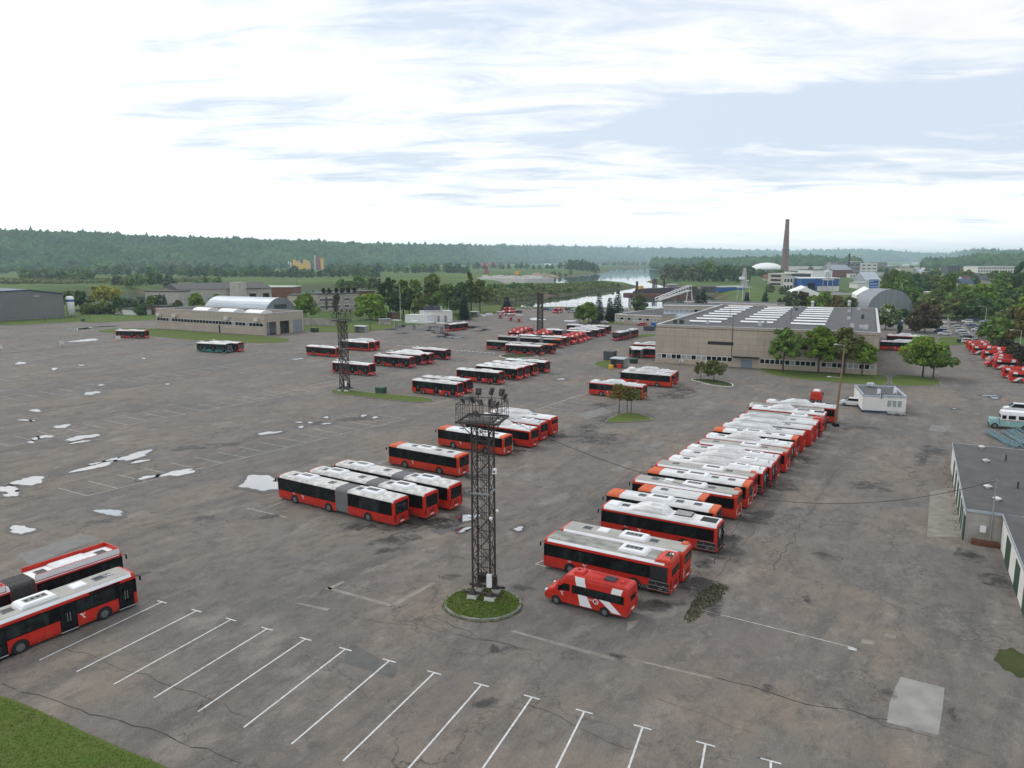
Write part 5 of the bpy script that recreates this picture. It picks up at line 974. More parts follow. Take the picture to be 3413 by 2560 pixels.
# ---------------------------------------------------------------- lattice floodlight towers
def lattice(mb, s0, s1, z0, z1, n, t, t2, k=0):
    def c(i, z): f = (z - z0) / (z1 - z0); h = (s0 + (s1 - s0) * f) / 2; return Vector(((-h, h, h, -h)[i], (-h, -h, h, h)[i], z))
    for i in range(4): mb.bar(c(i, z0), c(i, z1), t, k)
    for j in range(n):
        a, e = z0 + (z1 - z0) * j / n, z0 + (z1 - z0) * (j + 1) / n
        for i in range(4):
            q = (i + 1) % 4; mb.bar(c(i, e), c(q, e), t2, k); m = (c(i, a) + c(q, a)) / 2 if False else None
            mb.bar(c(i, a), c(q, e), t2, k); mb.bar(c(q, a), c(i, e), t2 * .9, k)
def tower(name, label, base, H, rz, s0=1.5, s1=1.42, group=None, big=True, heads=11):
    t = thing(name, label, 'floodlight tower', base, rz, group)
    mb = MB(); q3 = 1.6 if not big else 1.0; lattice(mb, s0, s1, .45, H, 9 if H > 12 else 10, .125 * q3, .056 if s0 < 1.55 else .1 if s0 < 1.8 else .19); mb.build('mast', M['steel'], t)
    for i, (x, y) in enumerate(((-1, -1), (1, -1), (1, 1), (-1, 1))):
        k = MB(); h = s0 / 2; k.frus(x * h - .42, x * h + .42, y * h - .42, y * h + .42, .0, .36, .03, .03, ring=False, k=0); k.box(x * h - .36, x * h + .36, y * h - .36, y * h + .36, .36, .385, 1); k.frus(x * h - .25, x * h + .25, y * h - .25, y * h + .25, .385, .8, .18, .18, k=1, ring=False); k.build('footing', [M['cblock'], M['steel']], t)
    for s in (1, -1): k = MB(); k.bar((-1.5, s * s0 / 2, .45), (1.6, s * s0 / 2, .45), .2); k.build('base_beam', M['steel'], t)
    k = MB(); w = 1.68
    for a, e in (((-w, -w), (w, -w)), ((w, -w), (w, w)), ((w, w), (-w, w)), ((-w, w), (-w, -w))): k.bar((*a, H), (*e, H), .16)
    k.box(-w * .62, w * .62, -w * .62, w * .62, H - .03, H + .02)
    for v in (-1.1, -.55, .55, 1.1): k.bar((v, -w, H - .04), (v, w, H - .04), .06); k.bar((-w, v, H - .04), (w, v, H - .04), .06)
    for x, y in ((-1, -1), (1, -1), (1, 1), (-1, 1)): k.bar((x * s1 / 2, y * s1 / 2, H - 1.2), (x * w * .9, y * w * .9, H), .07)
    k.build('platform', M['steel'], t)
    k = MB(); rh = 1.45
    for a, e in (((-w, -w), (w, -w)), ((w, -w), (w, w)), ((w, w), (-w, w)), ((-w, w), (-w, -w))):
        a, e = Vector((*a, H)), Vector((*e, H))
        for f in (0, .17, .33, .5, .67, .83): k.bar(a.lerp(e, f), a.lerp(e, f) + Vector((0, 0, rh)), .032)
        for z in (.75, rh): k.bar(a + Vector((0, 0, z)), e + Vector((0, 0, z)), .03 if z < 1 else .045)
        m = a.lerp(e, .5)
        for f, g_ in ((0, .17), (1, .83)):      # curved braces at the corners
            p0 = a.lerp(e, f) + Vector((0, 0, .75)); p2 = a.lerp(e, g_) + Vector((0, 0, rh)); p1 = a.lerp(e, f) + Vector((0, 0, rh - .12))
            q = [p0 * (1 - u) ** 2 + p1 * 2 * u * (1 - u) + p2 * u * u for u in (0, .33, .66, 1)]
            for u, v in zip(q, q[1:]): k.bar(u, v, .035)
    k.build('railing', M['steel'], t)
    r = random.Random(8); spots = [(-1.7, -1.1, 1.6), (-.95, 1.75, 1.95), (.35, 1.95, 2.0), (1.45, 1.85, 1.95), (2.05, .9, 1.75), (-1.1, .2, 1.5), (.0, -.9, 1.55), (.75, .3, 1.4), (1.1, -.3, 1.3), (-.1, -1.8, .75), (1.35, .7, 1.1)]
    for i, (x, y, z) in enumerate(spots[:heads]):
        a = math.atan2(y, x) + r.uniform(-.5, .5); tl = r.uniform(.25, .7); x *= .82; y *= .82; k = MB(); k.T = Matrix.Translation((x, y, H + z)) @ Matrix.Rotation(a, 4, 'Z') @ Matrix.Rotation(tl, 4, 'Y')
        k.box(-.05, .05, -.24, .24, -.30, .30, 0); k.box(.05, .065, -.2, .2, -.26, .26, 1); k.box(-.16, -.07, -.12, .12, -.2, .2, 0); k.T = None; k.tube((x, y, H + .0 if abs(x) < 1.2 and abs(y) < 1.2 else H + rh * .9), (x, y, H + z - .25), .03, n=5, k=0)
        k.build('floodlight', [M['steel'], M['grey']], t)
    if big:
        k = MB(); k.box(.52, .92, -1.0, -.76, 1.15, 2.25); k.build('meter_box', M['wpaint'], t); k = MB(); k.box(-.55, .05, .3, .7, .9, 1.7); k.box(.35, .95, .35, .75, .75, 1.5); k.build('switch_box', M['steel'], t)
        k = MB(); hz = H * .60
        for a, e in (((-1, -1), (1, -1)), ((1, -1), (1, 1)), ((1, 1), (-1, 1)), ((-1, 1), (-1, -1))): k.bar((a[0] * .76, a[1] * .76, hz), (e[0] * .76, e[1] * .76, hz), .12)
        k.build('ring_beam', M['steelg'], t)
        for x, y in ((-.78, -.78), (.78, -.78), (.78, .78)):
            k = MB(); z = H * .47; k.tube((x, y, z), (x * 1.12, y * 1.12, z), .035); [k.loft([[(x * 1.14 + q * math.cos(2 * PI * i / 10), y * 1.14 + q * math.sin(2 * PI * i / 10), z + dz) for i in range(10)] for q, dz in ((.03, .14), (.13, .1), (.15, 0), (.10, -.12), (.02, -.16))])]; k.build('camera_dome', M['wpaint'], t)
        k = MB(); k.frus(1.0, 1.3, -.75, -.4, H * .715, H * .715 + .42, .03, .03); k.disc((1.15, -.77, H * .715 + .2), .09, (0, -1, 0), 10, 1); k.build('camera_box', [M['wpaint'], M['black']], t)
        k = MB(); [k.tube((-.25 + i * .17, .1, .9), (-.2 + i * .14, .1, H), .022, n=4) for i in range(4)]; k.build('cable', M['black'], t)
    return t
TB1 = (G(1573, 2012) + G(1651, 2002)) / 2 + Vector((0, 1.0, 0)); TB1.z = .19
H1 = height_at(TB1, 1397) - .19
tower('lattice_tower', 'tall dark lattice floodlight tower on the round grass island', TB1, H1, R(-15), group='lattice floodlight towers')
p = G(1150, 1303); p.z = .13
tower('lattice_tower', 'dark lattice floodlight tower on the long grass strip', p, height_at(p, 1070), R(-15), 1.6, 1.4, 'lattice floodlight towers', True, 9)
p = G(1800, 1107); tower('lattice_tower', 'slender lattice floodlight tower behind the crowded minibuses', p, height_at(p, 978), R(-15), 2.0, 1.7, 'lattice floodlight towers', False, 8)
# ---------------------------------------------------------------- buildings
def frame(pa, pb):
    a, b_ = G(*pa), G(*pb); d = b_ - a; return a, math.atan2(d.y, d.x), d.length
def house(name, label, pa, pb, cat='building', group=None):
    """base line of the visible front wall in the photo; the thing's x runs along it, y goes away from it"""
    a, rz, L = frame(pa, pb); return thing(name, label, cat, (a.x, a.y, 0), rz, group), L
def local(t, px, z):
    v = G(*px, z) - t.location; c, s = math.cos(-t.rotation_euler[2]), math.sin(-t.rotation_euler[2]); return Vector((v.x * c - v.y * s, v.x * s + v.y * c, z))
def win_strip(t, x0, x1, z0, z1, n, y=-.02, seed=1, name='window', blind=.3, dark='glass'):
    r = random.Random(seed); p = (x1 - x0) / n
    for i in range(n):
        k = MB(); a = x0 + i * p; k.box(a, a + p, y - .05, y + .1, z0, z1, 0); f = k.build(name, M['winframe'], t)
        k = MB(); k.box(a + .09, a + p - .09, y - .07, y - .05, z0 + .09, z1 - .09); k.build('pane', M['blind' if r.random() < blind else dark], f)
# workshop
t, L = house('workshop_building', 'big concrete panel workshop with rows of white skylights on its flat roof', (2183, 1208), (2921, 1252))
WT, WL = t, L; Hh = 10.4; bk = local(t, (2911, 1028), Hh); DP = max(40, bk.y)
k = MB(); k.box(0, L, 0, .4, 0, Hh); k.build('front_wall', M['panel'], t); k = MB(); k.box(L - .4, L - .001, .4, 6, 0, Hh); k.box(L - .4, L - .001, 34, DP - .4, 0, Hh); k.box(L - .4, L - .001, 6, 34, 4.4, Hh); k.build('side_wall', M['panel'], t); k = MB(); k.box(.001, .4, .4, 5, 0, Hh); k.box(.001, .4, 32, DP - .4, 0, Hh); k.box(.001, .4, 5, 32, 4.4, Hh); k.build('side_wall', M['panel'], t); k = MB(); k.box(.4, L - .4, DP - .4, DP, 0, Hh); k.build('rear_wall', M['panel'], t)
k = MB(); k.box(.4, L - .4, .4, DP - .4, Hh - .5, Hh - .35); RZ = Hh - .35; k.build('roof', M['tar'], t)
k = MB(); k.box(-.1, L + .1, -.1, .5, Hh, Hh + .12); k.box(L - .5, L + .15, .5, DP, Hh, Hh + .14); k.box(-.15, .5, .5, DP, Hh, Hh + .14); k.box(.5, L - .5, DP - .5, DP + .1, Hh, Hh + .12); k.build('parapet_cap', M['lgrey'], t)
xw = lambda px: local(t, (px[0], px[1]), 0)
def onwall(px):     # where a picture ray meets the plane of the front wall
    lo, hi = 0, 14
    for _ in range(40):
        m = (lo + hi) / 2; v = local(t, px, m)
        if v.y > 0: lo = m
        else: hi = m
    return local(t, px, lo)
a = onwall((2189, 1178)); e = onwall((2441, 1196)); a2 = onwall((2189, 1192)); win_strip(t, a.x, e.x, a2.z, a2.z + 1.25, 15, seed=3, blind=.45)
a = onwall((2533, 1197)); e = onwall((2918, 1222)); win_strip(t, a.x, e.x, a2.z, a2.z + 1.25, 22, seed=5, blind=.3)
a = onwall((2470, 1198)); e = onwall((2503, 1230)); k = MB(); k.box(a.x, e.x, -.06, .1, .05, a.z); k.build('door', mk('blue_grey_door', (.16, .22, .27), .6, var=.2), t); k = MB(); k.box(onwall((2442, 1191)).x, onwall((2531, 1196)).x, -1.1, .0, a.z + .55, a.z + .75); k.build('canopy', M['black'], t)
for q0, q1 in (((2359, 1137), (2444, 1152)), ((2664, 1150), (2692, 1166))): a, e = onwall(q0), onwall(q1); k = MB(); k.box(a.x, e.x, -.03, .1, e.z, a.z); k.build('louvre', mk('black_louvre', (.02, .018, .017), .8), t)
for q in ((2272, 1203), (2358, 1208)): a = onwall(q); k = MB(); k.box(a.x - .5, a.x + .5, -.4, 0, a.z - .35, a.z + .35, 0); k.disc((a.x - .1, -.41, a.z), .25, (0, -1, 0), 12, 1); k.build('air_conditioner', [M['wpaint'], M['grey']], t)
a = onwall((2443, 1084)); e = onwall((2441, 1190)); k = MB(); k.tube((a.x, -.1, Hh + 3.4), (a.x, -.1, e.z), .07); k.build('down_pipe', M['steel'], t); k = MB(); k.tube((0, -.08, Hh - .6), (L, -.08, Hh - .7), .05); k.build('wall_cable', M['black'], t)
sk = []
for near, far, wpx in (((2352, 1069), (2469, 1019), None), ((2523, 1071), (2600, 1023), None), ((2693, 1077), (2735, 1025), None)):
    A, E = local(t, near, RZ + .5), local(t, far, RZ + .5)
    for i in range(8):
        c = A.lerp(E, i / 7); hl_, hw = 4.5, .95; k = MB(); n = 7; k.box(c.x - hl_, c.x + hl_, c.y - hw, c.y + hw, RZ, RZ + .18, 1)
        k.loft([[(x, c.y - hw * .96 * math.cos(PI * j / n), RZ + .18 + .36 * math.sin(PI * j / n)) for j in range(n + 1)] for x in (c.x - hl_ + .05, c.x + hl_ - .05)], k=0); k.build('skylight', [M['skyl'], M['darkclad']], t)
rv = random.Random(5)
for q in ((2250, 1078), (2272, 1079), (2358, 1080), (2532, 1086), (2550, 1086), (2840, 1092), (2870, 1095), (2885, 1098), (2610, 1005), (2655, 1034), (2830, 1040), (2862, 1034), (2830, 1065), (2960, 1045), (2875, 1062)):
    v = local(t, q, RZ); 
    if not (1 < v.x < L - 1 and 1 < v.y < DP - 1): continue
    k = MB(); s = rv.uniform(.35, .6); k.frus(v.x - s, v.x + s, v.y - s * .8, v.y + s * .8, RZ, RZ + rv.uniform(.7, 1.3), .08, .08); k.build('roof_vent', M[rv.choice(('lgrey', 'steelg', 'dgreen'))], t)
for q in ((2708, 1022), (2830, 1020)): v = local(t, q, RZ); k = MB(); k.tube((v.x, v.y, RZ), (v.x, v.y, RZ + 1.6), .55, n=12); k.tube((v.x, v.y, RZ + 1.7), (v.x, v.y, RZ + 2.3), .8, .3, n=12); k.build('roof_cowl', M['lgrey'], t)
for q in ((2432, 1078), (2635, 1078), (2835, 1070)): v = local(t, q, RZ); k = MB(); k.tube((v.x, v.y, RZ), (v.x, v.y, RZ + 4.4), .06); k.build('roof_mast', M['steel'], t)
# low office wing behind it
t, L = house('office_wing', 'low flat-roofed office block with a white corner behind the workshop', (2051, 1078), (2205, 1086)); Hh = height_at(t.location, 1046)
d2 = local(t, (2118, 1010), Hh); DPo = max(14, d2.y); k = MB(); k.box(0, L, 0, DPo, 0, Hh - .35); k.build('wall', M['panel2'], t); k = MB(); k.box(.3, L, .3, DPo - .3, Hh - .35, Hh - .3); k.build('roof', M['tar2'], t)
k = MB(); k.box(-.15, L, -.12, .3, Hh - .35, Hh); k.box(-.15, .3, .3, DPo, Hh - .35, Hh); k.box(-.2, .02, -.2, .6, 0, Hh - .35); k.build('parapet_cap', M['winframe'], t); win_strip(t, .6, L - .5, Hh * .42, Hh * .42 + 1.1, 12, seed=8, blind=.55)
for x in (1.2, 3.6, 9.2, 11.0, 12.6, 11.2): k = MB(); z = Hh * .33 - (1.0 if x == 11.2 else 0); k.box(x - .5, x + .5, -.42, 0, z - .4, z + .3, 0); k.disc((x - .1, -.43, z), .24, (0, -1, 0), 12, 1); k.build('air_conditioner', [M['wpaint'], M['grey']], t)
for x, y in ((L * .45, DPo * .45), (L * .62, DPo * .45), (L * .54, DPo * .5)): k = MB(); k.frus(x - .6, x + .6, y - .5, y + .5, Hh - .3, Hh + .9, .1, .1); k.build('roof_vent', M['steelg'], t)
k = MB(); k.box(.3, L * 2.2, DPo, DPo + 16, 0, Hh + 1.6, 0); k.build('rear_block', M['panel2'], t); k = MB(); k.box(.1, L * 2.2 + .1, DPo - .1, DPo + 16.2, Hh + 1.6, Hh + 1.85); k.build('rear_roof', M['tar2'], t); k = MB(); k.box(0, L * 2.2 + .2, DPo - .16, DPo - .1, Hh + 1.45, Hh + 1.9); k.build('rear_parapet', M['winframe'], t)
t, L = house('office_annex', 'two storey annex with a window band and a small glass roof beside the workshop', (2211, 1074), (2330, 1076)); Hh = height_at(t.location, 1018); k = MB(); k.box(0, L + 12, 0, 14, 0, Hh); k.build('wall', M['panel2'], t); k = MB(); k.box(-.2, L + 12, -.2, 14, Hh, Hh + .3); k.build('roof', M['tar2'], t); k = MB(); k.box(-.25, L + 12, -.26, -.2, Hh - .2, Hh + .4); k.build('parapet_cap', M['winframe'], t); win_strip(t, .4, L + 4, Hh - 3.4, Hh - 1.6, 9, seed=4, blind=.5)
k = MB(); z = Hh * .42; k.add([(0, 0, z + 1.6), (L, 0, z + 1.6), (L, -6, z), (0, -6, z)], [(0, 1, 2, 3)]); k.add([(0, 0, 0), (0, -6, 0), (0, -6, z), (0, 0, z + 1.6)], [(0, 1, 2, 3)]); k.add([(0, -6, 0), (L, -6, 0), (L, -6, z), (0, -6, z)], [(0, 1, 2, 3)]); k.build('lean_to_roof', M['zinc'], t)
# white kiosk
t, L = house('kiosk', 'small white flat-roofed kiosk with blue plinth and one window', (2872, 1374), (3017, 1382)); Hh = 3.35; rb_ = local(t, (3026, 1290), Hh); KD = rb_.y
k = MB(); k.box(0, L, 0, KD, .45, Hh - .35); k.build('wall', M['white_wall'], t); k = MB(); k.box(-.03, L + .03, -.03, KD, 0, .45); k.build('plinth', M['dblue'], t); k = MB(); k.box(.25, L - .25, .25, KD - .25, Hh - .35, Hh - .25); k.build('roof', M['tar'], t)
k = MB(); k.box(-.05, L * .48, -.05, .25, Hh - .35, Hh - .10); k.box(L * .48, L + .05, -.05, .25, Hh - .35, Hh + .06); k.box(-.05, .25, .25, KD, Hh - .35, Hh); k.box(L - .3, L + .05, .25, KD, Hh - .35, Hh + .05); k.box(.25, L - .3, KD - .3, KD + .05, Hh - .35, Hh + .02); k.build('parapet', M['zinc'], t)
win_strip(t, L * .56, L * .91, 1.25, 2.55, 3, y=-.02, seed=2, blind=1)
for x, y in ((L * .39, KD * .12), (L * .8, KD * .25)): k = MB(); k.box(x - .25, x + .25, y - .2, y + .2, Hh + .1, Hh + .9); [k.bar((x + s * .3, y, Hh - .25), (x + s * .3, y, Hh + .15), .06) for s in (1, -1)]; k.build('air_conditioner', M['wpaint'], t)
k = MB(); k.tube((L * .43, -.08, Hh + .4), (L * .43, -.08, Hh - .6), .07); k.build('flue', M['black'], t); k = MB(); k.box(L + .02, L + .12, 1.0, 2.1, .6, 2.6); k.build('door', M['darkclad'], t)
k = MB(); k.frus(L * .3, L * .5, KD * .9, KD * 1.05, Hh, Hh + .5, .2, .1); k.build('roof_hatch', M['zinc'], t)
for x in (L * .68, L * .86): k = MB(); k.frus(x - .8, x + .8, -1.5, -.5, .25, .55, .1, .1); k.bar((x - .8, -1, .3), (x - 2, -1, .2), .06); [k.tube((x, y, .22), (x, y + .08, .22), .2) for y in (-1.55, -.5)]; tr_ = k.build('hand_cart', M['steelg']); tr_.matrix_world = t.matrix_world; tr_.location = t.location; tr_.rotation_euler = t.rotation_euler; tag(tr_, 'small grey two-wheeled cart leaning by the kiosk wall, ' + ('left' if x < L * .8 else 'right') + ' of two', 'cart', 'carts by the kiosk')
# garages at the right edge
def garage(name, label, pa, pb, z, depth_px, ext, doors):
    a, b_, Hh = G(*pa, z), G(*pb, z), z; L = (b_ - a).length; t = thing(name, label, 'building', (a.x, a.y, 0), math.atan2(b_.y - a.y, b_.x - a.x)); d = local(t, depth_px, Hh).y; L2 = L + ext
    k = MB(); k.box(0, L2, 0, d, 0, Hh - .12); k.build('wall', M['plaster'], t); k = MB(); k.box(-.06, L2, -.06, d + .06, Hh - .12, Hh); k.build('roof', M['tar2'], t)
    k = MB(); k.box(-.1, L2, -.14, -.06, Hh - .2, Hh + .06); k.box(-.12, -.06, -.06, d + .06, Hh - .2, Hh + .05); k.box(-.1, L2, d + .06, d + .14, Hh - .2, Hh + .06); k.build('roof_trim', M['zinc'], t)
    k = MB(); k.box(-.02, 0.0, .1, d - .1, .02, Hh - .2); k.build('side_plaster', M['white_wall'], t)
    for y0, y1 in doors:
        k = MB(); k.box(-.07, .05, d * y0, d * y1, .05, Hh - .75); k.build('door', M['green'], t)
    return t, L, Hh, d
t, L, Hh, d = garage('garage_block', 'long low garage with dark felt roof, white flank and green doors', (3221, 1697), (3353, 1715), 3.3, (3180, 1478), 7.5, [(.0, .06), (.10, .14), (.17, .22), (.27, .34), (.40, .47), (.55, .62), (.72, .79)])
for q in ((3272, 1494), (3286, 1540), (3292, 1627), (3323, 1668)): v = local(t, q, Hh); k = MB(); k.tube((v.x, v.y, Hh), (v.x, v.y, Hh + .25), .22, n=10); k.tube((v.x, v.y, Hh + .25), (v.x, v.y, Hh + .42), .42, .08, n=12); k.build('roof_vent', M['wkerb'], t)
for q in ((3352, 1536), (3392, 1628)): v = local(t, q, Hh); k = MB(); k.tube((v.x, v.y, Hh), (v.x, v.y, Hh + .75), .09, n=8); k.build('roof_pipe', M['dgreen'], t)
k = MB(); x = L * .47; k.box(x - .25, x + .25, -.2, 0, 1.2, 1.85); k.build('meter_box', M['wpaint'], t)
b_ = G(3239, 1812); o = MB(); o.frus(-.1, 2.2, -.35, .35, 0, .45, .03, .03); o = o.build('rusty_trough', M['rust']); o.location = (b_.x, b_.y, .02); o.rotation_euler[2] = t.rotation_euler[2]; tag(o, 'rusty steel trough on the ground against the garage end wall', 'trough')
k = MB(); pb_ = G(3297, 1817); hp = height_at(pb_, 1598); k.tube((0, 0, 0), (0, 0, hp), .085, .055, n=8); k.bar((-.5, 0, hp - .15), (.3, 0, hp - .15), .06); o = k.build('pole', M['steelg']); o.location = pb_; tag(o, 'thin grey metal pole in front of the garage end wall', 'pole'); PG = Vector((pb_.x, pb_.y, hp - .1))
t, L, Hh, d = garage('garage_block', 'second garage nearer the camera with green doors, cut by the right edge', (3450, 1976), (3590, 2000), 3.3, (3354, 1717), 6, [(.1, .22), (.36, .48), (.66, .80)])
# washing hall with three bays
t, L = house('washing_hall', 'long beige washing hall with a window band and three bays at its right end', (524, 1094), (884, 1119)); Hh = height_at(t.location, 1029); d = abs((G(1009, 1104) - G(884, 1119)).length)
k = MB(); k.box(0, L, 0, .4, 0, Hh); k.build('front_wall', M['panel2'], t); k = MB(); k.box(0, L, d - .4, d, 0, Hh); k.box(0, .4, .4, d - .4, 0, Hh); k.build('rear_wall', M['panel2'], t)
k = MB(); nb3 = 3; pw = d / 3
for i in range(4): y = i * pw; k.box(L - .4, L, max(.4, y - .9), min(d - .4, y + .9), 0, Hh)
for i in range(3): k.box(L - .4, L, i * pw + .9, (i + 1) * pw - .9, Hh * .60, Hh)
k.build('bay_wall', M['panel2'], t); k = MB(); k.box(.4, L - .4, .4, d - .4, Hh - 1.1, Hh - 1.0); k.build('roof', M['tar2'], t); k = MB(); k.box(L - 6, L - 5.8, .4, d - .4, 0, Hh - 1.1); k.build('inner_wall', M['plaster'], t)
k = MB(); k.box(-.1, L + .1, -.1, .45, Hh, Hh + .15); k.box(-.1, .45, .45, d, Hh, Hh + .15); k.box(L - .45, L + .1, .45, d, Hh, Hh + .15); k.box(.45, L - .45, d - .45, d + .1, Hh, Hh + .15); k.build('parapet_cap', M['lgrey'], t)
for i in (0, 2): k = MB(); k.box(L - .3, L - .15, i * pw + .9, (i + 1) * pw - .9, 0 if i else .0, Hh * .60) if i == 2 else [k.box(L - .25, L - .1, pw * .0 + .9 + j * .9, .9 + j * .9 + .5, 0, Hh * .6) for j in range(2)]; k.build('bay_door', M['zincd'], t)
win_strip(t, .6, L - .8, Hh * .40, Hh * .40 + 1.35, 33, seed=6, blind=.12)
for f in (.02, .18, .67, .925): k = MB(); x = f * L + 1; k.box(x - 1.1, x + 1.1, -1.1, 0, Hh * .64, Hh * .64 + 1.2); k.build('ventilator_box', M['wkerb'], t)
k = MB(); k.box(L * .60, L * .612, -.06, .0, 0, Hh * .36); k.build('door', M['black'], t)
for f in (.36, .60, .84):
    k = MB(); x = f * L; n = 8; k.loft([[(x + dx, 2.5 + 4 - 3.2 * math.cos(PI * j / n), Hh - 1.0 + 1.9 * math.sin(PI * j / n)) for j in range(n + 1)] for dx in (-4.6, 4.6)]); k.build('skylight', M['skyl'], t)
# arched hangar behind it
def hangar(name, label, p_near, p_far_dir, rad, length, rz, front_mat, skin_mat):
    t = thing(name, label, 'hangar', (p_near.x, p_near.y, 0), rz); n = 20; k = MB()
    arc = lambda y, r_: [(r_ * math.cos(PI - PI * j / n), y, r_ * .98 * math.sin(PI * j / n)) for j in range(n + 1)]
    k.loft([arc(.3, rad), arc(length, rad)], closed=False, caps=False); k.loft([arc(.0, rad * 1.03), arc(.6, rad * 1.03)], closed=False, caps=False); k.build('barrel_roof', M[skin_mat], t)
    k = MB(); k.poly([(x, .25, z) for x, y, z in arc(0, rad * .995)][::-1]); k.build('end_wall', M[front_mat], t); k = MB(); k.poly([(x, length, z) for x, y, z in arc(0, rad * .995)]); k.build('end_wall', M[front_mat], t); return t
p = G(938, 1062); t = hangar('arched_hangar', 'silver arched hangar behind the washing hall', p, None, 10.4, 43, R(62), 'zincd', 'zinc')
k = MB(); k.box(-4, 4, .15, .3, 5, 7); k.box(-3, 3, .15, .3, 0, 4.5); k.build('door', M['darkclad'], t)
p = G(2968, 1046); t = hangar('arched_hangar', 'large grey corrugated arched hangar behind the workshop', p, None, 13.0, 15, R(6), 'zincd', 'zincd')
# grey warehouse and tank on the left
t, L = house('warehouse', 'large grey clad warehouse with a shallow gable at the left edge', (-420, 1095), (217, 1058)); Hh = height_at(G(217, 1058), 981); px_ = L * .80
k = MB(); k.loft([[(0, y, 0), (L, y, 0), (L, y, Hh), (px_, y, Hh + 2.4), (0, y, Hh + .6)] for y in (0, 40)]); k.build('wall', M['cladpanel'], t); k = MB()
for a, e in (((-.3, Hh + .6), (px_, Hh + 2.4)), ((px_, Hh + 2.4), (L + .3, Hh))): k.loft([[(a[0], y, a[1] + .02), (e[0], y, e[1] + .02), (e[0], y, e[1] + .5), (a[0], y, a[1] + .5)] for y in (-.4, 40.4)])
k.build('roof', M['dblue'], t)
for x in (L * .6, L * .84): k = MB(); k.box(x - 1.2, x + 1.2, -.3, -.02, Hh - .6, Hh - .2); k.build('wall_lamp', M['lgrey'], t)
p = G(238, 1056); Ht = height_at(p, 987); t = thing('gas_tank', 'tall white cylindrical tank with a blue band beside the grey warehouse', 'tank', (p.x, p.y, 0)); k = MB(); rr_ = 1.9; k.loft([[(q * math.cos(2 * PI * i / 20), q * math.sin(2 * PI * i / 20), z) for i in range(20)] for q, z in ((rr_, .8), (rr_, Ht - .8), (rr_ * .8, Ht - .25), (rr_ * .3, Ht))]); k.build('vessel', M['tent'], t, smooth=True); k = MB(); k.loft([[((rr_ + .03) * math.cos(2 * PI * i / 20), (rr_ + .03) * math.sin(2 * PI * i / 20), z) for i in range(20)] for z in (Ht - 2.8, Ht - 1.7)], caps=False); k.build('blue_band', M['blue'], t)
for i in range(3): k = MB(); a = 2 * PI * i / 3; k.tube((1.4 * math.cos(a), 1.4 * math.sin(a), 0), (1.4 * math.cos(a), 1.4 * math.sin(a), 1), .18); k.build('leg', M['steelg'], t)
# fuel station building
t, L = house('fuel_station_building', 'white flat-roofed fuel station building with roof cooling units', (1405, 1076), (1508, 1074)); Hh = height_at(t.location, 1040); k = MB(); k.box(0, L, 0, 9, 0, Hh); k.build('wall', M['white_wall'], t); k = MB(); k.box(-.2, L + .2, -.2, 9.2, Hh, Hh + .15); k.build('roof', M['lgrey'], t)
for x, w_ in ((L * .28, .9), (L * .55, .5), (L * .78, .6)): k = MB(); k.box(x - w_, x + w_, -.05, .1, 0, Hh * .62); k.build('door', M['darkclad' if x < L * .5 else 'zincd'], t)
for x in (L * .25, L * .48): k = MB(); k.box(x - 2, x + 2, 2, 3.5, Hh + .5, Hh + 2.6); k.build('cooling_unit', M['darkclad'], t)
k = MB(); k.box(L * .62, L * .7, 3, 4, Hh + .15, Hh + 2.4); k.build('roof_unit', M['lgrey'], t)
t, L = house('container_cabin', 'low white steel cabin joined to the fuel station building', (1350, 1076), (1424, 1079)); Hh = height_at(t.location, 1050); k = MB(); k.box(0, L, 0, 6, 0, Hh); k.build('wall', M['wpaint'], t); k = MB(); k.box(-.15, L + .15, -.15, 6.2, Hh, Hh + .12); k.build('roof', M['wroof'], t)
# refuelling canopies, pumps, shelters
def canopy(name, label, px, w_, d_, h_, mats, group, cat='pump canopy'):
    p = G(*px); t = thing(name, label, cat, (p.x, p.y, .02), R(-28), group); k = MB(); k.box(-w_, w_, -d_, d_, h_, h_ + .22); k.build('canopy_roof', M[mats[0]], t)
    for s in (1, -1): k = MB(); k.tube((s * w_ * .6, 0, 0), (s * w_ * .6, 0, h_), .08); k.build('post', M[mats[1]], t)
    k = MB(); k.box(-w_ * .25, w_ * .25, -.3, .3, .1, 1.7); k.build('pump', M[mats[2]], t); k = MB(); k.box(-w_, w_, -.6, .6, 0, .14); k.build('plinth', M['kerb'], t); return t
for px, lab in (((1322, 1093), 'white pump canopy on posts nearest the container cabin'), ((1380, 1097), 'white pump canopy in front of the cabin corner'), ((1432, 1100), 'white pump canopy with no posts in shadow before the doors'), ((1472, 1104), 'white pump canopy right beside the refuelling bus')): canopy('pump_canopy', lab, px, 2.0, 1.1, 3.1, ('wroof', 'lgrey', 'grey'), 'white pump canopies')
for px, lab in (((1668, 1062), 'red fuel pump island with white roof, farthest of the three'), ((1703, 1070), 'red fuel pump island with white roof, middle of the three'), ((1730, 1075), 'red fuel pump island with white roof, closest of the three')): canopy('pump_island', lab, px, 1.9, .9, 3.2, ('wroof', 'dkred', 'dkred'), 'red pump islands')
def shelter(name, label, px, rz, w_, d_, h_, wall, roof, group=None):
    p = G(*px); t = thing(name, label, 'shelter', (p.x, p.y, .02), rz, group); k = MB(); k.box(-w_, w_, d_ - .06, d_, .1, h_ - .1); [k.box(*sorted((s * w_, s * (w_ - .05))), -d_, d_ - .06, .1, h_ - .1) for s in (1, -1)]; k.build('wall', M[wall], t); k = MB(); k.frus(-w_ - .15, w_ + .15, -d_ - .15, d_ + .15, h_ - .1, h_ + .15, .05, .3); k.build('roof', M[roof], t); return t
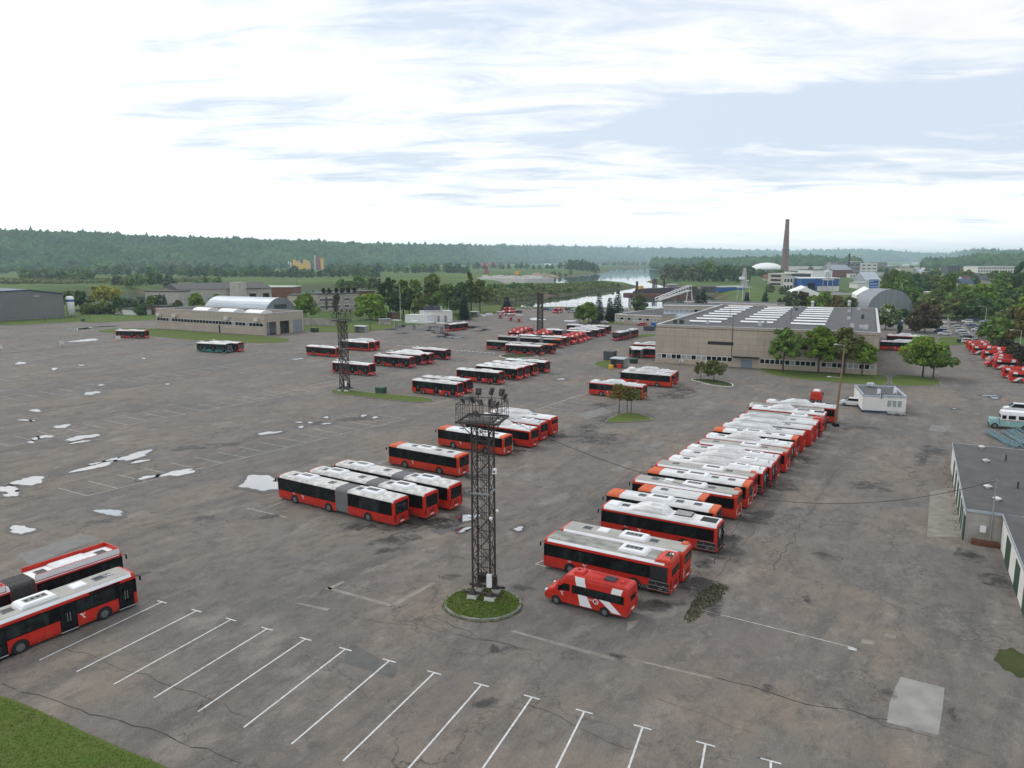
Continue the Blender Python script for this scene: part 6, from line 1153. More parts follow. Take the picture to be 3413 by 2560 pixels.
shelter('smoking_shelter', 'grey glazed waiting shelter with white roof on the lawn by the second tower', (1205, 1108), R(-28), 2.6, 1.1, 2.5, 'steelg', 'wroof'); shelter('smoking_shelter', 'small grey shelter beside the boulders at the far lawn', (1583, 1056), R(-28), 2.0, 1.2, 2.6, 'steelg', 'lgrey')
shelter('waste_shelter', 'glazed shelter with bins on the grass island before the workshop', (2064, 1224), R(-30), 1.9, 1.6, 2.4, 'steelg', 'zinc'); shelter('smoking_shelter', 'glazed shelter with pale roof close to the workshop corner', (2125, 1193), R(-30), 1.4, 1.3, 2.6, 'steelg', 'wroof')
def boxbin(name, label, px, sx, sy, sz, mat, rz=R(-28), cat='bin', lid=True, group=None):
    p = G(*px); t = thing(name, label, cat, (p.x, p.y, .1), rz, group); k = MB(); k.frus(-sx, sx, -sy, sy, 0, sz, -.05, -.05, ring=False); k.build('tub', M[mat], t)
    k = MB(); k.frus(-sx - .08, sx + .08, -sy - .08, sy + .08, sz, sz + .12, .1, .1, ring=False); k.build('lid', M[mat], t); return t
boxbin('waste_container', 'green steel container standing on the long grass strip', (1270, 1311), .95, .7, 1.15, 'green'); boxbin('waste_container', 'green container on the lawn right of the washing hall', (1049, 1107), 1.3, .9, 1.5, 'dgreen'); boxbin('waste_bin', 'yellow bin in front of the waste shelter', (2036, 1230), .5, .45, .85, 'yellow'); boxbin('waste_bin', 'yellow bin beside the last washing bay', (975, 1107), .9, .6, 1.0, 'yellow')
boxbin('waste_bin', 'red bin inside the waste shelter', (2064, 1228), .55, .45, .9, 'red'); boxbin('waste_bin', 'blue bin standing at the rear of the waste shelter', (2068, 1214), .4, .4, 1.6, 'blue'); boxbin('waste_container', 'dark green container by the glazed shelter at the workshop corner', (2112, 1211), .95, .7, 1.1, 'dgreen'); boxbin('waste_container', 'round grey container with a domed top behind the waste shelter', (2033, 1200), 1.5, 1.2, 2.4, 'darkclad'); boxbin('waste_container', 'dark grey open-top skip beside the workshop corner', (2164, 1102), 2.0, 1.2, 1.7, 'darkclad'); boxbin('waste_container', 'blue container beside the dark skip', (2181, 1092), 1.0, 1.1, 1.9, 'blue'); boxbin('waste_bin', 'small green bin by the fence below the grey warehouse', (277, 1071), .7, .5, 1.0, 'green')
# person in orange at the bus by the workshop
def person(label, px, az, mat):
    p = G(*px); bm_v = [(0, 0, .95), (0, 0, 1.2), (0, 0, 1.45), (0, 0, 1.56), (0, .02, 1.70), (.1, 0, .9), (.12, .03, .5), (.13, 0, .06), (-.1, 0, .9), (-.13, -.05, .5), (-.14, -.08, .06), (.2, 0, 1.42), (.26, .05, 1.15), (.24, .16, .92), (-.2, 0, 1.42), (-.26, -.02, 1.15), (-.25, .08, .90), (.13, .14, .04), (-.14, .06, .04)]
    ed = [(0, 1), (1, 2), (2, 3), (3, 4), (0, 5), (5, 6), (6, 7), (0, 8), (8, 9), (9, 10), (2, 11), (11, 12), (12, 13), (2, 14), (14, 15), (15, 16), (7, 17), (10, 18)]; rd = [.16, .15, .17, .06, .11, .1, .07, .05, .1, .07, .05, .07, .05, .04, .07, .05, .04, .04, .04]
    me = D.meshes.new('person'); me.from_pydata(bm_v, ed, []); o = link('person', me); md = o.modifiers.new('skin', 'SKIN'); o.modifiers.new('sub', 'SUBSURF').render_levels = 1
    for i, r_ in enumerate(rd): me.skin_vertices[0].data[i].radius = (r_, r_)
    me.skin_vertices[0].data[0].use_root = True; me.materials.append(M[mat]); o.location = (p.x, p.y, .02); o.rotation_euler[2] = -R(az); tag(o, label, 'person'); k = MB(); k.loft([[(.09 * s * math.cos(2 * PI * i / 8), .02 + .1 * s * math.sin(2 * PI * i / 8), z) for i in range(8)] for s, z in ((.3, 1.84), (.9, 1.80), (1.05, 1.72), (.6, 1.66))]); k.build('hair', M['black'], o); return o
person('person in orange workwear standing beside the black humped bus', (2951, 1164), 200, 'orangev')
# wooden lamp pole in front of the workshop, lamp posts, wires
PP = G(2785, 1421); hp = height_at(PP, 1150); t = thing('utility_pole', 'tall leaning wooden pole with two lamps beside the far end of the right row', 'pole', (PP.x, PP.y, 0)); top = Vector((.55, .1, hp)); k = MB(); k.tube((0, 0, 0), top, .17, .11, n=9); k.build('shaft', M['wood'], t); k = MB(); k.tube((-.05, .35, 0), top * .62 + Vector((-.02, .15, 0)), .13, .09); k.build('prop', M['wood'], t); k = MB(); k.frus(-.45, .45, -.45, .45, 0, .5, .08, .08); k.build('base_block', M['black'], t)
for z, dx in ((hp - .1, -1.4), (hp * .60, -1.9)): q = top * (z / hp); k = MB(); k.tube(q, q + Vector((dx, -.2, .25)), .035); k.frus(q.x + dx - .45, q.x + dx + .1, -.35, .0, z + .18, z + .32, .1, .06); k.build('lamp_arm', M['lgrey'], t)
TOPP = PP + top
def wire(name, a, b_, sag, label, r_=.014, group='overhead wires'):
    a, b_ = Vector(a), Vector(b_); k = MB(); n = 18; q = [a.lerp(b_, i / n) - Vector((0, 0, sag * 4 * (i / n) * (1 - i / n))) for i in range(n + 1)]
    for u, v in zip(q, q[1:]): k.tube(u, v, r_, n=4)
    tag(k.build(name, M['black']), label, 'cable', group)
wire('overhead_cable', TB1 + Vector((1.6, .4, H1 + .1)), PG, 4.5, 'black cable slung from the nearest tower to the garage pole', .022)
wire('overhead_cable', TOPP, G(3010, 1372), 0.2, 'thin stay wire from the wooden pole down to the kiosk')
wire('overhead_cable', G(1150, 1303) + Vector((0, 0, height_at(G(1150, 1303), 1066) + .2)), G(1262, 1082) + Vector((0, 0, 3)), 1.5, 'thin cable from the second tower to the hut on the lawn')
def lamp_post(label, px, ytop, az=0, arm=1.6, group='lamp posts', col='lgrey', name='lamp_post'):
    p = G(*px); h = height_at(p, ytop); t = thing(name, label, 'lamp post', (p.x, p.y, 0), R(az), group); k = MB(); k.tube((0, 0, 0), (0, 0, h), .13, .07, n=7); k.build('shaft', M[col], t)
    if arm: k = MB(); k.tube((0, 0, h - .05), (arm, 0, h + .25), .045); k.frus(arm - .1, arm + .8, -.16, .16, h + .18, h + .34, .1, .05); k.build('lamp_head', M['lgrey'], t)
lamp_post('tall thin white mast beside the container cabin', (1336, 1092), 944, arm=0, name='mast'); lamp_post('tall thin mast behind the fuel station building', (1413, 1062), 940, arm=0, name='mast')
lamp_post('lamp post behind the fuel station roof', (1495, 1055), 1002, 0, 2); lamp_post('dark thin pole by the washing hall trees', (994, 1030), 930, arm=0, col='steel', name='pole')
lamp_post('grey lamp post at the far lawn near the red minibuses', (1717, 1035), 985, arm=0, col='steel'); lamp_post('lamp post beside the car park grass with arm to the left', (3283, 1080), 1022, 180, 3); lamp_post('lamp post at the left corner of the car park', (3158, 1073), 1047, 20, 2); lamp_post('thin lamp post between the hanging trees and hangar', (3002, 1020), 946, 180, .6); lamp_post('lamp post at the trees behind the car park', (3122, 1055), 1018, 10, 3)
lamp_post('wooden pole with small lamp on the lawn near the shelter', (1235, 1104), 1031, 180, .5, col='steel'); lamp_post('thin pole between the minibuses and the third tower', (1779, 1100), 1078, arm=0, col='steel', name='pole')
lamp_post('lamp post in front of the trees beside the minibus row', (3395, 1190), 1102, 180, 2.5); lamp_post('pole at the river fence between the cars', (1926, 1035), 987, arm=0, name='pole')
# fence in front of the warehouse and kerb signs on the yard
def fence(name, label, pts, h, gap, rails, mat='steel', group=None, t_=.09):
    P_ = [G(*p) for p in pts]; t = thing(name, label, 'fence', P_[0], 0, group); o = P_[0]; k = MB(); r_ = MB()
    for a, e in zip(P_, P_[1:]):
        n = max(1, int((e - a).length / gap))
        for i in range(n + 1): q = a.lerp(e, i / n) - o; k.bar(q, q + Vector((0, 0, h)), t_)
        for z in rails: r_.bar(a - o + Vector((0, 0, z)), e - o + Vector((0, 0, z)), .07)
    k.build('post_row', M[mat], t)['kind'] = 'stuff'; r_.build('rail', M[mat], t)
fence('yard_fence', 'low dark rail fence in front of the grey warehouse', [(-200, 1092), (0, 1079), (150, 1072), (300, 1063)], 2.6, 6, (1.3, 2.5)); fence('yard_fence', 'wire fence with thin posts behind the lawn of the second tower', [(1014, 1088), (1130, 1092), (1180, 1084), (1260, 1072)], 2.2, 3.5, (1.1, 2.1), 'steelg'); fence('yard_fence', 'dark fence at the river bank behind the parked cars', [(1560, 1040), (1680, 1024), (1800, 1022), (1960, 1024), (2050, 1030)], 2.4, 3, (.3, 1.2, 2.3)); fence('yard_fence', 'thin fence between lawn and car park beside the minibuses', [(3100, 1125), (3200, 1131), (3228, 1140)], 1.4, 3, (.7, 1.3), 'steelg')
for px, lab in (((0, 1172), 'small white board on a post at the left edge of the divider'), ((207, 1157), 'small white board on a post in the middle of the divider'), ((395, 1139), 'small white board on a post near the single bus on the divider')):
    p = G(*px); t = thing('bay_sign', lab, 'sign', (p.x, p.y, 0), R(20), 'white bay boards'); k = MB(); k.tube((0, 0, 0), (0, 0, 1.2), .06); k.build('post', M['steel'], t); k = MB(); k.box(-.75, .75, -.06, .06, .9, 2.1); k.build('board', M['wkerb'], t)
k = MB(); ribbon(k, [(-50, 1186), (120, 1168), (300, 1148), (400, 1137), (520, 1127)], 1.6, .2, 5, .06); k.build('kerb', M['patch2'], kind='structure'); 
# boulders and posts by the small huts
t, L = house('garden_hut', 'weathered grey hut with sloping roof on the lawn behind the second tower', (1266, 1084), (1302, 1083)); k = MB(); k.box(0, L, 0, 3, 0, 2.4); k.build('wall', M['plaster'], t); k = MB(); k.box(-.3, L + .3, -.4, 3.3, 2.4, 2.65); k.build('roof', M['steelg'], t)
t, L = house('garden_hut', 'small dark wooden shed in the shade behind the tall white mast', (1308, 1064), (1334, 1062)); k = MB(); k.box(0, L, 0, 4, 0, 3); k.build('wall', M['wood'], t); k = MB(); k.box(-.3, L + .3, -.4, 4.3, 3, 3.3); k.build('roof', M['steelg'], t)
for i, px in enumerate([(1608, 1055), (1623, 1052), (1635, 1051), (1547, 1064), (1565, 1066), (1600, 1057)]):
    p = G(*px); k = MB(); r_ = random.Random(i); k.frus(-1.3, 1.3, -.9, .9, 0, 1.2, .9, .5, .3, ring=False); o = k.build('concrete_block', M['conc' if i > 2 else 'lgrey']); o.location = (p.x, p.y, .05); o.rotation_euler[2] = r_.uniform(0, 3); tag(o, 'wedge-shaped concrete block lying along the far lawn edge', 'concrete block', 'concrete blocks by the far lawn')
# ---------------------------------------------------------------- trees
def leaf_mat(name, col, hue=.0):
    return mk(name, col, .75, isl=.42, trans=.28, spec=.25, rnd=.12)
LEAF = {'fresh': leaf_mat('fresh_green_leaves', (.17, .26, .032)), 'mid': leaf_mat('green_leaves', (.135, .215, .045)), 'dark': leaf_mat('dark_green_leaves', (.075, .135, .044)), 'olive': leaf_mat('olive_leaves', (.145, .175, .05)), 'willow': leaf_mat('grey_green_leaves', (.14, .175, .08)), 'brown': leaf_mat('bronze_leaves', (.085, .066, .034)), 'rusty': leaf_mat('yellow_rust_leaves', (.150, .118, .034)), 'yellow': leaf_mat('yellow_green_leaves', (.30, .30, .06)), 'needle': leaf_mat('spruce_needles', (.028, .056, .032)), 'needleb': leaf_mat('blue_spruce_needles', (.045, .075, .062)), 'bloom': leaf_mat('white_blossom', (.50, .50, .40)), 'darkred': leaf_mat('dark_bronze_leaves', (.048, .044, .024))}
def cards(n, size, centers, radii, seed, up=.35, flat=.0):
    """n small leaf-cluster faces spread over ellipsoid clumps; numpy"""
    r = np.random.RandomState(seed); k = r.randint(0, len(centers), n); c = np.array(centers)[k]; rad = np.array(radii)[k]
    d = r.normal(size=(n, 3)); d /= np.linalg.norm(d, axis=1)[:, None]; q = r.uniform(.35, 1.0, n) ** .45; pos = c + d * rad * q[:, None]
    nrm = d + r.normal(size=(n, 3)) * .55 + [0, 0, up]; nrm /= np.linalg.norm(nrm, axis=1)[:, None]
    t = np.cross(nrm, r.normal(size=(n, 3))); t /= np.linalg.norm(t, axis=1)[:, None] + 1e-9; b_ = np.cross(nrm, t); s = size * r.uniform(.55, 1.45, n)[:, None]; asp = r.uniform(.5, 1.0, n)[:, None]
    a, e = t * s, b_ * s * asp; bend = nrm * s * r.uniform(-.3, .3, n)[:, None]
    v = np.stack([pos - a - e * .4, pos - e * 1.0 + bend, pos + a - e * .2, pos + a * .3 + e, pos - a * .6 + e * .8 - bend], 1).reshape(-1, 3)
    return v, np.arange(n * 5).reshape(n, 5)
CROWNS = {}
def crown_mesh(kind, seed, leaf, n, size, H, W, base):
    r = np.random.RandomState(seed); cs, rs = [], []
    if kind == 'round':
        for i in range(26):
            h = .08 + .84 * (i + r.uniform(0, 1)) / 26; pf = math.sin(PI * min(1, (h * .86 + .17))) ** .6; a = i * 2.4 + r.uniform(-.5, .5); q = r.uniform(.2, .86) * pf; cs.append([W * q * math.cos(a), W * q * math.sin(a), base + (H - base) * h]); s = r.uniform(.18, .42) * W * max(.5, pf); rs.append([s, s, s * r.uniform(.6, .9)])
    elif kind == 'tall':
        for i in range(18):
            h = r.uniform(.02, .97); f = math.sin(PI * (h * .82 + .12)) ** .7; a = r.uniform(0, 6.3); q = r.uniform(.15, .65) * f; cs.append([W * q * math.cos(a), W * q * math.sin(a), base + (H - base) * h]); s = W * r.uniform(.3, .45) * max(.45, f); rs.append([s, s, s * 1.2])
    elif kind == 'umbrella':
        for i in range(15):
            a = r.uniform(0, 6.3); q = r.uniform(.2, .9); cs.append([W * q * math.cos(a), W * q * math.sin(a), base + (H - base) * (.72 - .30 * q * q + r.uniform(-.12, .14))]); s = W * r.uniform(.2, .34); rs.append([s, s, s * .45])
    elif kind == 'bush':
        for i in range(12): a = r.uniform(0, 6.3); q = r.uniform(0, .75); cs.append([W * q * math.cos(a), W * q * math.sin(a), H * r.uniform(.2, .62)]); s = W * r.uniform(.3, .5); rs.append([s, s, H * .33])
    if kind == 'cone':
        v, f = [], []; rr_ = r.uniform(.85, 1.0, n); h = 1 - np.sqrt(r.uniform(0, 1, n)) ; h = np.clip(h, 0, .985); lay = np.round(h * 15) / 15; h = lay + (h - lay) * .45; a = r.uniform(0, 2 * PI, n); lob = 1 + .22 * np.sin(a * 3 + lay * 40) + .12 * np.sin(a * 7 + lay * 90); rad = W * (1 - h) * lob * r.uniform(.25, 1, n) ** .45; pos = np.stack([rad * np.cos(a), rad * np.sin(a), base + (H - base) * h - rad * .22], 1)
        out = np.stack([np.cos(a), np.sin(a), np.full(n, -.35)], 1); sd = np.stack([-np.sin(a), np.cos(a), r.uniform(-.3, .3, n)], 1); s = size * r.uniform(.6, 1.4, n)[:, None]
        V = np.stack([pos - sd * s * .5, pos + out * s * .2 - sd * s * .7, pos + out * s * 1.3, pos + out * s * .2 + sd * s * .7, pos + sd * s * .5], 1).reshape(-1, 3); F = np.arange(n * 5).reshape(n, 5)
    else: V, F = cards(n, size, cs, rs, seed + 1)
    return V, F, cs
def trunk_mesh(kind, H, W, base, seed, cs, multi=1, thick=1.0):
    r = random.Random(seed); k = MB(); rt = max(.09, H * .018) * thick
    for m in range(multi):
        ox, oy = (0, 0) if multi == 1 else (r.uniform(-.9, .9), r.uniform(-.6, .6)); top = Vector((ox * 1.6 + r.uniform(-.3, .3), oy * 1.6 + r.uniform(-.3, .3), base + (H - base) * (.45 if kind != 'cone' else .95))); q = [Vector((ox, oy, 0)), Vector((ox + r.uniform(-.1, .1), oy, base * .6)), Vector((ox * 1.3, oy * 1.2, base)), top]
        rd = [rt * 1.3, rt, rt * .85, rt * .35]
        for i in range(3): k.tube(q[i], q[i + 1], rd[i], rd[i + 1], n=7)
        if kind != 'cone':
            for i in range(5 if multi == 1 else 3):
                c = Vector(cs[(i * 3 + m) % len(cs)]); s = q[2].lerp(q[3], r.uniform(.0, .5)); md = s.lerp(c, .55) + Vector((0, 0, -.1 * (c - s).length)); k.tube(s, md, rt * .5, rt * .3, n=5); k.tube(md, c, rt * .3, rt * .1, n=5)
    return k.mesh('trunk', M['bark'])
TP = {}
def tree(name, label, pos, H, W, leaf='mid', kind='round', base=None, seed=0, n=700, size=.5, group=None, multi=1, cat='tree', variants=3, thick=1.0, bloom=0):
    """a thing made of trunk + crown; meshes are shared between trees of the same sort (unit height, scaled)"""
    base = (.26 if kind in ('round', 'tall', 'umbrella') else .06) if base is None else base / H
    key = (kind, leaf, n, round(size / H, 3), round(W / H, 1), round(base, 1), multi, seed % variants, bloom)
    if key not in TP:
        V, F, cs = crown_mesh(kind, (seed % variants) * 13 + len(kind), leaf, n, size / H * 10, 10, W / H * 10, base * 10); mi = None; mats = [LEAF[leaf]]
        if bloom: mats.append(LEAF['bloom']); rr_ = np.random.RandomState(3); mi = (rr_.uniform(size=len(F)) < bloom).astype(int)
        TP[key] = (np_mesh('crown', V, F, mats, mi), trunk_mesh(kind, 10, W / H * 10, max(.8, base * 10), seed, cs if cs else [(0, 0, 9)], multi, thick) if kind != 'bush' else None)
    cm, tm = TP[key]; t = thing(name, label, cat, pos, rng.uniform(0, 6.28), group); t.scale = (H / 10,) * 3
    link('crown', cm, t)
    if tm: link('trunk', tm, t)
    return t
def tpx(name, label, px, ytop, wpx, leaf, kind='round', group=None, **kw):
    """foot pixel, picture row of the top, crown width in pixels"""
    z = kw.pop('z', .0); p = G(*px, z); H = height_at(p, ytop) - z; dist = math.hypot(p.x, p.y); W = wpx / FPX * dist / 2
    return tree(name, label, p, H, W, leaf, kind, group=group, **kw)
# trees in the yard
GW = 'street trees along the workshop front'
tpx('maple_tree', 'dark green broad tree before the blank middle of the workshop front', (2609, 1243), 1088, 118, 'mid', n=4800, size=.29, seed=1, base=3.6, group=GW)
tpx('maple_tree', 'bright green tree third from the right end of the workshop', (2727, 1247), 1082, 112, 'fresh', n=4600, size=.29, seed=2, base=3.6, group=GW)
tpx('maple_tree', 'yellowish green tree right behind the wooden lamp pole', (2812, 1250), 1086, 108, 'olive', n=4200, size=.29, seed=3, base=4.2, group=GW)
tpx('maple_tree', 'smaller light green tree close to the right end of the workshop front', (2872, 1253), 1138, 92, 'fresh', n=3400, size=.28, seed=4, base=3.2, group=GW)
tpx('maple_tree', 'large bright tree on the grass right of the workshop', (3074, 1258), 1120, 150, 'fresh', n=5200, size=.29, seed=5, base=3.2, multi=1, group='pair of trees right of the workshop')
tpx('maple_tree', 'right-hand twin of the large bright tree beside the workshop', (3110, 1262), 1150, 110, 'mid', n=4000, size=.29, seed=6, base=3.0, group='pair of trees right of the workshop')
GI = 'thin trees on the tree island'
for px, yt, wd, lab, sd in (((2063, 1382), 1278, 92, 'left and fullest of the thin rust-coloured trees on the tree island', 7), ((2090, 1376), 1288, 84, 'middle one of the thin rust-coloured trees on the tree island', 8), ((2104, 1376), 1300, 96, 'right and lowest of the thin rust-coloured trees on the tree island', 9)): tpx('rowan_tree', lab, px, yt, wd, 'rusty' if sd != 9 else 'olive', 'round', n=750, size=.17, seed=sd, base=2.7, thick=.75, group=GI)
tpx('cherry_tree', 'spreading low tree on the white-kerbed island', (2379, 1270), 1200, 92, 'olive', 'round', n=1300, size=.22, seed=3, base=1.6, group='trees on the white-kerbed island'); tpx('cherry_tree', 'slender yellowish tree left of the spreading one on the white-kerbed island', (2335, 1266), 1206, 60, 'rusty', 'round', n=700, size=.20, seed=4, base=1.7, thick=.8, group='trees on the white-kerbed island')
# spruces and trees round the office
GS = 'trees beside the office block'
for px, yt, wd, lf, kd, lab, sd in (((1996, 1072), 974, 38, 'needleb', 'cone', 'blue-grey spruce in front of the river', 1), ((2032, 1070), 988, 30, 'needle', 'cone', 'short dark spruce between two taller ones by the office', 2), ((2058, 1070), 964, 52, 'needle', 'cone', 'tallest dark spruce next to the office corner', 3), ((1933, 1077), 1022, 44, 'mid', 'round', 'small bright round tree at the left of the trees by the office', 4), ((1962, 1078), 1008, 66, 'mid', 'round', 'broad green tree with a dark shed under it by the office', 5), ((2130, 1062), 975, 52, 'willow', 'round', 'pale sparse tree behind the office roof', 6), ((2322, 1060), 978, 30, 'needle', 'cone', 'dark spruce behind the office annex, left of two', 7), ((2341, 1060), 958, 46, 'needle', 'cone', 'dark spruce behind the office annex, right of two', 8)): tpx('spruce_tree' if kd == 'cone' else 'leafy_tree', lab, px, yt, wd, lf, kd, GS, n=1300, size=.75, seed=sd)
tpx('spruce_tree', 'dark fir between the two grassy slopes behind the workshop', (2548, 1030), 968, 26, 'needle', 'cone', 'firs behind the workshop roof', n=700, size=.9, seed=1); tpx('spruce_tree', 'small reddish fir behind the workshop roof', (2597, 1032), 988, 20, 'darkred', 'cone', 'firs behind the workshop roof', n=600, size=.8, seed=2); tpx('spruce_tree', 'blue spruce under the striped crane leg', (2488, 1024), 970, 20, 'needleb', 'cone', 'firs behind the workshop roof', n=600, size=.9, seed=3); tpx('pine_tree', 'green pine in front of the large grey hangar', (2874, 1034), 968, 44, 'needleb', 'cone', 'firs behind the workshop roof', n=900, size=1.0, seed=4)
# trees around the fuel station and the left yard edge
GF = 'tall green trees behind the fuel station'
for i, (x, y, yt, wd, lf, kd) in enumerate([(1268, 1062, 922, 34, 'needle', 'cone'), (1300, 1055, 920, 70, 'dark', 'round'), (1345, 1050, 930, 80, 'mid', 'round'), (1382, 1052, 928, 84, 'mid', 'round'), (1438, 1050, 910, 78, 'olive', 'tall'), (1400, 1062, 975, 66, 'olive', 'round'), (1490, 1046, 945, 84, 'mid', 'round'), (1535, 1046, 938, 70, 'dark', 'round'), (1600, 1040, 930, 96, 'olive', 'round'), (1320, 1062, 965, 60, 'dark', 'round'), (1460, 1058, 970, 60, 'mid', 'round'), (1570, 1042, 905, 42, 'olive', 'tall'), (1365, 1060, 960, 60, 'dark', 'round'), (1520, 1052, 990, 50, 'dark', 'round')]): tpx('leafy_tree' if kd != 'cone' else 'spruce_tree', ['broad green tree in the dense stand behind the fuel station', 'dark tree in the dense stand behind the fuel station', 'tall feathery olive tree in the stand behind the fuel station', 'dark spruce at the left end of the stand behind the fuel station'][3 if kd == 'cone' else 2 if kd == 'tall' else 1 if lf == 'dark' else 0], (x, y), yt, wd, lf, kd, GF, n=1100, size=.8, seed=i)
tpx('leafy_tree', 'wide light green willow left of the fuel station', (1235, 1066), 978, 130, 'fresh', 'round', None, n=2600, size=.62, seed=2, base=1.2); tpx('leafy_tree', 'light green tree at the right corner of the washing hall', (1020, 1062), 974, 92, 'fresh', 'round', None, n=2000, size=.6, seed=4, base=1.5); tpx('birch_tree', 'slim yellowish birch before the two storey school-like block', (1122, 1060), 975, 30, 'rusty', 'tall', None, n=600, size=.6, seed=1); tpx('spruce_tree', 'dark spruce beside the grey shelter at the far lawn', (1548, 1066), 972, 42, 'needle', 'cone', None, n=1300, size=.75, seed=3); tpx('spruce_tree', 'bluish spruce at the river fence near the red minibuses', (1690, 1036), 986, 40, 'needleb', 'cone', None, n=1200, size=.75, seed=2)
tpx('willow_tree', 'bright yellow-green weeping willow by the river on the left', (352, 1036), 949, 96, 'yellow', 'round', None, n=1500, size=.7, seed=1, base=5); GH = 'trees behind the parked cars on the left'
for i, (x, y, yt, wd, lf, kd) in enumerate([(255, 1036), (225, 1034)][:0] or [(268, 1038, 968, 56, 'dark', 'round'), (232, 1034, 966, 46, 'mid', 'round'), (400, 1046, 990, 54, 'dark', 'round'), (440, 1044, 1002, 50, 'dark', 'round'), (475, 1040, 990, 34, 'needle', 'cone'), (498, 1044, 984, 28, 'needle', 'cone'), (536, 1046, 980, 26, 'needle', 'cone'), (550, 1046, 978, 28, 'needle', 'cone'), (510, 1046, 985, 42, 'mid', 'round'), (470, 1050, 1010, 50, 'dark', 'bush'), (655, 1040, 976, 54, 'fresh', 'round'), (725, 1040, 980, 50, 'mid', 'round'), (596, 1050, 1000, 30, 'olive', 'round'), (340, 1046, 1000, 70, 'olive', 'bush'), (300, 1046, 1005, 60, 'olive', 'bush')]): tpx('leafy_tree' if kd == 'round' else 'spruce_tree' if kd == 'cone' else 'bush', {'round': 'rounded tree between the warehouse and the old white factory', 'cone': 'narrow conifer in front of the old white factory', 'bush': 'low thicket behind the parked cars on the left'}[kd], (x, y), yt, wd, lf, kd, GH, n=800, size=.7, seed=i)
# the old white factory, red-brick sheds, two storey block
t, L = house('old_factory', 'derelict white panel factory with a long dark roof behind the arched hangar', (600, 1030), (760, 1024)); Hh = height_at(t.location, 966); k = MB(); k.box(0, L, 0, 40, 0, Hh); k.build('wall', M['panel3'], t); k = MB(); k.loft([[(-.5, y, z) for y, z in ((-.5, Hh), (20, Hh + 3.2), (40.5, Hh))]] + [[(L * 2.0, y, z) for y, z in ((-.5, Hh), (20, Hh + 3.2), (40.5, Hh))]]); k.build('roof', M['tar2'], t); k = MB(); k.box(L, L * 2, 1, 40, 0, Hh - .4); k.build('long_wing', M['panel3'], t); k = MB(); k.box(6, 12, -.1, .1, 0, Hh * .35); k.build('door', M['black'], t)
for x in (L * 1.2, L * 1.5, L * 1.8): k = MB(); k.box(x, x + 4, .9, 1.05, Hh * .45, Hh * .7); k.build('window', M['glass2'], t)
t, L = house('factory_annex', 'dirty white two storey annex left of the derelict factory', (488, 1030), (600, 1032)); Hh = height_at(t.location, 972); k = MB(); k.box(0, L, 0, 25, 0, Hh); k.build('wall', M['panel3'], t); k = MB(); k.box(-.4, L + .4, -.4, 25, Hh, Hh + .5); k.build('roof', M['tar2'], t); win_strip(t, L * .2, L * .5, Hh * .62, Hh * .82, 4, seed=1, blind=.2); win_strip(t, L * .7, L * .9, Hh * .15, Hh * .35, 2, seed=1, blind=0)
k = MB(); k.box(L * 1.85, L * 2.1, 20, 28, 0, Hh + 5); k.build('stair_tower', M['panel3'], t)
for pa, pb, yt, dp, mt, lab, nm in [((850, 1003), (975, 1003), 958, 20, 'redbrick', 'low red-brick shed with pale top band by the left river arm', 'brick_shed'), ((960, 1020), (1010, 1020), 985, 14, 'cream', 'cream gable building behind the arched hangar', 'cream_building'), ((1170, 1015), (1250, 1012), 974, 18, 'rust', 'rust-roofed low building behind the light green willow', 'rusty_shed'), ((408, 1049), (475, 1051), 1031, 6, 'white_wall', 'small white gabled shed behind the parked cars', 'white_shed'), ((482, 1047), (560, 1050), 1020, 9, 'wood', 'open-fronted timber lean-to with stored vehicles left of the washing hall', 'timber_lean_to')]:
    t, L = house(nm, lab, pa, pb); Hh = height_at(t.location, yt); k = MB(); k.box(0, L, 0, dp, 0, Hh); k.build('wall', M[mt], t); k = MB(); k.box(-.4, L + .4, -.4, dp + .4, Hh, Hh + .6); k.build('roof', M['wkerb' if mt == 'redbrick' else 'tar2'], t)
t, L = house('two_storey_block', 'two storey pale block with big window groups and orange spandrels', (1062, 1040), (1200, 1034)); Hh = height_at(t.location, 982); k = MB(); k.box(0, L, 0, 16, 0, Hh); k.build('wall', M['plaster'], t); k = MB(); k.box(-.4, L + .4, -.4, 16.4, Hh, Hh + .6); k.build('roof', M['tar2'], t)
for z in (.16, .56):
    for x in (.04, .22, .40, .62, .84): k = MB(); k.box(L * x, L * x + L * .12, -.1, .1, Hh * z, Hh * (z + .24), 0); f = k.build('window', M['winframe'], t); k = MB(); [k.box(L * (x + .005 + i * .029), L * (x + .027 + i * .029), -.14, -.1, Hh * z + .3, Hh * (z + .24) - .3) for i in range(4)]; k.build('pane', M['glass'], f)
k = MB(); [k.box(L * x, L * x + L * .055, -.08, .0, Hh * .12, Hh * .82) for x in (.165, .345)]; k.build('orange_spandrel', M['rust'], t)
for i, x in enumerate((.1, .25, .4, .55, .7, .85)): v = t.location + Vector((math.cos(t.rotation_euler[2]) * L * x, math.sin(t.rotation_euler[2]) * L * x + 3, Hh + .5)); tree('rooftop_sapling', 'dark shrub growing on the flat roof of the two storey block', v, 3.2, 1.3, 'darkred', 'bush', seed=i, n=120, size=.5, group='shrubs on the roof of the two storey block', cat='shrub')
k = MB(); ribbon(k, [(1010, 1072), (1100, 1075), (1180, 1074)], 6, .4, 3, 1.2); o = k.build('rubble_heap', M['conc'], kind=None); tag(o, 'low heap of grey rubble and scrap behind the fence right of the washing hall', 'rubble'); t = o; 
wall_ = MB(); a, e = G(1015, 1084), G(1118, 1088)
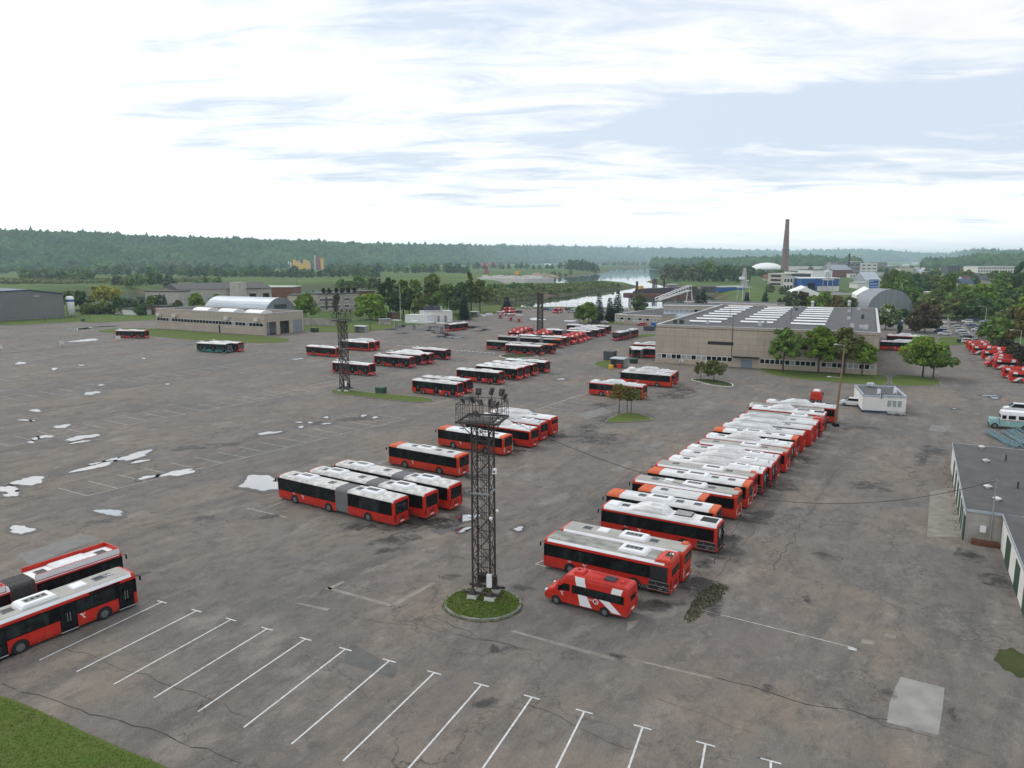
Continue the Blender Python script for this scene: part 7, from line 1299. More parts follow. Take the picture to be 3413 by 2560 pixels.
d = (e - a).normalized(); nrm_ = Vector((-d.y, d.x, 0)); wall_.loft([[tuple(q), tuple(q + nrm_ * .4), tuple(q + nrm_ * .4 + Vector((0, 0, 3.2))), tuple(q + Vector((0, 0, 3.2)))] for q in (a, e)]); tag(wall_.build('rubble_wall', M['plaster']), 'rough grey concrete wall behind the fence right of the washing hall', 'wall')
# trees on the right and in the town
GT = 'trees between the car park and the town'
LT = {'mid': 'green broad tree in the belt beyond the car park', 'dark': 'dark broad tree in the belt beyond the car park', 'olive': 'olive broad tree in the belt beyond the car park', 'fresh': 'light green tree in the belt beyond the car park', 'tall': 'tall pyramid tree in the belt beyond the car park'}
for i, (x, y, yt, wd, lf, kd) in enumerate([(3040, 1040, 960, 90, 'mid', 'round'), (3090, 1045, 985, 100, 'olive', 'round'), (3160, 1042, 905, 95, 'mid', 'round'), (3215, 1056, 950, 110, 'mid', 'round'), (3260, 1052, 940, 100, 'fresh', 'round'), (3190, 1060, 985, 80, 'olive', 'round'), (3240, 1066, 1000, 66, 'dark', 'round'), (3160, 1060, 1000, 90, 'olive', 'round'), (3320, 1036, 930, 80, 'mid', 'round'), (3300, 1050, 970, 90, 'mid', 'round'), (3350, 1040, 965, 80, 'dark', 'round'), (3382, 1010, 870, 56, 'dark', 'tall'), (3330, 1010, 905, 66, 'mid', 'tall'), (3405, 1040, 950, 80, 'mid', 'round'), (3125, 1030, 965, 80, 'dark', 'round'), (3275, 1062, 990, 80, 'dark', 'round'), (3000, 1010, 912, 80, 'mid', 'round'), (2975, 1005, 895, 60, 'mid', 'round'), (3045, 1000, 905, 70, 'dark', 'round'), (3080, 985, 925, 70, 'dark', 'round'), (2955, 1000, 925, 50, 'olive', 'round'), (3115, 985, 915, 70, 'olive', 'round')]): tpx('leafy_tree', LT['tall' if kd == 'tall' else lf], (x, y), yt, wd, lf, kd, GT, n=900, size=.85, seed=i, base=2.0)
GR2 = 'trees along the hedge by the minibus row'
for i, (x, y, yt, wd, lf, lab) in enumerate([(3330, 1150, 1060, 110, 'mid', 'green tree over the middle of the minibus row'), (3390, 1120, 1020, 120, 'olive', 'yellowish tree at the right edge behind the hedge'), (3420, 1160, 1010, 110, 'rusty', 'golden green tree cut by the right edge above the minibuses'), (3300, 1130, 1075, 80, 'dark', 'dark leafy tree at the far end of the hedge'), (3415, 1100, 985, 90, 'fresh', 'fresh green crown highest at the right edge'), (3450, 1250, 1130, 90, 'darkred', 'dark bronze tree at the right edge beside the closest minibuses')]): tpx('leafy_tree', lab, (x, y), yt, wd, lf, 'round', GR2, n=1500, size=.6, seed=i + 20, base=1.6)
for i, (x, y, yt, wd) in enumerate([(3345, 1180, 1125, 90), (3385, 1215, 1140, 90), (3425, 1235, 1150, 90)]): tpx('hedge_shrub', ['dark bronze shrub behind the outward-facing minibuses', 'dark bronze shrub behind the middle minibuses', 'dark bronze shrub above the closest minibuses'][i], (x, y), yt, wd, 'darkred', 'bush', 'dark shrubs of the hedge', n=1400, size=.4, seed=i, cat='shrub')
tpx('chestnut_tree', 'white-blossoming chestnut at the right rear corner of the workshop', (2952, 1098), 1012, 80, 'mid', 'round', None, n=2200, size=.6, seed=3, base=1.5, bloom=.22); tpx('beech_tree', 'large brown-leaved tree beside the car park', (3082, 1108), 1010, 116, 'brown', 'round', None, n=3000, size=.6, seed=5, base=1.6); tpx('leafy_tree', 'dark shrub tree between the blossoming chestnut and the brown tree', (3008, 1072), 1030, 44, 'dark', 'round', None, n=900, size=.6, seed=1, base=1)
tpx('cypress_tree', 'narrow dark column tree in front of the cars between the two trees', (2997, 1116), 1080, 18, 'needle', 'tall', None, n=500, size=.4, seed=1, base=.5)
GQ = 'pale scrub behind the workshop roof'
for i, (x, y, yt, wd, lf) in enumerate([(2640, 1032, 968, 60, 'willow'), (2675, 1032, 970, 60, 'brown'), (2712, 1034, 985, 60, 'fresh'), (2745, 1036, 970, 76, 'fresh'), (2790, 1038, 985, 70, 'rusty'), (2830, 1040, 990, 60, 'olive'), (2620, 1030, 990, 40, 'brown')]): tpx('scrub_tree', {'willow': 'thin half-bare tree in front of the white tent', 'brown': 'brownish thin tree near the white tent', 'fresh': 'yellow-green bushy tree behind the workshop roof', 'rusty': 'rusty green bushy tree behind the workshop roof', 'olive': 'olive bushy tree next to the green pine'}[lf], (x, y), yt, wd, lf, 'round', GQ, n=600, size=.8, seed=i, base=.8)
# ---------------------------------------------------------------- town
def block(name, label, pa, pb, yt, dp, wall='white_wall', roof='tar', win=None, cat='building', group=None, dz=0, hip=0):
    t, L = house(name, label, pa, pb, cat, group); Hh = height_at(t.location, yt); k = MB(); k.box(0, L, 0, dp, -1, Hh); k.build('wall', M[wall], t); k = MB()
    if hip: k.loft([[(x, -1, Hh), (x, dp / 2, Hh + hip), (x, dp + 1, Hh)] for x in (-1, L + 1)])
    else: k.box(-.4, L + .4, -.4, dp + .4, Hh, Hh + .8)
    k.build('roof', M[roof], t)
    if win:
        rows, cols, hgt = win
        for r_ in range(rows):
            for c in range(cols): k = MB(); x = L * (c + .2) / cols; z = Hh * (r_ + .30) / rows; k.box(x, x + L * .6 / cols, -.25, .1, z, z + Hh * hgt / rows); k.build('window', M['glass2'], t)
    return t, L, Hh
BH = block('blue_hall', 'blue warehouse hall with ribbed roof behind the white tent', (2668, 971), (2794, 971), 929, 30, 'blue', 'wroof', None)
t, L = BH[:2]; k = MB(); k.box(0, L, -1, -.05, 0, 4.6); k.build('base_wall', M['white_wall'], t); k = MB(); k.box(L * .17, L * .36, -1.3, -1, 0, 7.4); k.build('gateway', M['black'], t); k = MB(); k.box(L * .36, L * .42, -1.3, -1, 0, 8.4); k.build('blue_post', M['blue'], t)
block('control_tower', 'white two storey cabin with glazed top floor beside the blue hall', (2611, 968), (2641, 969), 925, 9, 'white_wall', 'lgrey', (2, 3, .5)); block('open_garage_block', 'beige three storey shell with open decks left of the blue hall', (2558, 953), (2612, 955), 913, 25, 'cream', 'wkerb', (3, 1, .45)); block('dark_brick_block', 'dark brick building behind the control cabin', (2646, 955), (2700, 955), 915, 30, 'darkclad', 'tar', (2, 3, .3))
block('long_shed', 'long low white shed with dark roof behind the blue hall', (2650, 935), (2730, 935), 906, 50, 'white_wall', 'tar', None); block('white_hall', 'white cube hall right behind the blue hall roof', (2708, 940), (2772, 940), 901, 60, 'wpaint', 'tar', None); block('brown_hall', 'reddish brown rounded hall left of the dark chimney', (2772, 925), (2838, 925), 900, 60, 'redbrick', 'zincd', None, hip=8); block('far_shed', 'long white factory shed to the right of the brick chimney', (2628, 905), (2790, 905), 890, 80, 'white_wall', 'lgrey', None)
block('grey_mill', 'large grey mill block behind the dark chimney', (2790, 915), (2865, 915), 875, 70, 'greyclad', 'tar', (3, 4, .2)); block('white_mill', 'white stepped mill building right of the dark chimney', (2850, 912), (2922, 912), 878, 60, 'white_wall', 'lgrey', (3, 4, .3)); block('mill_tower', 'taller block on top of the white mill', (2842, 905), (2868, 905), 870, 30, 'cream', 'tar', None); block('dark_silo', 'dark grey silo block right of the white mill', (2918, 905), (2955, 905), 876, 40, 'greyclad', 'tar', None)
block('small_gatehouse', 'small white house at the foot of the dark chimney', (2832, 926), (2852, 926), 912, 14, 'white_wall', 'tar', (1, 2, .3)); t, L, Hh = block('mural_house', 'gabled house with a blue wave mural on its end wall', (2886, 962), (2930, 962), 935, 30, 'white_wall', 'zinc', None, hip=8); k = MB(); rm_ = random.Random(2); k.box(L * .22, L * .92, -.4, 0, .5, Hh + 1, 0); [k.box(L * .25, L * rm_.uniform(.5, .9), -.6, -.4, z, z + .9, 1) for z in np.arange(1.5, Hh, 2.6)]; k.build('mural', [M['blue'], mk('pale_mural_blue', (.3, .45, .65), .7)], t)
block('low_white_house', 'low white house beside the mural house', (2858, 962), (2892, 962), 945, 20, 'white_wall', 'zinc', None)
t, L, Hh = block('apartment_block', 'long five storey white apartment block on the right', (3256, 928), (3382, 928), 889, 40, 'white_wall', 'lgrey', (4, 14, .4)); block('apartment_tower', 'dark apartment tower with light balconies left of the long block', (3158, 912), (3198, 912), 886, 30, 'darkclad', 'tar', (5, 4, .5)); block('long_roof_shop', 'low dark roofed market hall in the town', (3000, 905), (3045, 905), 893, 40, 'cream', 'darkclad', None)
GPs = 'pale industrial sheds of the town'
for i, (x, y, w_, h_, wl) in enumerate([(2690, 898, 70, 8, 'white_wall'), (2745, 890, 60, 6, 'cream'), (2880, 893, 60, 8, 'white_wall'), (2975, 896, 50, 9, 'greyclad'), (3035, 898, 60, 8, 'white_wall'), (3110, 897, 50, 7, 'cream'), (3150, 905, 40, 9, 'white_wall'), (3225, 897, 50, 9, 'white_wall'), (3090, 915, 36, 8, 'darkclad'), (2990, 912, 44, 9, 'white_wall'), (3330, 900, 60, 7, 'white_wall'), (2945, 920, 30, 8, 'cream'), (3065, 930, 30, 7, 'white_wall'), (2760, 903, 50, 7, 'greyclad')]): block('industrial_shed', {'white_wall': 'long white shed low among the trees of the town', 'cream': 'beige shed low among the trees of the town', 'greyclad': 'grey shed low among the trees of the town', 'darkclad': 'dark shed low among the trees of the town'}[wl], (x - w_ / 2, y), (x + w_ / 2, y), y - h_, 30, wl, ('lgrey', 'tar', 'zinc')[i % 3], None, 'shed', GPs)
GHs = 'small houses among the town trees'
for i, (x, y, w_, h_, rf, wl) in enumerate([(3195, 950, 30, 12, 'zinc', 'white_wall'), (3240, 945, 26, 14, 'redbrick', 'white_wall'), (3280, 945, 26, 12, 'darkclad', 'cream'), (3225, 955, 34, 10, 'dblue', 'cream'), (3305, 945, 22, 14, 'zinc', 'white_wall'), (3270, 930, 18, 8, 'darkclad', 'white_wall'), (2720, 925, 14, 8, 'redbrick', 'cream'), (3085, 908, 16, 8, 'wroof', 'white_wall'), (3070, 915, 14, 8, 'zinc', 'white_wall'), (2965, 895, 18, 6, 'lgrey', 'white_wall'), (3020, 890, 20, 6, 'lgrey', 'white_wall'), (3050, 885, 18, 6, 'lgrey', 'white_wall'), (2870, 900, 14, 6, 'lgrey', 'white_wall'), (2600, 905, 24, 6, 'lgrey', 'white_wall'), (2560, 935, 18, 8, 'redbrick', 'cream')]): block('small_house', ['small house with a pale metal roof among the town trees', 'small house with a red roof among the town trees', 'small house with a dark roof among the town trees', 'low blue-roofed house among the town trees', 'small pale-roofed house among the town trees'][{'zinc': 0, 'redbrick': 1, 'darkclad': 2, 'dblue': 3}.get(rf, 4)], (x - w_ / 2, y), (x + w_ / 2, y), y - h_, 16, wl, rf, None, 'house', GHs, hip=5)
block('ochre_tower', 'small ochre church-like tower on the town skyline', (3094, 890), (3105, 890), 872, 14, 'yellow', 'redbrick', None); block('yellow_cube', 'small yellow rooftop cube on the skyline above the dark apartments', (3176, 892), (3185, 892), 876, 14, 'yellow', 'tar', None); block('red_roofed_hall', 'red-roofed hall on the wooded hill at the right', (3312, 885), (3330, 885), 868, 20, 'redbrick', 'pink', None)
t, L, Hh = block('filling_station', 'filling station with a pale red-edged canopy among the trees', (3046, 990), (3100, 990), 978, 16, 'cream', 'wroof', None); k = MB(); k.box(-1, L * .9, -14, -2, Hh + .8, Hh + 1.6, 0); k.box(-1.1, L * .9 + .1, -14.1, -14, Hh + .9, Hh + 1.3, 1); [k.tube((x, y, 0), (x, y, Hh + .8), .2, k=0) for x in (1, L * .8) for y in (-13, -4)]; k.build('canopy', [M['wroof'], M['red']], t)
block('dark_kiosk', 'low dark flat building in front of the filling station', (3052, 1012), (3096, 1012), 1000, 8, 'darkclad', 'lgrey', None)
p = G(3133, 950); t = thing('orange_banner', 'orange advertising flag on a pole in the town', 'flag', p); hq = height_at(p, 930); k = MB(); k.tube((0, 0, 0), (0, 0, hq), .15); k.build('pole', M['lgrey'], t); k = MB(); k.box(-3, -.2, -.1, .1, hq * .35, hq); k.build('cloth', mk('orange_cloth', (.8, .25, .02), .8), t)
def chimney(name, label, px, yt, w0, w1, mat, bands):
    p = G(*px); h = height_at(p, yt); d = math.hypot(p.x, p.y); r0, r1 = w0 / FPX * d / 2, w1 / FPX * d / 2; t = thing(name, label, 'chimney', (p.x, p.y, -1)); k = MB(); N = 20; lv = [(0, 1.0), (.38, 1), (.40, 1), (.97, 1), (1, 1)]
    rad = lambda f: r0 + (r1 - r0) * f; k.loft([[(rad(f) * math.cos(2 * PI * i / N), rad(f) * math.sin(2 * PI * i / N), h * f) for i in range(N)] for f in (0, .25, .5, .75, 1)]); k.build('shaft', mat, t)
    for f in bands: k = MB(); k.loft([[((rad(f) * 1.0 + dr) * math.cos(2 * PI * i / N), (rad(f) + dr) * math.sin(2 * PI * i / N), h * f + dz) for i in range(N)] for dr, dz in ((.0, -.6), (r1 * .22, -.2), (r1 * .22, .8), (0, 1.0))]); k.build('ring', M['steel'], t)
cbm = D.materials.new('chimney_brick'); cbm.use_nodes = True; tt = cbm.node_tree; nd, lk = nodes_of(tt); tc = nd('ShaderNodeTexCoord'); nz_ = nd('ShaderNodeTexNoise', i_Scale=.18, i_Detail=8); lk(tc.outputs['Object'], nz_.inputs['Vector']); s_ = nd('ShaderNodeSeparateXYZ'); lk(tc.outputs['Object'], s_.inputs[0]); c = mix_c(nd, lk, ramp(nd, lk, nz_.outputs[0], [(.35, 0), (.65, 1)]), (.17, .095, .072), (.25, .16, .125)); wv = nd('ShaderNodeTexWave', wave_type='BANDS', bands_direction='Z', i_Scale=.9, i_Distortion=0.5); lk(tc.outputs['Object'], wv.inputs['Vector']); c = mix_c(nd, lk, math_n(nd, lk, 'MULTIPLY', wv.outputs['Fac'], .3), c, (.10, .06, .05)); lk(c, tt.nodes['Principled BSDF'].inputs['Base Color']); tt.nodes['Principled BSDF'].inputs['Roughness'].default_value = .95
chimney('brick_chimney', 'tall tapering brick chimney standing over the town', (2614, 914), 729, 25, 10.5, cbm, (.45, .985)); chimney('steel_chimney', 'thin dark steel chimney in the town', (2826, 924), 843, 5.5, 4.5, M['rust'] if False else M['hull'], (.97,))
p = G(2555, 905); t = thing('arena_dome', 'low white dome of a sports hall on the town skyline', 'dome', p); d = math.hypot(p.x, p.y); rd_ = 49 / FPX * d; k = MB(); k.loft([[(rd_ * math.cos(a) * math.cos(2 * PI * i / 24), rd_ * math.cos(a) * math.sin(2 * PI * i / 24), 5 + rd_ * .42 * math.sin(a)) for i in range(24)] for a in np.linspace(0, 1.5, 7)]); k.build('roof', M['tent'], t, smooth=True); k = MB(); k.tube((0, 0, -1), (0, 0, 5.2), rd_ * .97, n=24); k.build('wall', M['greyclad'], t)
def tent(label, px, w_px, yt, eave, dep, mat='tent'):
    p = G(*px); d = math.hypot(p.x, p.y); w_ = w_px / FPX * d; h = height_at(p, yt); t = thing('storage_tent', label, 'tent', (p.x, p.y, 0), -math.atan2(p.x, p.y) * .8, 'white storage tents'); k = MB(); pr = [(-w_ / 2, 0), (-w_ / 2, h * eave), (-w_ * .42, h * (eave + .1)), (0, h), (w_ * .42, h * (eave + .1)), (w_ / 2, h * eave), (w_ / 2, 0)]; k.loft([[(x, y, z) for x, z in pr] for y in (0, dep)]); k.build('cover', M[mat], t)
    k = MB(); k.poly([(x * .97, -.05, z * .97) for x, z in pr][::-1]); k.build('gable', M['cream' if eave < .5 else 'tent'], t)
tent('large white tent hall behind the workshop roof', (2682, 1000), 86, 957, .5, 40); tent('smaller white tent hall with a cream gable by the hangar', (2894, 1004), 66, 961, .45, 40)
# truss mast with crane cabin beside the river meadow, striped top
for nm, lab, px, yt, wd in (('harbour_crane', 'pale portal crane tower with cabin beside the grassy slope', (2477, 1000), 892, 16), ('harbour_crane', 'thin lattice crane mast in front of the blue hall', (2757, 972), 872, 12)):
    p = G(*px); h = height_at(p, yt); d = math.hypot(p.x, p.y); w_ = wd / FPX * d; t = thing(nm, lab, 'crane', (p.x, p.y, -.5), R(20), 'pale cranes'); k = MB(); [k.bar((x * w_, y * w_, 0), (x * w_ * .8, y * w_ * .8, h * .42), .5) for x in (-.9, .9) for y in (-.9, .9)]; k.box(-w_, w_, -w_, w_, h * .40, h * .44); k.build('portal', M['lgrey'], t); k = MB(); lattice(k, w_ * .9, w_ * .25, h * .44, h, 8, .4, .25); k.build('lattice_mast', M['lgrey'], t); k = MB(); k.box(-w_ * .9, -w_ * .1, -1.5, 1.5, h * .66, h * .74); k.box(w_ * .1, w_ * .9, -1.2, 1.2, h * .60, h * .63); k.build('cabin', M['wpaint'], t)
# ---------------------------------------------------------------- river side
def on(x, y, z=WZ): return G(x, y, z)
a, e = on(2120, 986), on(2330, 976); t = thing('barge', 'long dark barge moored along the right bank', 'barge', a, math.atan2((e - a).y, (e - a).x)); L = (e - a).length; k = MB(); k.loft([[(x, -6 * f, 0 - .3), (x, -6 * f, 4), (x, 6 * f, 4), (x, 6 * f, -.3)] for x, f in ((0, .7), (8, 1), (L - 6, 1), (L, .8))]); k.build('hull', M['hull'], t); k = MB(); k.box(4, L * .9, -5, 5, 4, 6.5); k.build('cargo_coaming', M['hull'], t); k = MB(); k.box(3, 8, -2, 2, 6, 9); k.build('yellow_winch', M['yellow'], t)
a, e = on(2085, 984), on(2300, 992); t = thing('pontoon', 'rusty pontoon quay lying in front of the barge', 'pontoon', a, math.atan2((e - a).y, (e - a).x)); L = (e - a).length; k = MB(); k.box(0, L, -4, 4, -.4, 2.2); k.build('deck', M['rust'], t)
for i, px in enumerate([(2120, 990), (2124, 990), (2175, 976), (2179, 975), (2183, 975), (2188, 976), (2211, 977), (2214, 977), (2097, 1006), (2103, 1006), (2260, 1004)]):
    p = on(*px); h = 14 if px[1] < 1000 else 6; t = tag(MB().tube((0, 0, -1), (0, 0, h), .55, n=8).build('mooring_pile', M['steel']), 'dark steel mooring pile standing in the river by the barge', 'pile', 'mooring piles in the river'); t.location = p
a, e = G(2175, 1012, 0), G(2303, 945, 2); e = Vector((e.x, e.y, 0)); hq = 24
A, E = G(2190, 1012), G(2298, 985); topz = height_at(E, 946); t = thing('conveyor', 'long white inclined loading conveyor bridge by the river', 'conveyor', (A.x, A.y, 0)); d = E - A; k = MB(); n_ = d.normalized().cross(Vector((0, 0, 1))); lo, hi = Vector((0, 0, 2)), d + Vector((0, 0, topz - 5))
for s in (-1.3, 1.3):
    k.bar(lo + n_ * s, hi + n_ * s, .5); k.bar(lo + n_ * s + Vector((0, 0, 1.6)), hi + n_ * s + Vector((0, 0, 3.8)), .45)
    for i in range(12): q = lo.lerp(hi, i / 11) + n_ * s; k.bar(q, q + Vector((0, 0, 1.6 + 2.2 * i / 11)), .22)
k.build('truss', M['wpaint'], t); k = MB(); k.add([tuple(lo - n_ * 1.6), tuple(lo + n_ * 1.6), tuple(hi + n_ * 1.6), tuple(hi - n_ * 1.6)], [(0, 1, 2, 3), (3, 2, 1, 0)]); k.build('belt_deck', M['wkerb'], t); k = MB(); [k.bar(hi + n_ * s, d + n_ * s * 2 + Vector((0, 0, -6)), .7) for s in (-1.3, 1.3)]; k.build('support_leg', M['wpaint'], t)
block('blue_barge_house', 'low blue and white floating house at the right bank', (2406, 970), (2482, 968), 958, 10, 'blue', 'wroof', None); block('grey_barge', 'dark grey barge beside the floating house', (2345, 972), (2385, 972), 958, 12, 'darkclad', 'darkclad', None); block('work_boat', 'grey work boat with a raised wheelhouse behind the barge', (2228, 964), (2256, 964), 950, 8, 'greyclad', 'lgrey', None)
# bridge far up the river
A, E = G(1990, 893, WZ), G(2500, 893, WZ); zt = 15; t = thing('road_bridge', 'long low road bridge far up the river', 'bridge', (A.x, A.y, 0), math.atan2((E - A).y, (E - A).x)); L = (E - A).length; k = MB(); k.box(0, L, -7, 7, zt, zt + 3); k.build('deck', M['conc'], t)
for f in (.15, .32, .52, .7, .88): k = MB(); k.box(L * f - 3, L * f + 3, -6, 6, WZ - 1, zt); k.build('pier', M['conc'], t)
# port on the far bank: crane ship, quay, sand heaps
t, L = house('port_quay', 'pale concrete quay with stacked slabs on the far bank', (1590, 932), (1750, 936)); k = MB(); k.box(0, L, 0, 60, -6, 3.0); k.build('wall', M['wkerb'], t); k = MB(); rq = random.Random(2); [k.box(x, x + rq.uniform(4, 9), y, y + 5, 3, 3 + rq.uniform(1, 3.5)) for x in np.arange(2, L - 10, 9) for y in (8, 22, 40)]; k.build('stacked_slabs', M['wkerb'], t)
p = G(1722, 928); hq = height_at(p, 868); t = thing('crawler_crane', 'yellow crawler crane with a tall boom on the far quay', 'crane', p); k = MB(); k.box(-14, 6, -4, 4, 2, 6); k.build('undercarriage', M['darkclad'], t); k = MB(); k.bar((0, 0, 5), (5, 0, hq * .45), 2.0); k.build('boom', M['yellow'], t); k = MB(); k.bar((5, 0, hq * .45), (9, 0, hq), .7); k.build('jib', M['steel'], t); k = MB(); k.box(-3, 3, -3, 3, 6, 11); k.build('cab', M['yellow'], t)
p = G(1622, 912); hq = height_at(p, 880); t = thing('slewing_crane', 'dark red slewing quay crane on the far bank', 'crane', p); k = MB(); k.frus(-6, 6, -6, 6, 0, hq * .8, 4, 4, ring=False); k.build('portal', M['pink'], t); k = MB(); k.bar((0, 0, hq * .7), (-8, 0, hq * 1.2), 1.5); k.build('jib', M['pink'], t)
for x, y, w_, h_ in ((1790, 924, 46, 16), (1815, 923, 36, 13), (1765, 925, 30, 10), (1840, 924, 40, 9)):
    p = G(x, y); d = math.hypot(p.x, p.y); rw = w_ / FPX * d / 2 * 1.2; hh = h_ / FPX * d; k = MB(); k.loft([[(rw * f * (1 + .1 * math.sin(i * 2.1)) * math.cos(2 * PI * i / 14), rw * f * .7 * math.sin(2 * PI * i / 14), z * hh) for i in range(14)] for f, z in ((1, -.15), (.8, .25), (.45, .7), (.12, 1))]); o = k.build('sand_heap', M['gravel'], smooth=True); o.location = p; tag(o, 'pinkish sand heap at the water on the far bank', 'sand heap', 'sand heaps on the far bank')
for pa, pb, yt, hp_, lab in (((1600, 893), (1612, 893), 876, 10, 'faded red roofed shed on the far bank, smaller of two'), ((1625, 890), (1652, 890), 874, 12, 'faded red roofed shed on the far bank, larger of two')): block('red_roof_shed', lab, pa, pb, yt + 9, 40, 'pink', 'pink', None, 'shed', 'faded red sheds on the far bank', hip=hp_)
# concrete works on the far meadow
p = G(1030, 896.8); t = thing('concrete_works', 'yellow, white and red silos of a concrete works before the wooded hill', 'silo plant', p); d = math.hypot(p.x, p.y); u = d / FPX
for x, w_, y0, y1, mt in ((-64, 4, 9, -2, 'wpaint'), (-57, 4, 9, 0, 'wpaint'), (-46, 9, 10, -8, 'yellow'), (-38, 8, 10, -4, 'yellow'), (-30, 6, 10, -4, 'cream'), (-12, 10, 8, -8, 'yellow'), (-2, 10, 10, -4, 'cream'), (31, 14, 7, -17, 'pink'), (42, 10, 7, -12, 'yellow'), (20, 5, 8, -20, 'lgrey')): k = MB(); k.tube((x * u, 0, -2), (x * u, 0, (22 - y1) * u), w_ * u / 2, n=12); k.build('silo', M[mt], t)
k = MB(); k.box(-50 * u, 5 * u, -6, 6, 0, 18 * u); k.build('shed', M['yellow'], t)
block('white_farm', 'long pale shed on the far meadow right of the concrete works', (1163, 884), (1188, 884), 881, 20, 'cream', 'redbrick', None); GFh = 'houses at the foot of the left hill'
for pa, pb, yt, wl, rf, lab in (((37, 900), (70, 900), 886, 'cream', 'redbrick', 'red-roofed house at the foot of the hill near the left edge'), ((300, 902), (338, 902), 888, 'white_wall', 'zinc', 'pale house with a grey roof at the foot of the hill'), ((448, 892), (470, 892), 878, 'cream', 'redbrick', 'steep-gabled beige house at the foot of the hill'), ((395, 893), (430, 893), 889, 'cream', 'darkclad', 'long low house at the foot of the hill'), ((480, 893), (498, 893), 886, 'white_wall', 'lgrey', 'small white house right of the steep gable at the foot of the hill'), ((1460, 874), (1478, 874), 868, 'white_wall', 'wroof', 'white house on the wooded slope'), ((1815, 890), (1835, 890), 884, 'wpaint', 'wroof', 'white shed on the far bank below the hill')): block('hillside_house', lab, pa, pb, yt, 14, wl, rf, None, 'house', GFh, hip=6)
# ---------------------------------------------------------------- belts of trees beyond the river
def ztree(p): return float(terrain(np.array([[p.x, p.y]]))[0])
def belt(label, group, px0, px1, n, hgt, leaf, seed, size=1.5, cards_n=260, spread=.25, kind='round', far=False):
    r = random.Random(seed); AV, AF, AM = [], [], []; nv = 0; pool = [crown_mesh('round', 50 + q, None, 150, 1.7, 10, 5.4, 1.0)[:2] for q in range(3)] if far else []
    for i in range(n):
        f = (i + r.uniform(-.4, .4)) / max(1, n - 1); x = px0[0] + (px1[0] - px0[0]) * f; y = px0[1] + (px1[1] - px0[1]) * f + r.uniform(-1, 1) * spread * 3; p = G(x, y); z = ztree(p)
        if z < WZ + 1: continue
        p.z = z - .3; h = hgt * r.uniform(.7, 1.25)
        if far:
            V, F = pool[i % 3]; a = r.uniform(0, 6.28); ca, sa = math.cos(a), math.sin(a); s = h / 10; AV.append(np.stack([(V[:, 0] * ca - V[:, 1] * sa) * s + p.x, (V[:, 0] * sa + V[:, 1] * ca) * s + p.y, V[:, 2] * s + p.z - .08 * h], 1)); AF.append(F + nv); AM.append(np.full(len(F), r.randrange(len(leaf)))); nv += len(V); continue
        tree('leafy_tree' if kind == 'round' else 'bush', label, p, h, h * r.uniform(.45, .62), r.choice(leaf), kind, seed=r.randrange(9), n=cards_n, size=size, group=group, base=h * .1)
    if far and AV: tag(link('treeline', np_mesh('treeline', np.vstack(AV), np.vstack(AF), [LEAF[q] for q in leaf], np.concatenate(AM)), kind='stuff'), label, 'treeline')
belt('dark line of round trees along the foot of the left hill', None, (0, 903), (820, 905), 34, 24, ('dark', 'mid', 'willow'), 31, 2.2, 220, .8, far=True); belt('round tree in the front belt between meadow and hill', 'front belt of trees below the hill', (300, 920), (1000, 921), 26, 17, ('dark', 'mid', 'willow'), 32, 2, 240, 1); belt('line of round trees right of the concrete works', None, (1100, 908), (1560, 908), 24, 20, ('dark', 'mid'), 33, 2, 220, 1, far=True); belt('rounded grey-green willow on the meadow beyond the left river arm', 'willows beyond the left river arm', (95, 938), (300, 940), 9, 17, ('willow', 'mid'), 1); belt('dark rounded tree in the row behind the left meadow', 'trees behind the left meadow', (0, 912), (600, 916), 22, 19, ('dark', 'mid', 'willow'), 2); belt('single round tree on the left meadow', 'scattered trees on the left meadow', (400, 955), (560, 950), 6, 15, ('mid', 'dark', 'willow'), 3, spread=2); belt('dark tree in the belt behind the middle meadow', 'trees behind the middle meadow', (640, 924), (1260, 926), 30, 15, ('dark', 'mid', 'dark'), 4)
belt('low line of trees below the concrete works', None, (820, 901), (1440, 902), 26, 10, ('dark', 'mid'), 5, far=True); belt('bush on the near bank of the left river arm', 'bushes on the left river bank', (620, 955), (830, 950), 7, 13, ('olive', 'mid'), 6); belt('bush on the bank right of the left river arm', 'bushes at the end of the left river arm', (1140, 968), (1260, 962), 8, 12, ('mid', 'olive'), 7)
belt('green bush on top of the river spit', 'bushes on the river spit', (1640, 978), (2070, 950), 26, 4.5, ('mid', 'olive', 'dark'), 8, 1.0, 200, 1.2, 'bush'); belt('low bush on the outer side of the river spit', 'low bushes on the river spit', (1760, 962), (2090, 949), 20, 4.2, ('mid', 'olive'), 9, 1.0, 180, 1, 'bush'); belt('bush on the spit beside the tall trees', 'bushes at the root of the spit', (1630, 972), (1760, 966), 10, 8, ('mid', 'dark'), 10, 1.0, 200, .8, 'bush')
belt('dark tree in the clump on the far bank', 'trees on the far bank', (1900, 903), (2025, 905), 12, 26, ('dark', 'dark', 'mid'), 11, 2.2); belt('tree behind the far quay', 'trees behind the far quay', (1560, 896), (1900, 898), 18, 18, ('mid', 'dark'), 12, 2.2); belt('low bush on the far bank', 'bushes on the far bank', (1850, 914), (2020, 911), 12, 8, ('mid',), 13, 1.5, 150, .6, 'bush')
belt('round tree of the wooded right bank', 'trees on the right river bank', (2232, 936), (2480, 942), 16, 24, ('mid', 'willow', 'dark'), 14, 1.8, 300, .8); belt('tree behind the front line of the wooded right bank', 'rear trees on the right river bank', (2240, 922), (2500, 922), 16, 19, ('mid', 'dark', 'dark'), 15, 2.2, 260, .8); belt('dark tree between the chimney and the pale crane', 'trees around the brick chimney', (2490, 920), (2640, 928), 12, 11, ('dark', 'mid'), 16, 1.8)
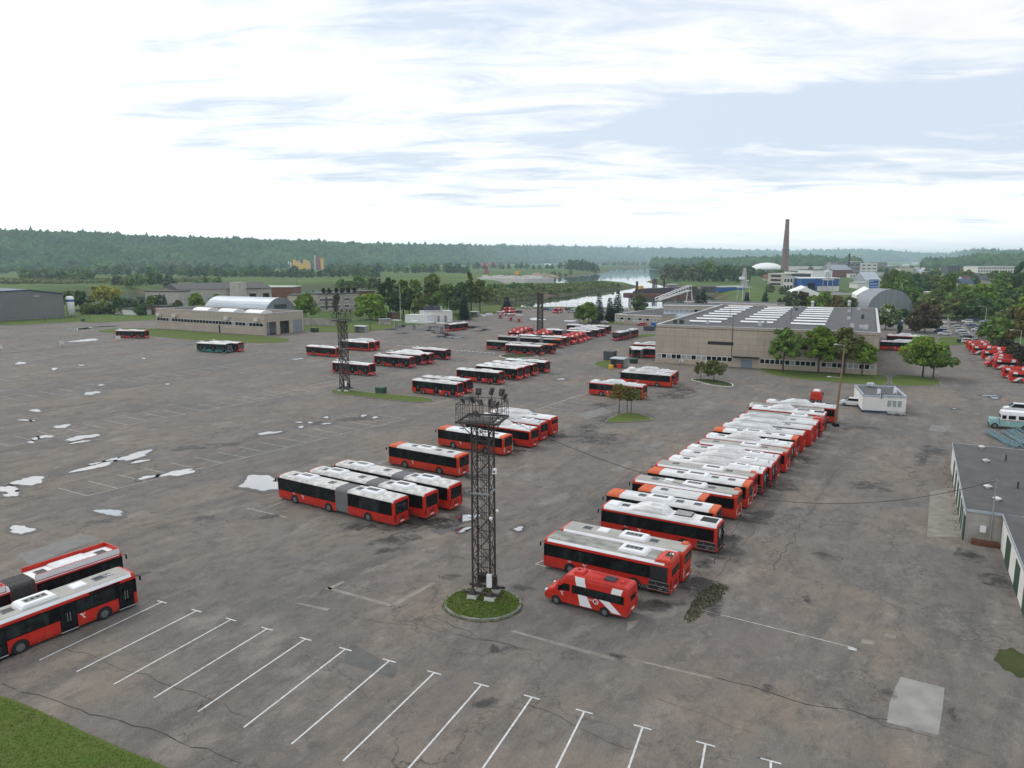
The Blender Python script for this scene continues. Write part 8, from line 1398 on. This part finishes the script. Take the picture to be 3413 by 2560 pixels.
belt('tree among the roofs of the town', 'trees among the town roofs', (2700, 905), (3413, 910), 26, 11, ('mid', 'dark', 'olive'), 17, 2.2, 200, 2); belt('tree in the nearer part of the town', 'nearer trees of the town', (2960, 938), (3413, 948), 20, 13, ('mid', 'dark', 'olive'), 18, 1.8, 240, 2.2); belt('tree on the grass slope below the blue hall', 'trees by the blue hall', (2560, 975), (2660, 985), 4, 8, ('mid', 'willow'), 19, 1.0); belt('hazy line of trees beyond the upper end of the river', None, (1900, 884), (2420, 885), 40, 20, ('dark', 'mid'), 41, 3, 120, .4, far=True); belt('hazy line of trees along the far river bank', None, (2260, 890), (2700, 892), 24, 22, ('dark', 'mid'), 20, 2.6, 160, .5, far=True)
# ---------------------------------------------------------------- woods on the hills, one mass
def forest(near):
    r = np.random.RandomState(7 + near); N = 420000 if near else 520000; azf = np.radians(r.uniform(-40, 41, N)); dd = np.sqrt(r.uniform(1900 ** 2, 5200 ** 2, N)) if near else r.uniform(3000, 12600, N); P = np.stack([dd * np.sin(azf), dd * np.cos(azf)], 1); z = ridge(P); n = vnoise(P, 140, 6)
    keep = (z > 2.5 + n * 3); P, z, dd = P[keep], z[keep], dd[keep]
    # only the slopes that face the yard (and the crest) can be seen
    z2 = ridge(P * (1 + .022)); keep = (z2 > z - 4) | (r.uniform(size=len(z)) < .08); P, z, dd = P[keep], z[keep], dd[keep]; keep = r.uniform(size=len(P)) < np.interp(dd, [2000, 3000, 4200, 6500, 12000], [1, .85, .5, .5, .6]); P, z, dd = P[keep], z[keep], dd[keep]; keep = (dd < 3050) == near; P, z, dd = P[keep], z[keep], dd[keep]; print('forest crowns', len(P))
    bs = MB(); t = (1 + 5 ** .5) / 2; ico = np.array([(-1, t, 0), (1, t, 0), (-1, -t, 0), (1, -t, 0), (0, -1, t), (0, 1, t), (0, -1, -t), (0, 1, -t), (t, 0, -1), (t, 0, 1), (-t, 0, -1), (-t, 0, 1)]) / math.hypot(1, t)
    fi = np.array([(0, 11, 5), (0, 5, 1), (0, 1, 7), (0, 7, 10), (0, 10, 11), (1, 5, 9), (5, 11, 4), (11, 10, 2), (10, 7, 6), (7, 1, 8), (3, 9, 4), (3, 4, 2), (3, 2, 6), (3, 6, 8), (3, 8, 9), (4, 9, 5), (2, 4, 11), (6, 2, 10), (8, 6, 7), (9, 8, 1)])
    v, f = [list(x) for x in ico], []; cache = {}
    def mid(a, b_):
        k = (min(a, b_), max(a, b_))
        if k not in cache: m = (np.array(v[a]) + v[b_]) / 2; v.append(list(m / np.linalg.norm(m))); cache[k] = len(v) - 1
        return cache[k]
    for a, b_, c in fi: x, y, q = mid(a, b_), mid(b_, c), mid(c, a); f += [(a, x, q), (b_, y, x), (c, q, y), (x, y, q)]
    v, f = (np.array(v), np.array(f)) if near else (ico, fi); n = len(P); s = r.uniform(4.5, 8.5, n) * np.clip(dd / 2300, 1.0, 4.0); hs = s * r.uniform(.9, 1.5, n)
    con = r.uniform(size=n) < .16; hs = np.where(con, hs * 1.35, hs); jit = 1 + r.normal(size=(n, len(v))) * .17
    V = v[None] * jit[:, :, None]; V = V * np.stack([s, s, hs], 1)[:, None, :]; taper = np.where(con[:, None], 1 - .42 * (V[:, :, 2] / hs[:, None]), 1)
    V[:, :, 0] *= taper; V[:, :, 1] *= taper; V = V + np.stack([P[:, 0], P[:, 1], z + hs * .62], 1)[:, None, :]
    F = (f[None] + (np.arange(n) * len(v))[:, None, None]).reshape(-1, 3); me = np_mesh('forest', V.reshape(-1, 3), F, [M.setdefault('wood_canopy', WOODS)])
    tag(link('forest', me, kind='stuff'), 'mixed woodland covering the nearer hills on the left of the horizon' if near else 'hazy woodland covering the far hills on the horizon', 'forest')
WOODS = mk('woodland_canopy', (.072, .130, .040), .95, isl=.45, spec=.1, var=.5, scale=.006, var_col=(.026, .058, .024), detail=6); forest(True); forest(False)
def undergrowth(label, poly_px, n, h, seed, leaf, size):
    r = np.random.RandomState(seed); pw = np.array([G(x, y)[:2] for x, y in poly_px]); lo, hi = pw.min(0), pw.max(0); q = r.uniform(lo, hi, (n * 4, 2)); q = q[sdf(q, pw) < 0][:n]; z = terrain(q); q = q[z > WZ + .8]; z = z[z > WZ + .8]; c = np.column_stack([q, z + h * .4]); V, F = cards(len(c) * 9, size, c, np.tile([h * .9, h * .9, h * .6], (len(c), 1)), seed); tag(link('undergrowth', np_mesh('undergrowth', V, F, [LEAF[leaf]]), kind='stuff'), label, 'undergrowth')
undergrowth('rough green scrub covering the river spit', [(1620, 996), (1780, 978), (2000, 962), (2112, 952), (2075, 946), (1990, 946), (1830, 954), (1660, 960)], 1300, 3.2, 1, 'olive', 1.1); undergrowth('scrub along the banks of the left river arm', [(100, 975), (400, 974), (700, 962), (1130, 950), (1130, 954), (700, 967), (400, 979), (100, 978)], 500, 2.5, 2, 'mid', 1.2); undergrowth('brushwood strip across the left meadow', [(0, 948), (300, 944), (700, 938), (700, 934), (300, 936), (0, 936)], 800, 4.5, 3, 'olive', 1.5)
# ---------------------------------------------------------------- grass and bare strips in the middle ground, footpath
k = MB(); p_ = [G(x, y) for x, y in [(3282, 1018), (3296, 1016), (3420, 1068), (3400, 1070)]]; k.poly([(q.x, q.y, .12) for q in p_]); k.build('path', M['patch3'], kind='structure')
k = MB(); p_ = [G(x, y) for x, y in [(2505, 1012), (2640, 1006), (2660, 1030), (2500, 1032)]]; k.poly([(q.x, q.y, .10) for q in p_]); k.build('gravel_lot', M['gravel'], kind='structure')
k = MB(); p_ = [G(x, y) for x, y in [(2780, 985), (2960, 985), (2970, 1000), (2790, 1003)]]; k.poly([(q.x, q.y, .10) for q in p_]); k.build('grass_strip', M['lawn'], kind='structure')
k = MB(); p_ = [G(x, y) for x, y in [(2660, 974), (2990, 975), (2990, 983), (2660, 984)]]; k.poly([(q.x, q.y, .13) for q in p_]); k.build('road', M['patch1'], kind='structure')
k = MB(); p_ = [G(x, y) for x, y in [(3065, 1000), (3110, 998), (3060, 1020), (3030, 1022)]]; k.poly([(q.x, q.y, .13) for q in p_]); k.build('road', M['patch3'], kind='structure')
# ---------------------------------------------------------------- the air
hm = D.materials.new('haze_air'); hm.use_nodes = True; t = hm.node_tree; t.nodes.clear(); nd, lk = nodes_of(t); v = nd('ShaderNodeVolumePrincipled', i_Density=.0001, i_Anisotropy=.1); v.inputs['Color'].default_value = (.68, .87, 1.0, 1); o = nd('ShaderNodeOutputMaterial'); lk(v.outputs[0], o.inputs['Volume'])
k = MB(); k.box(-13200, 13200, -640, 13500, -12, 175); hz = k.build('haze', hm, kind='stuff'); tag(hz, 'pale blue summer haze lying over the valley', 'haze')
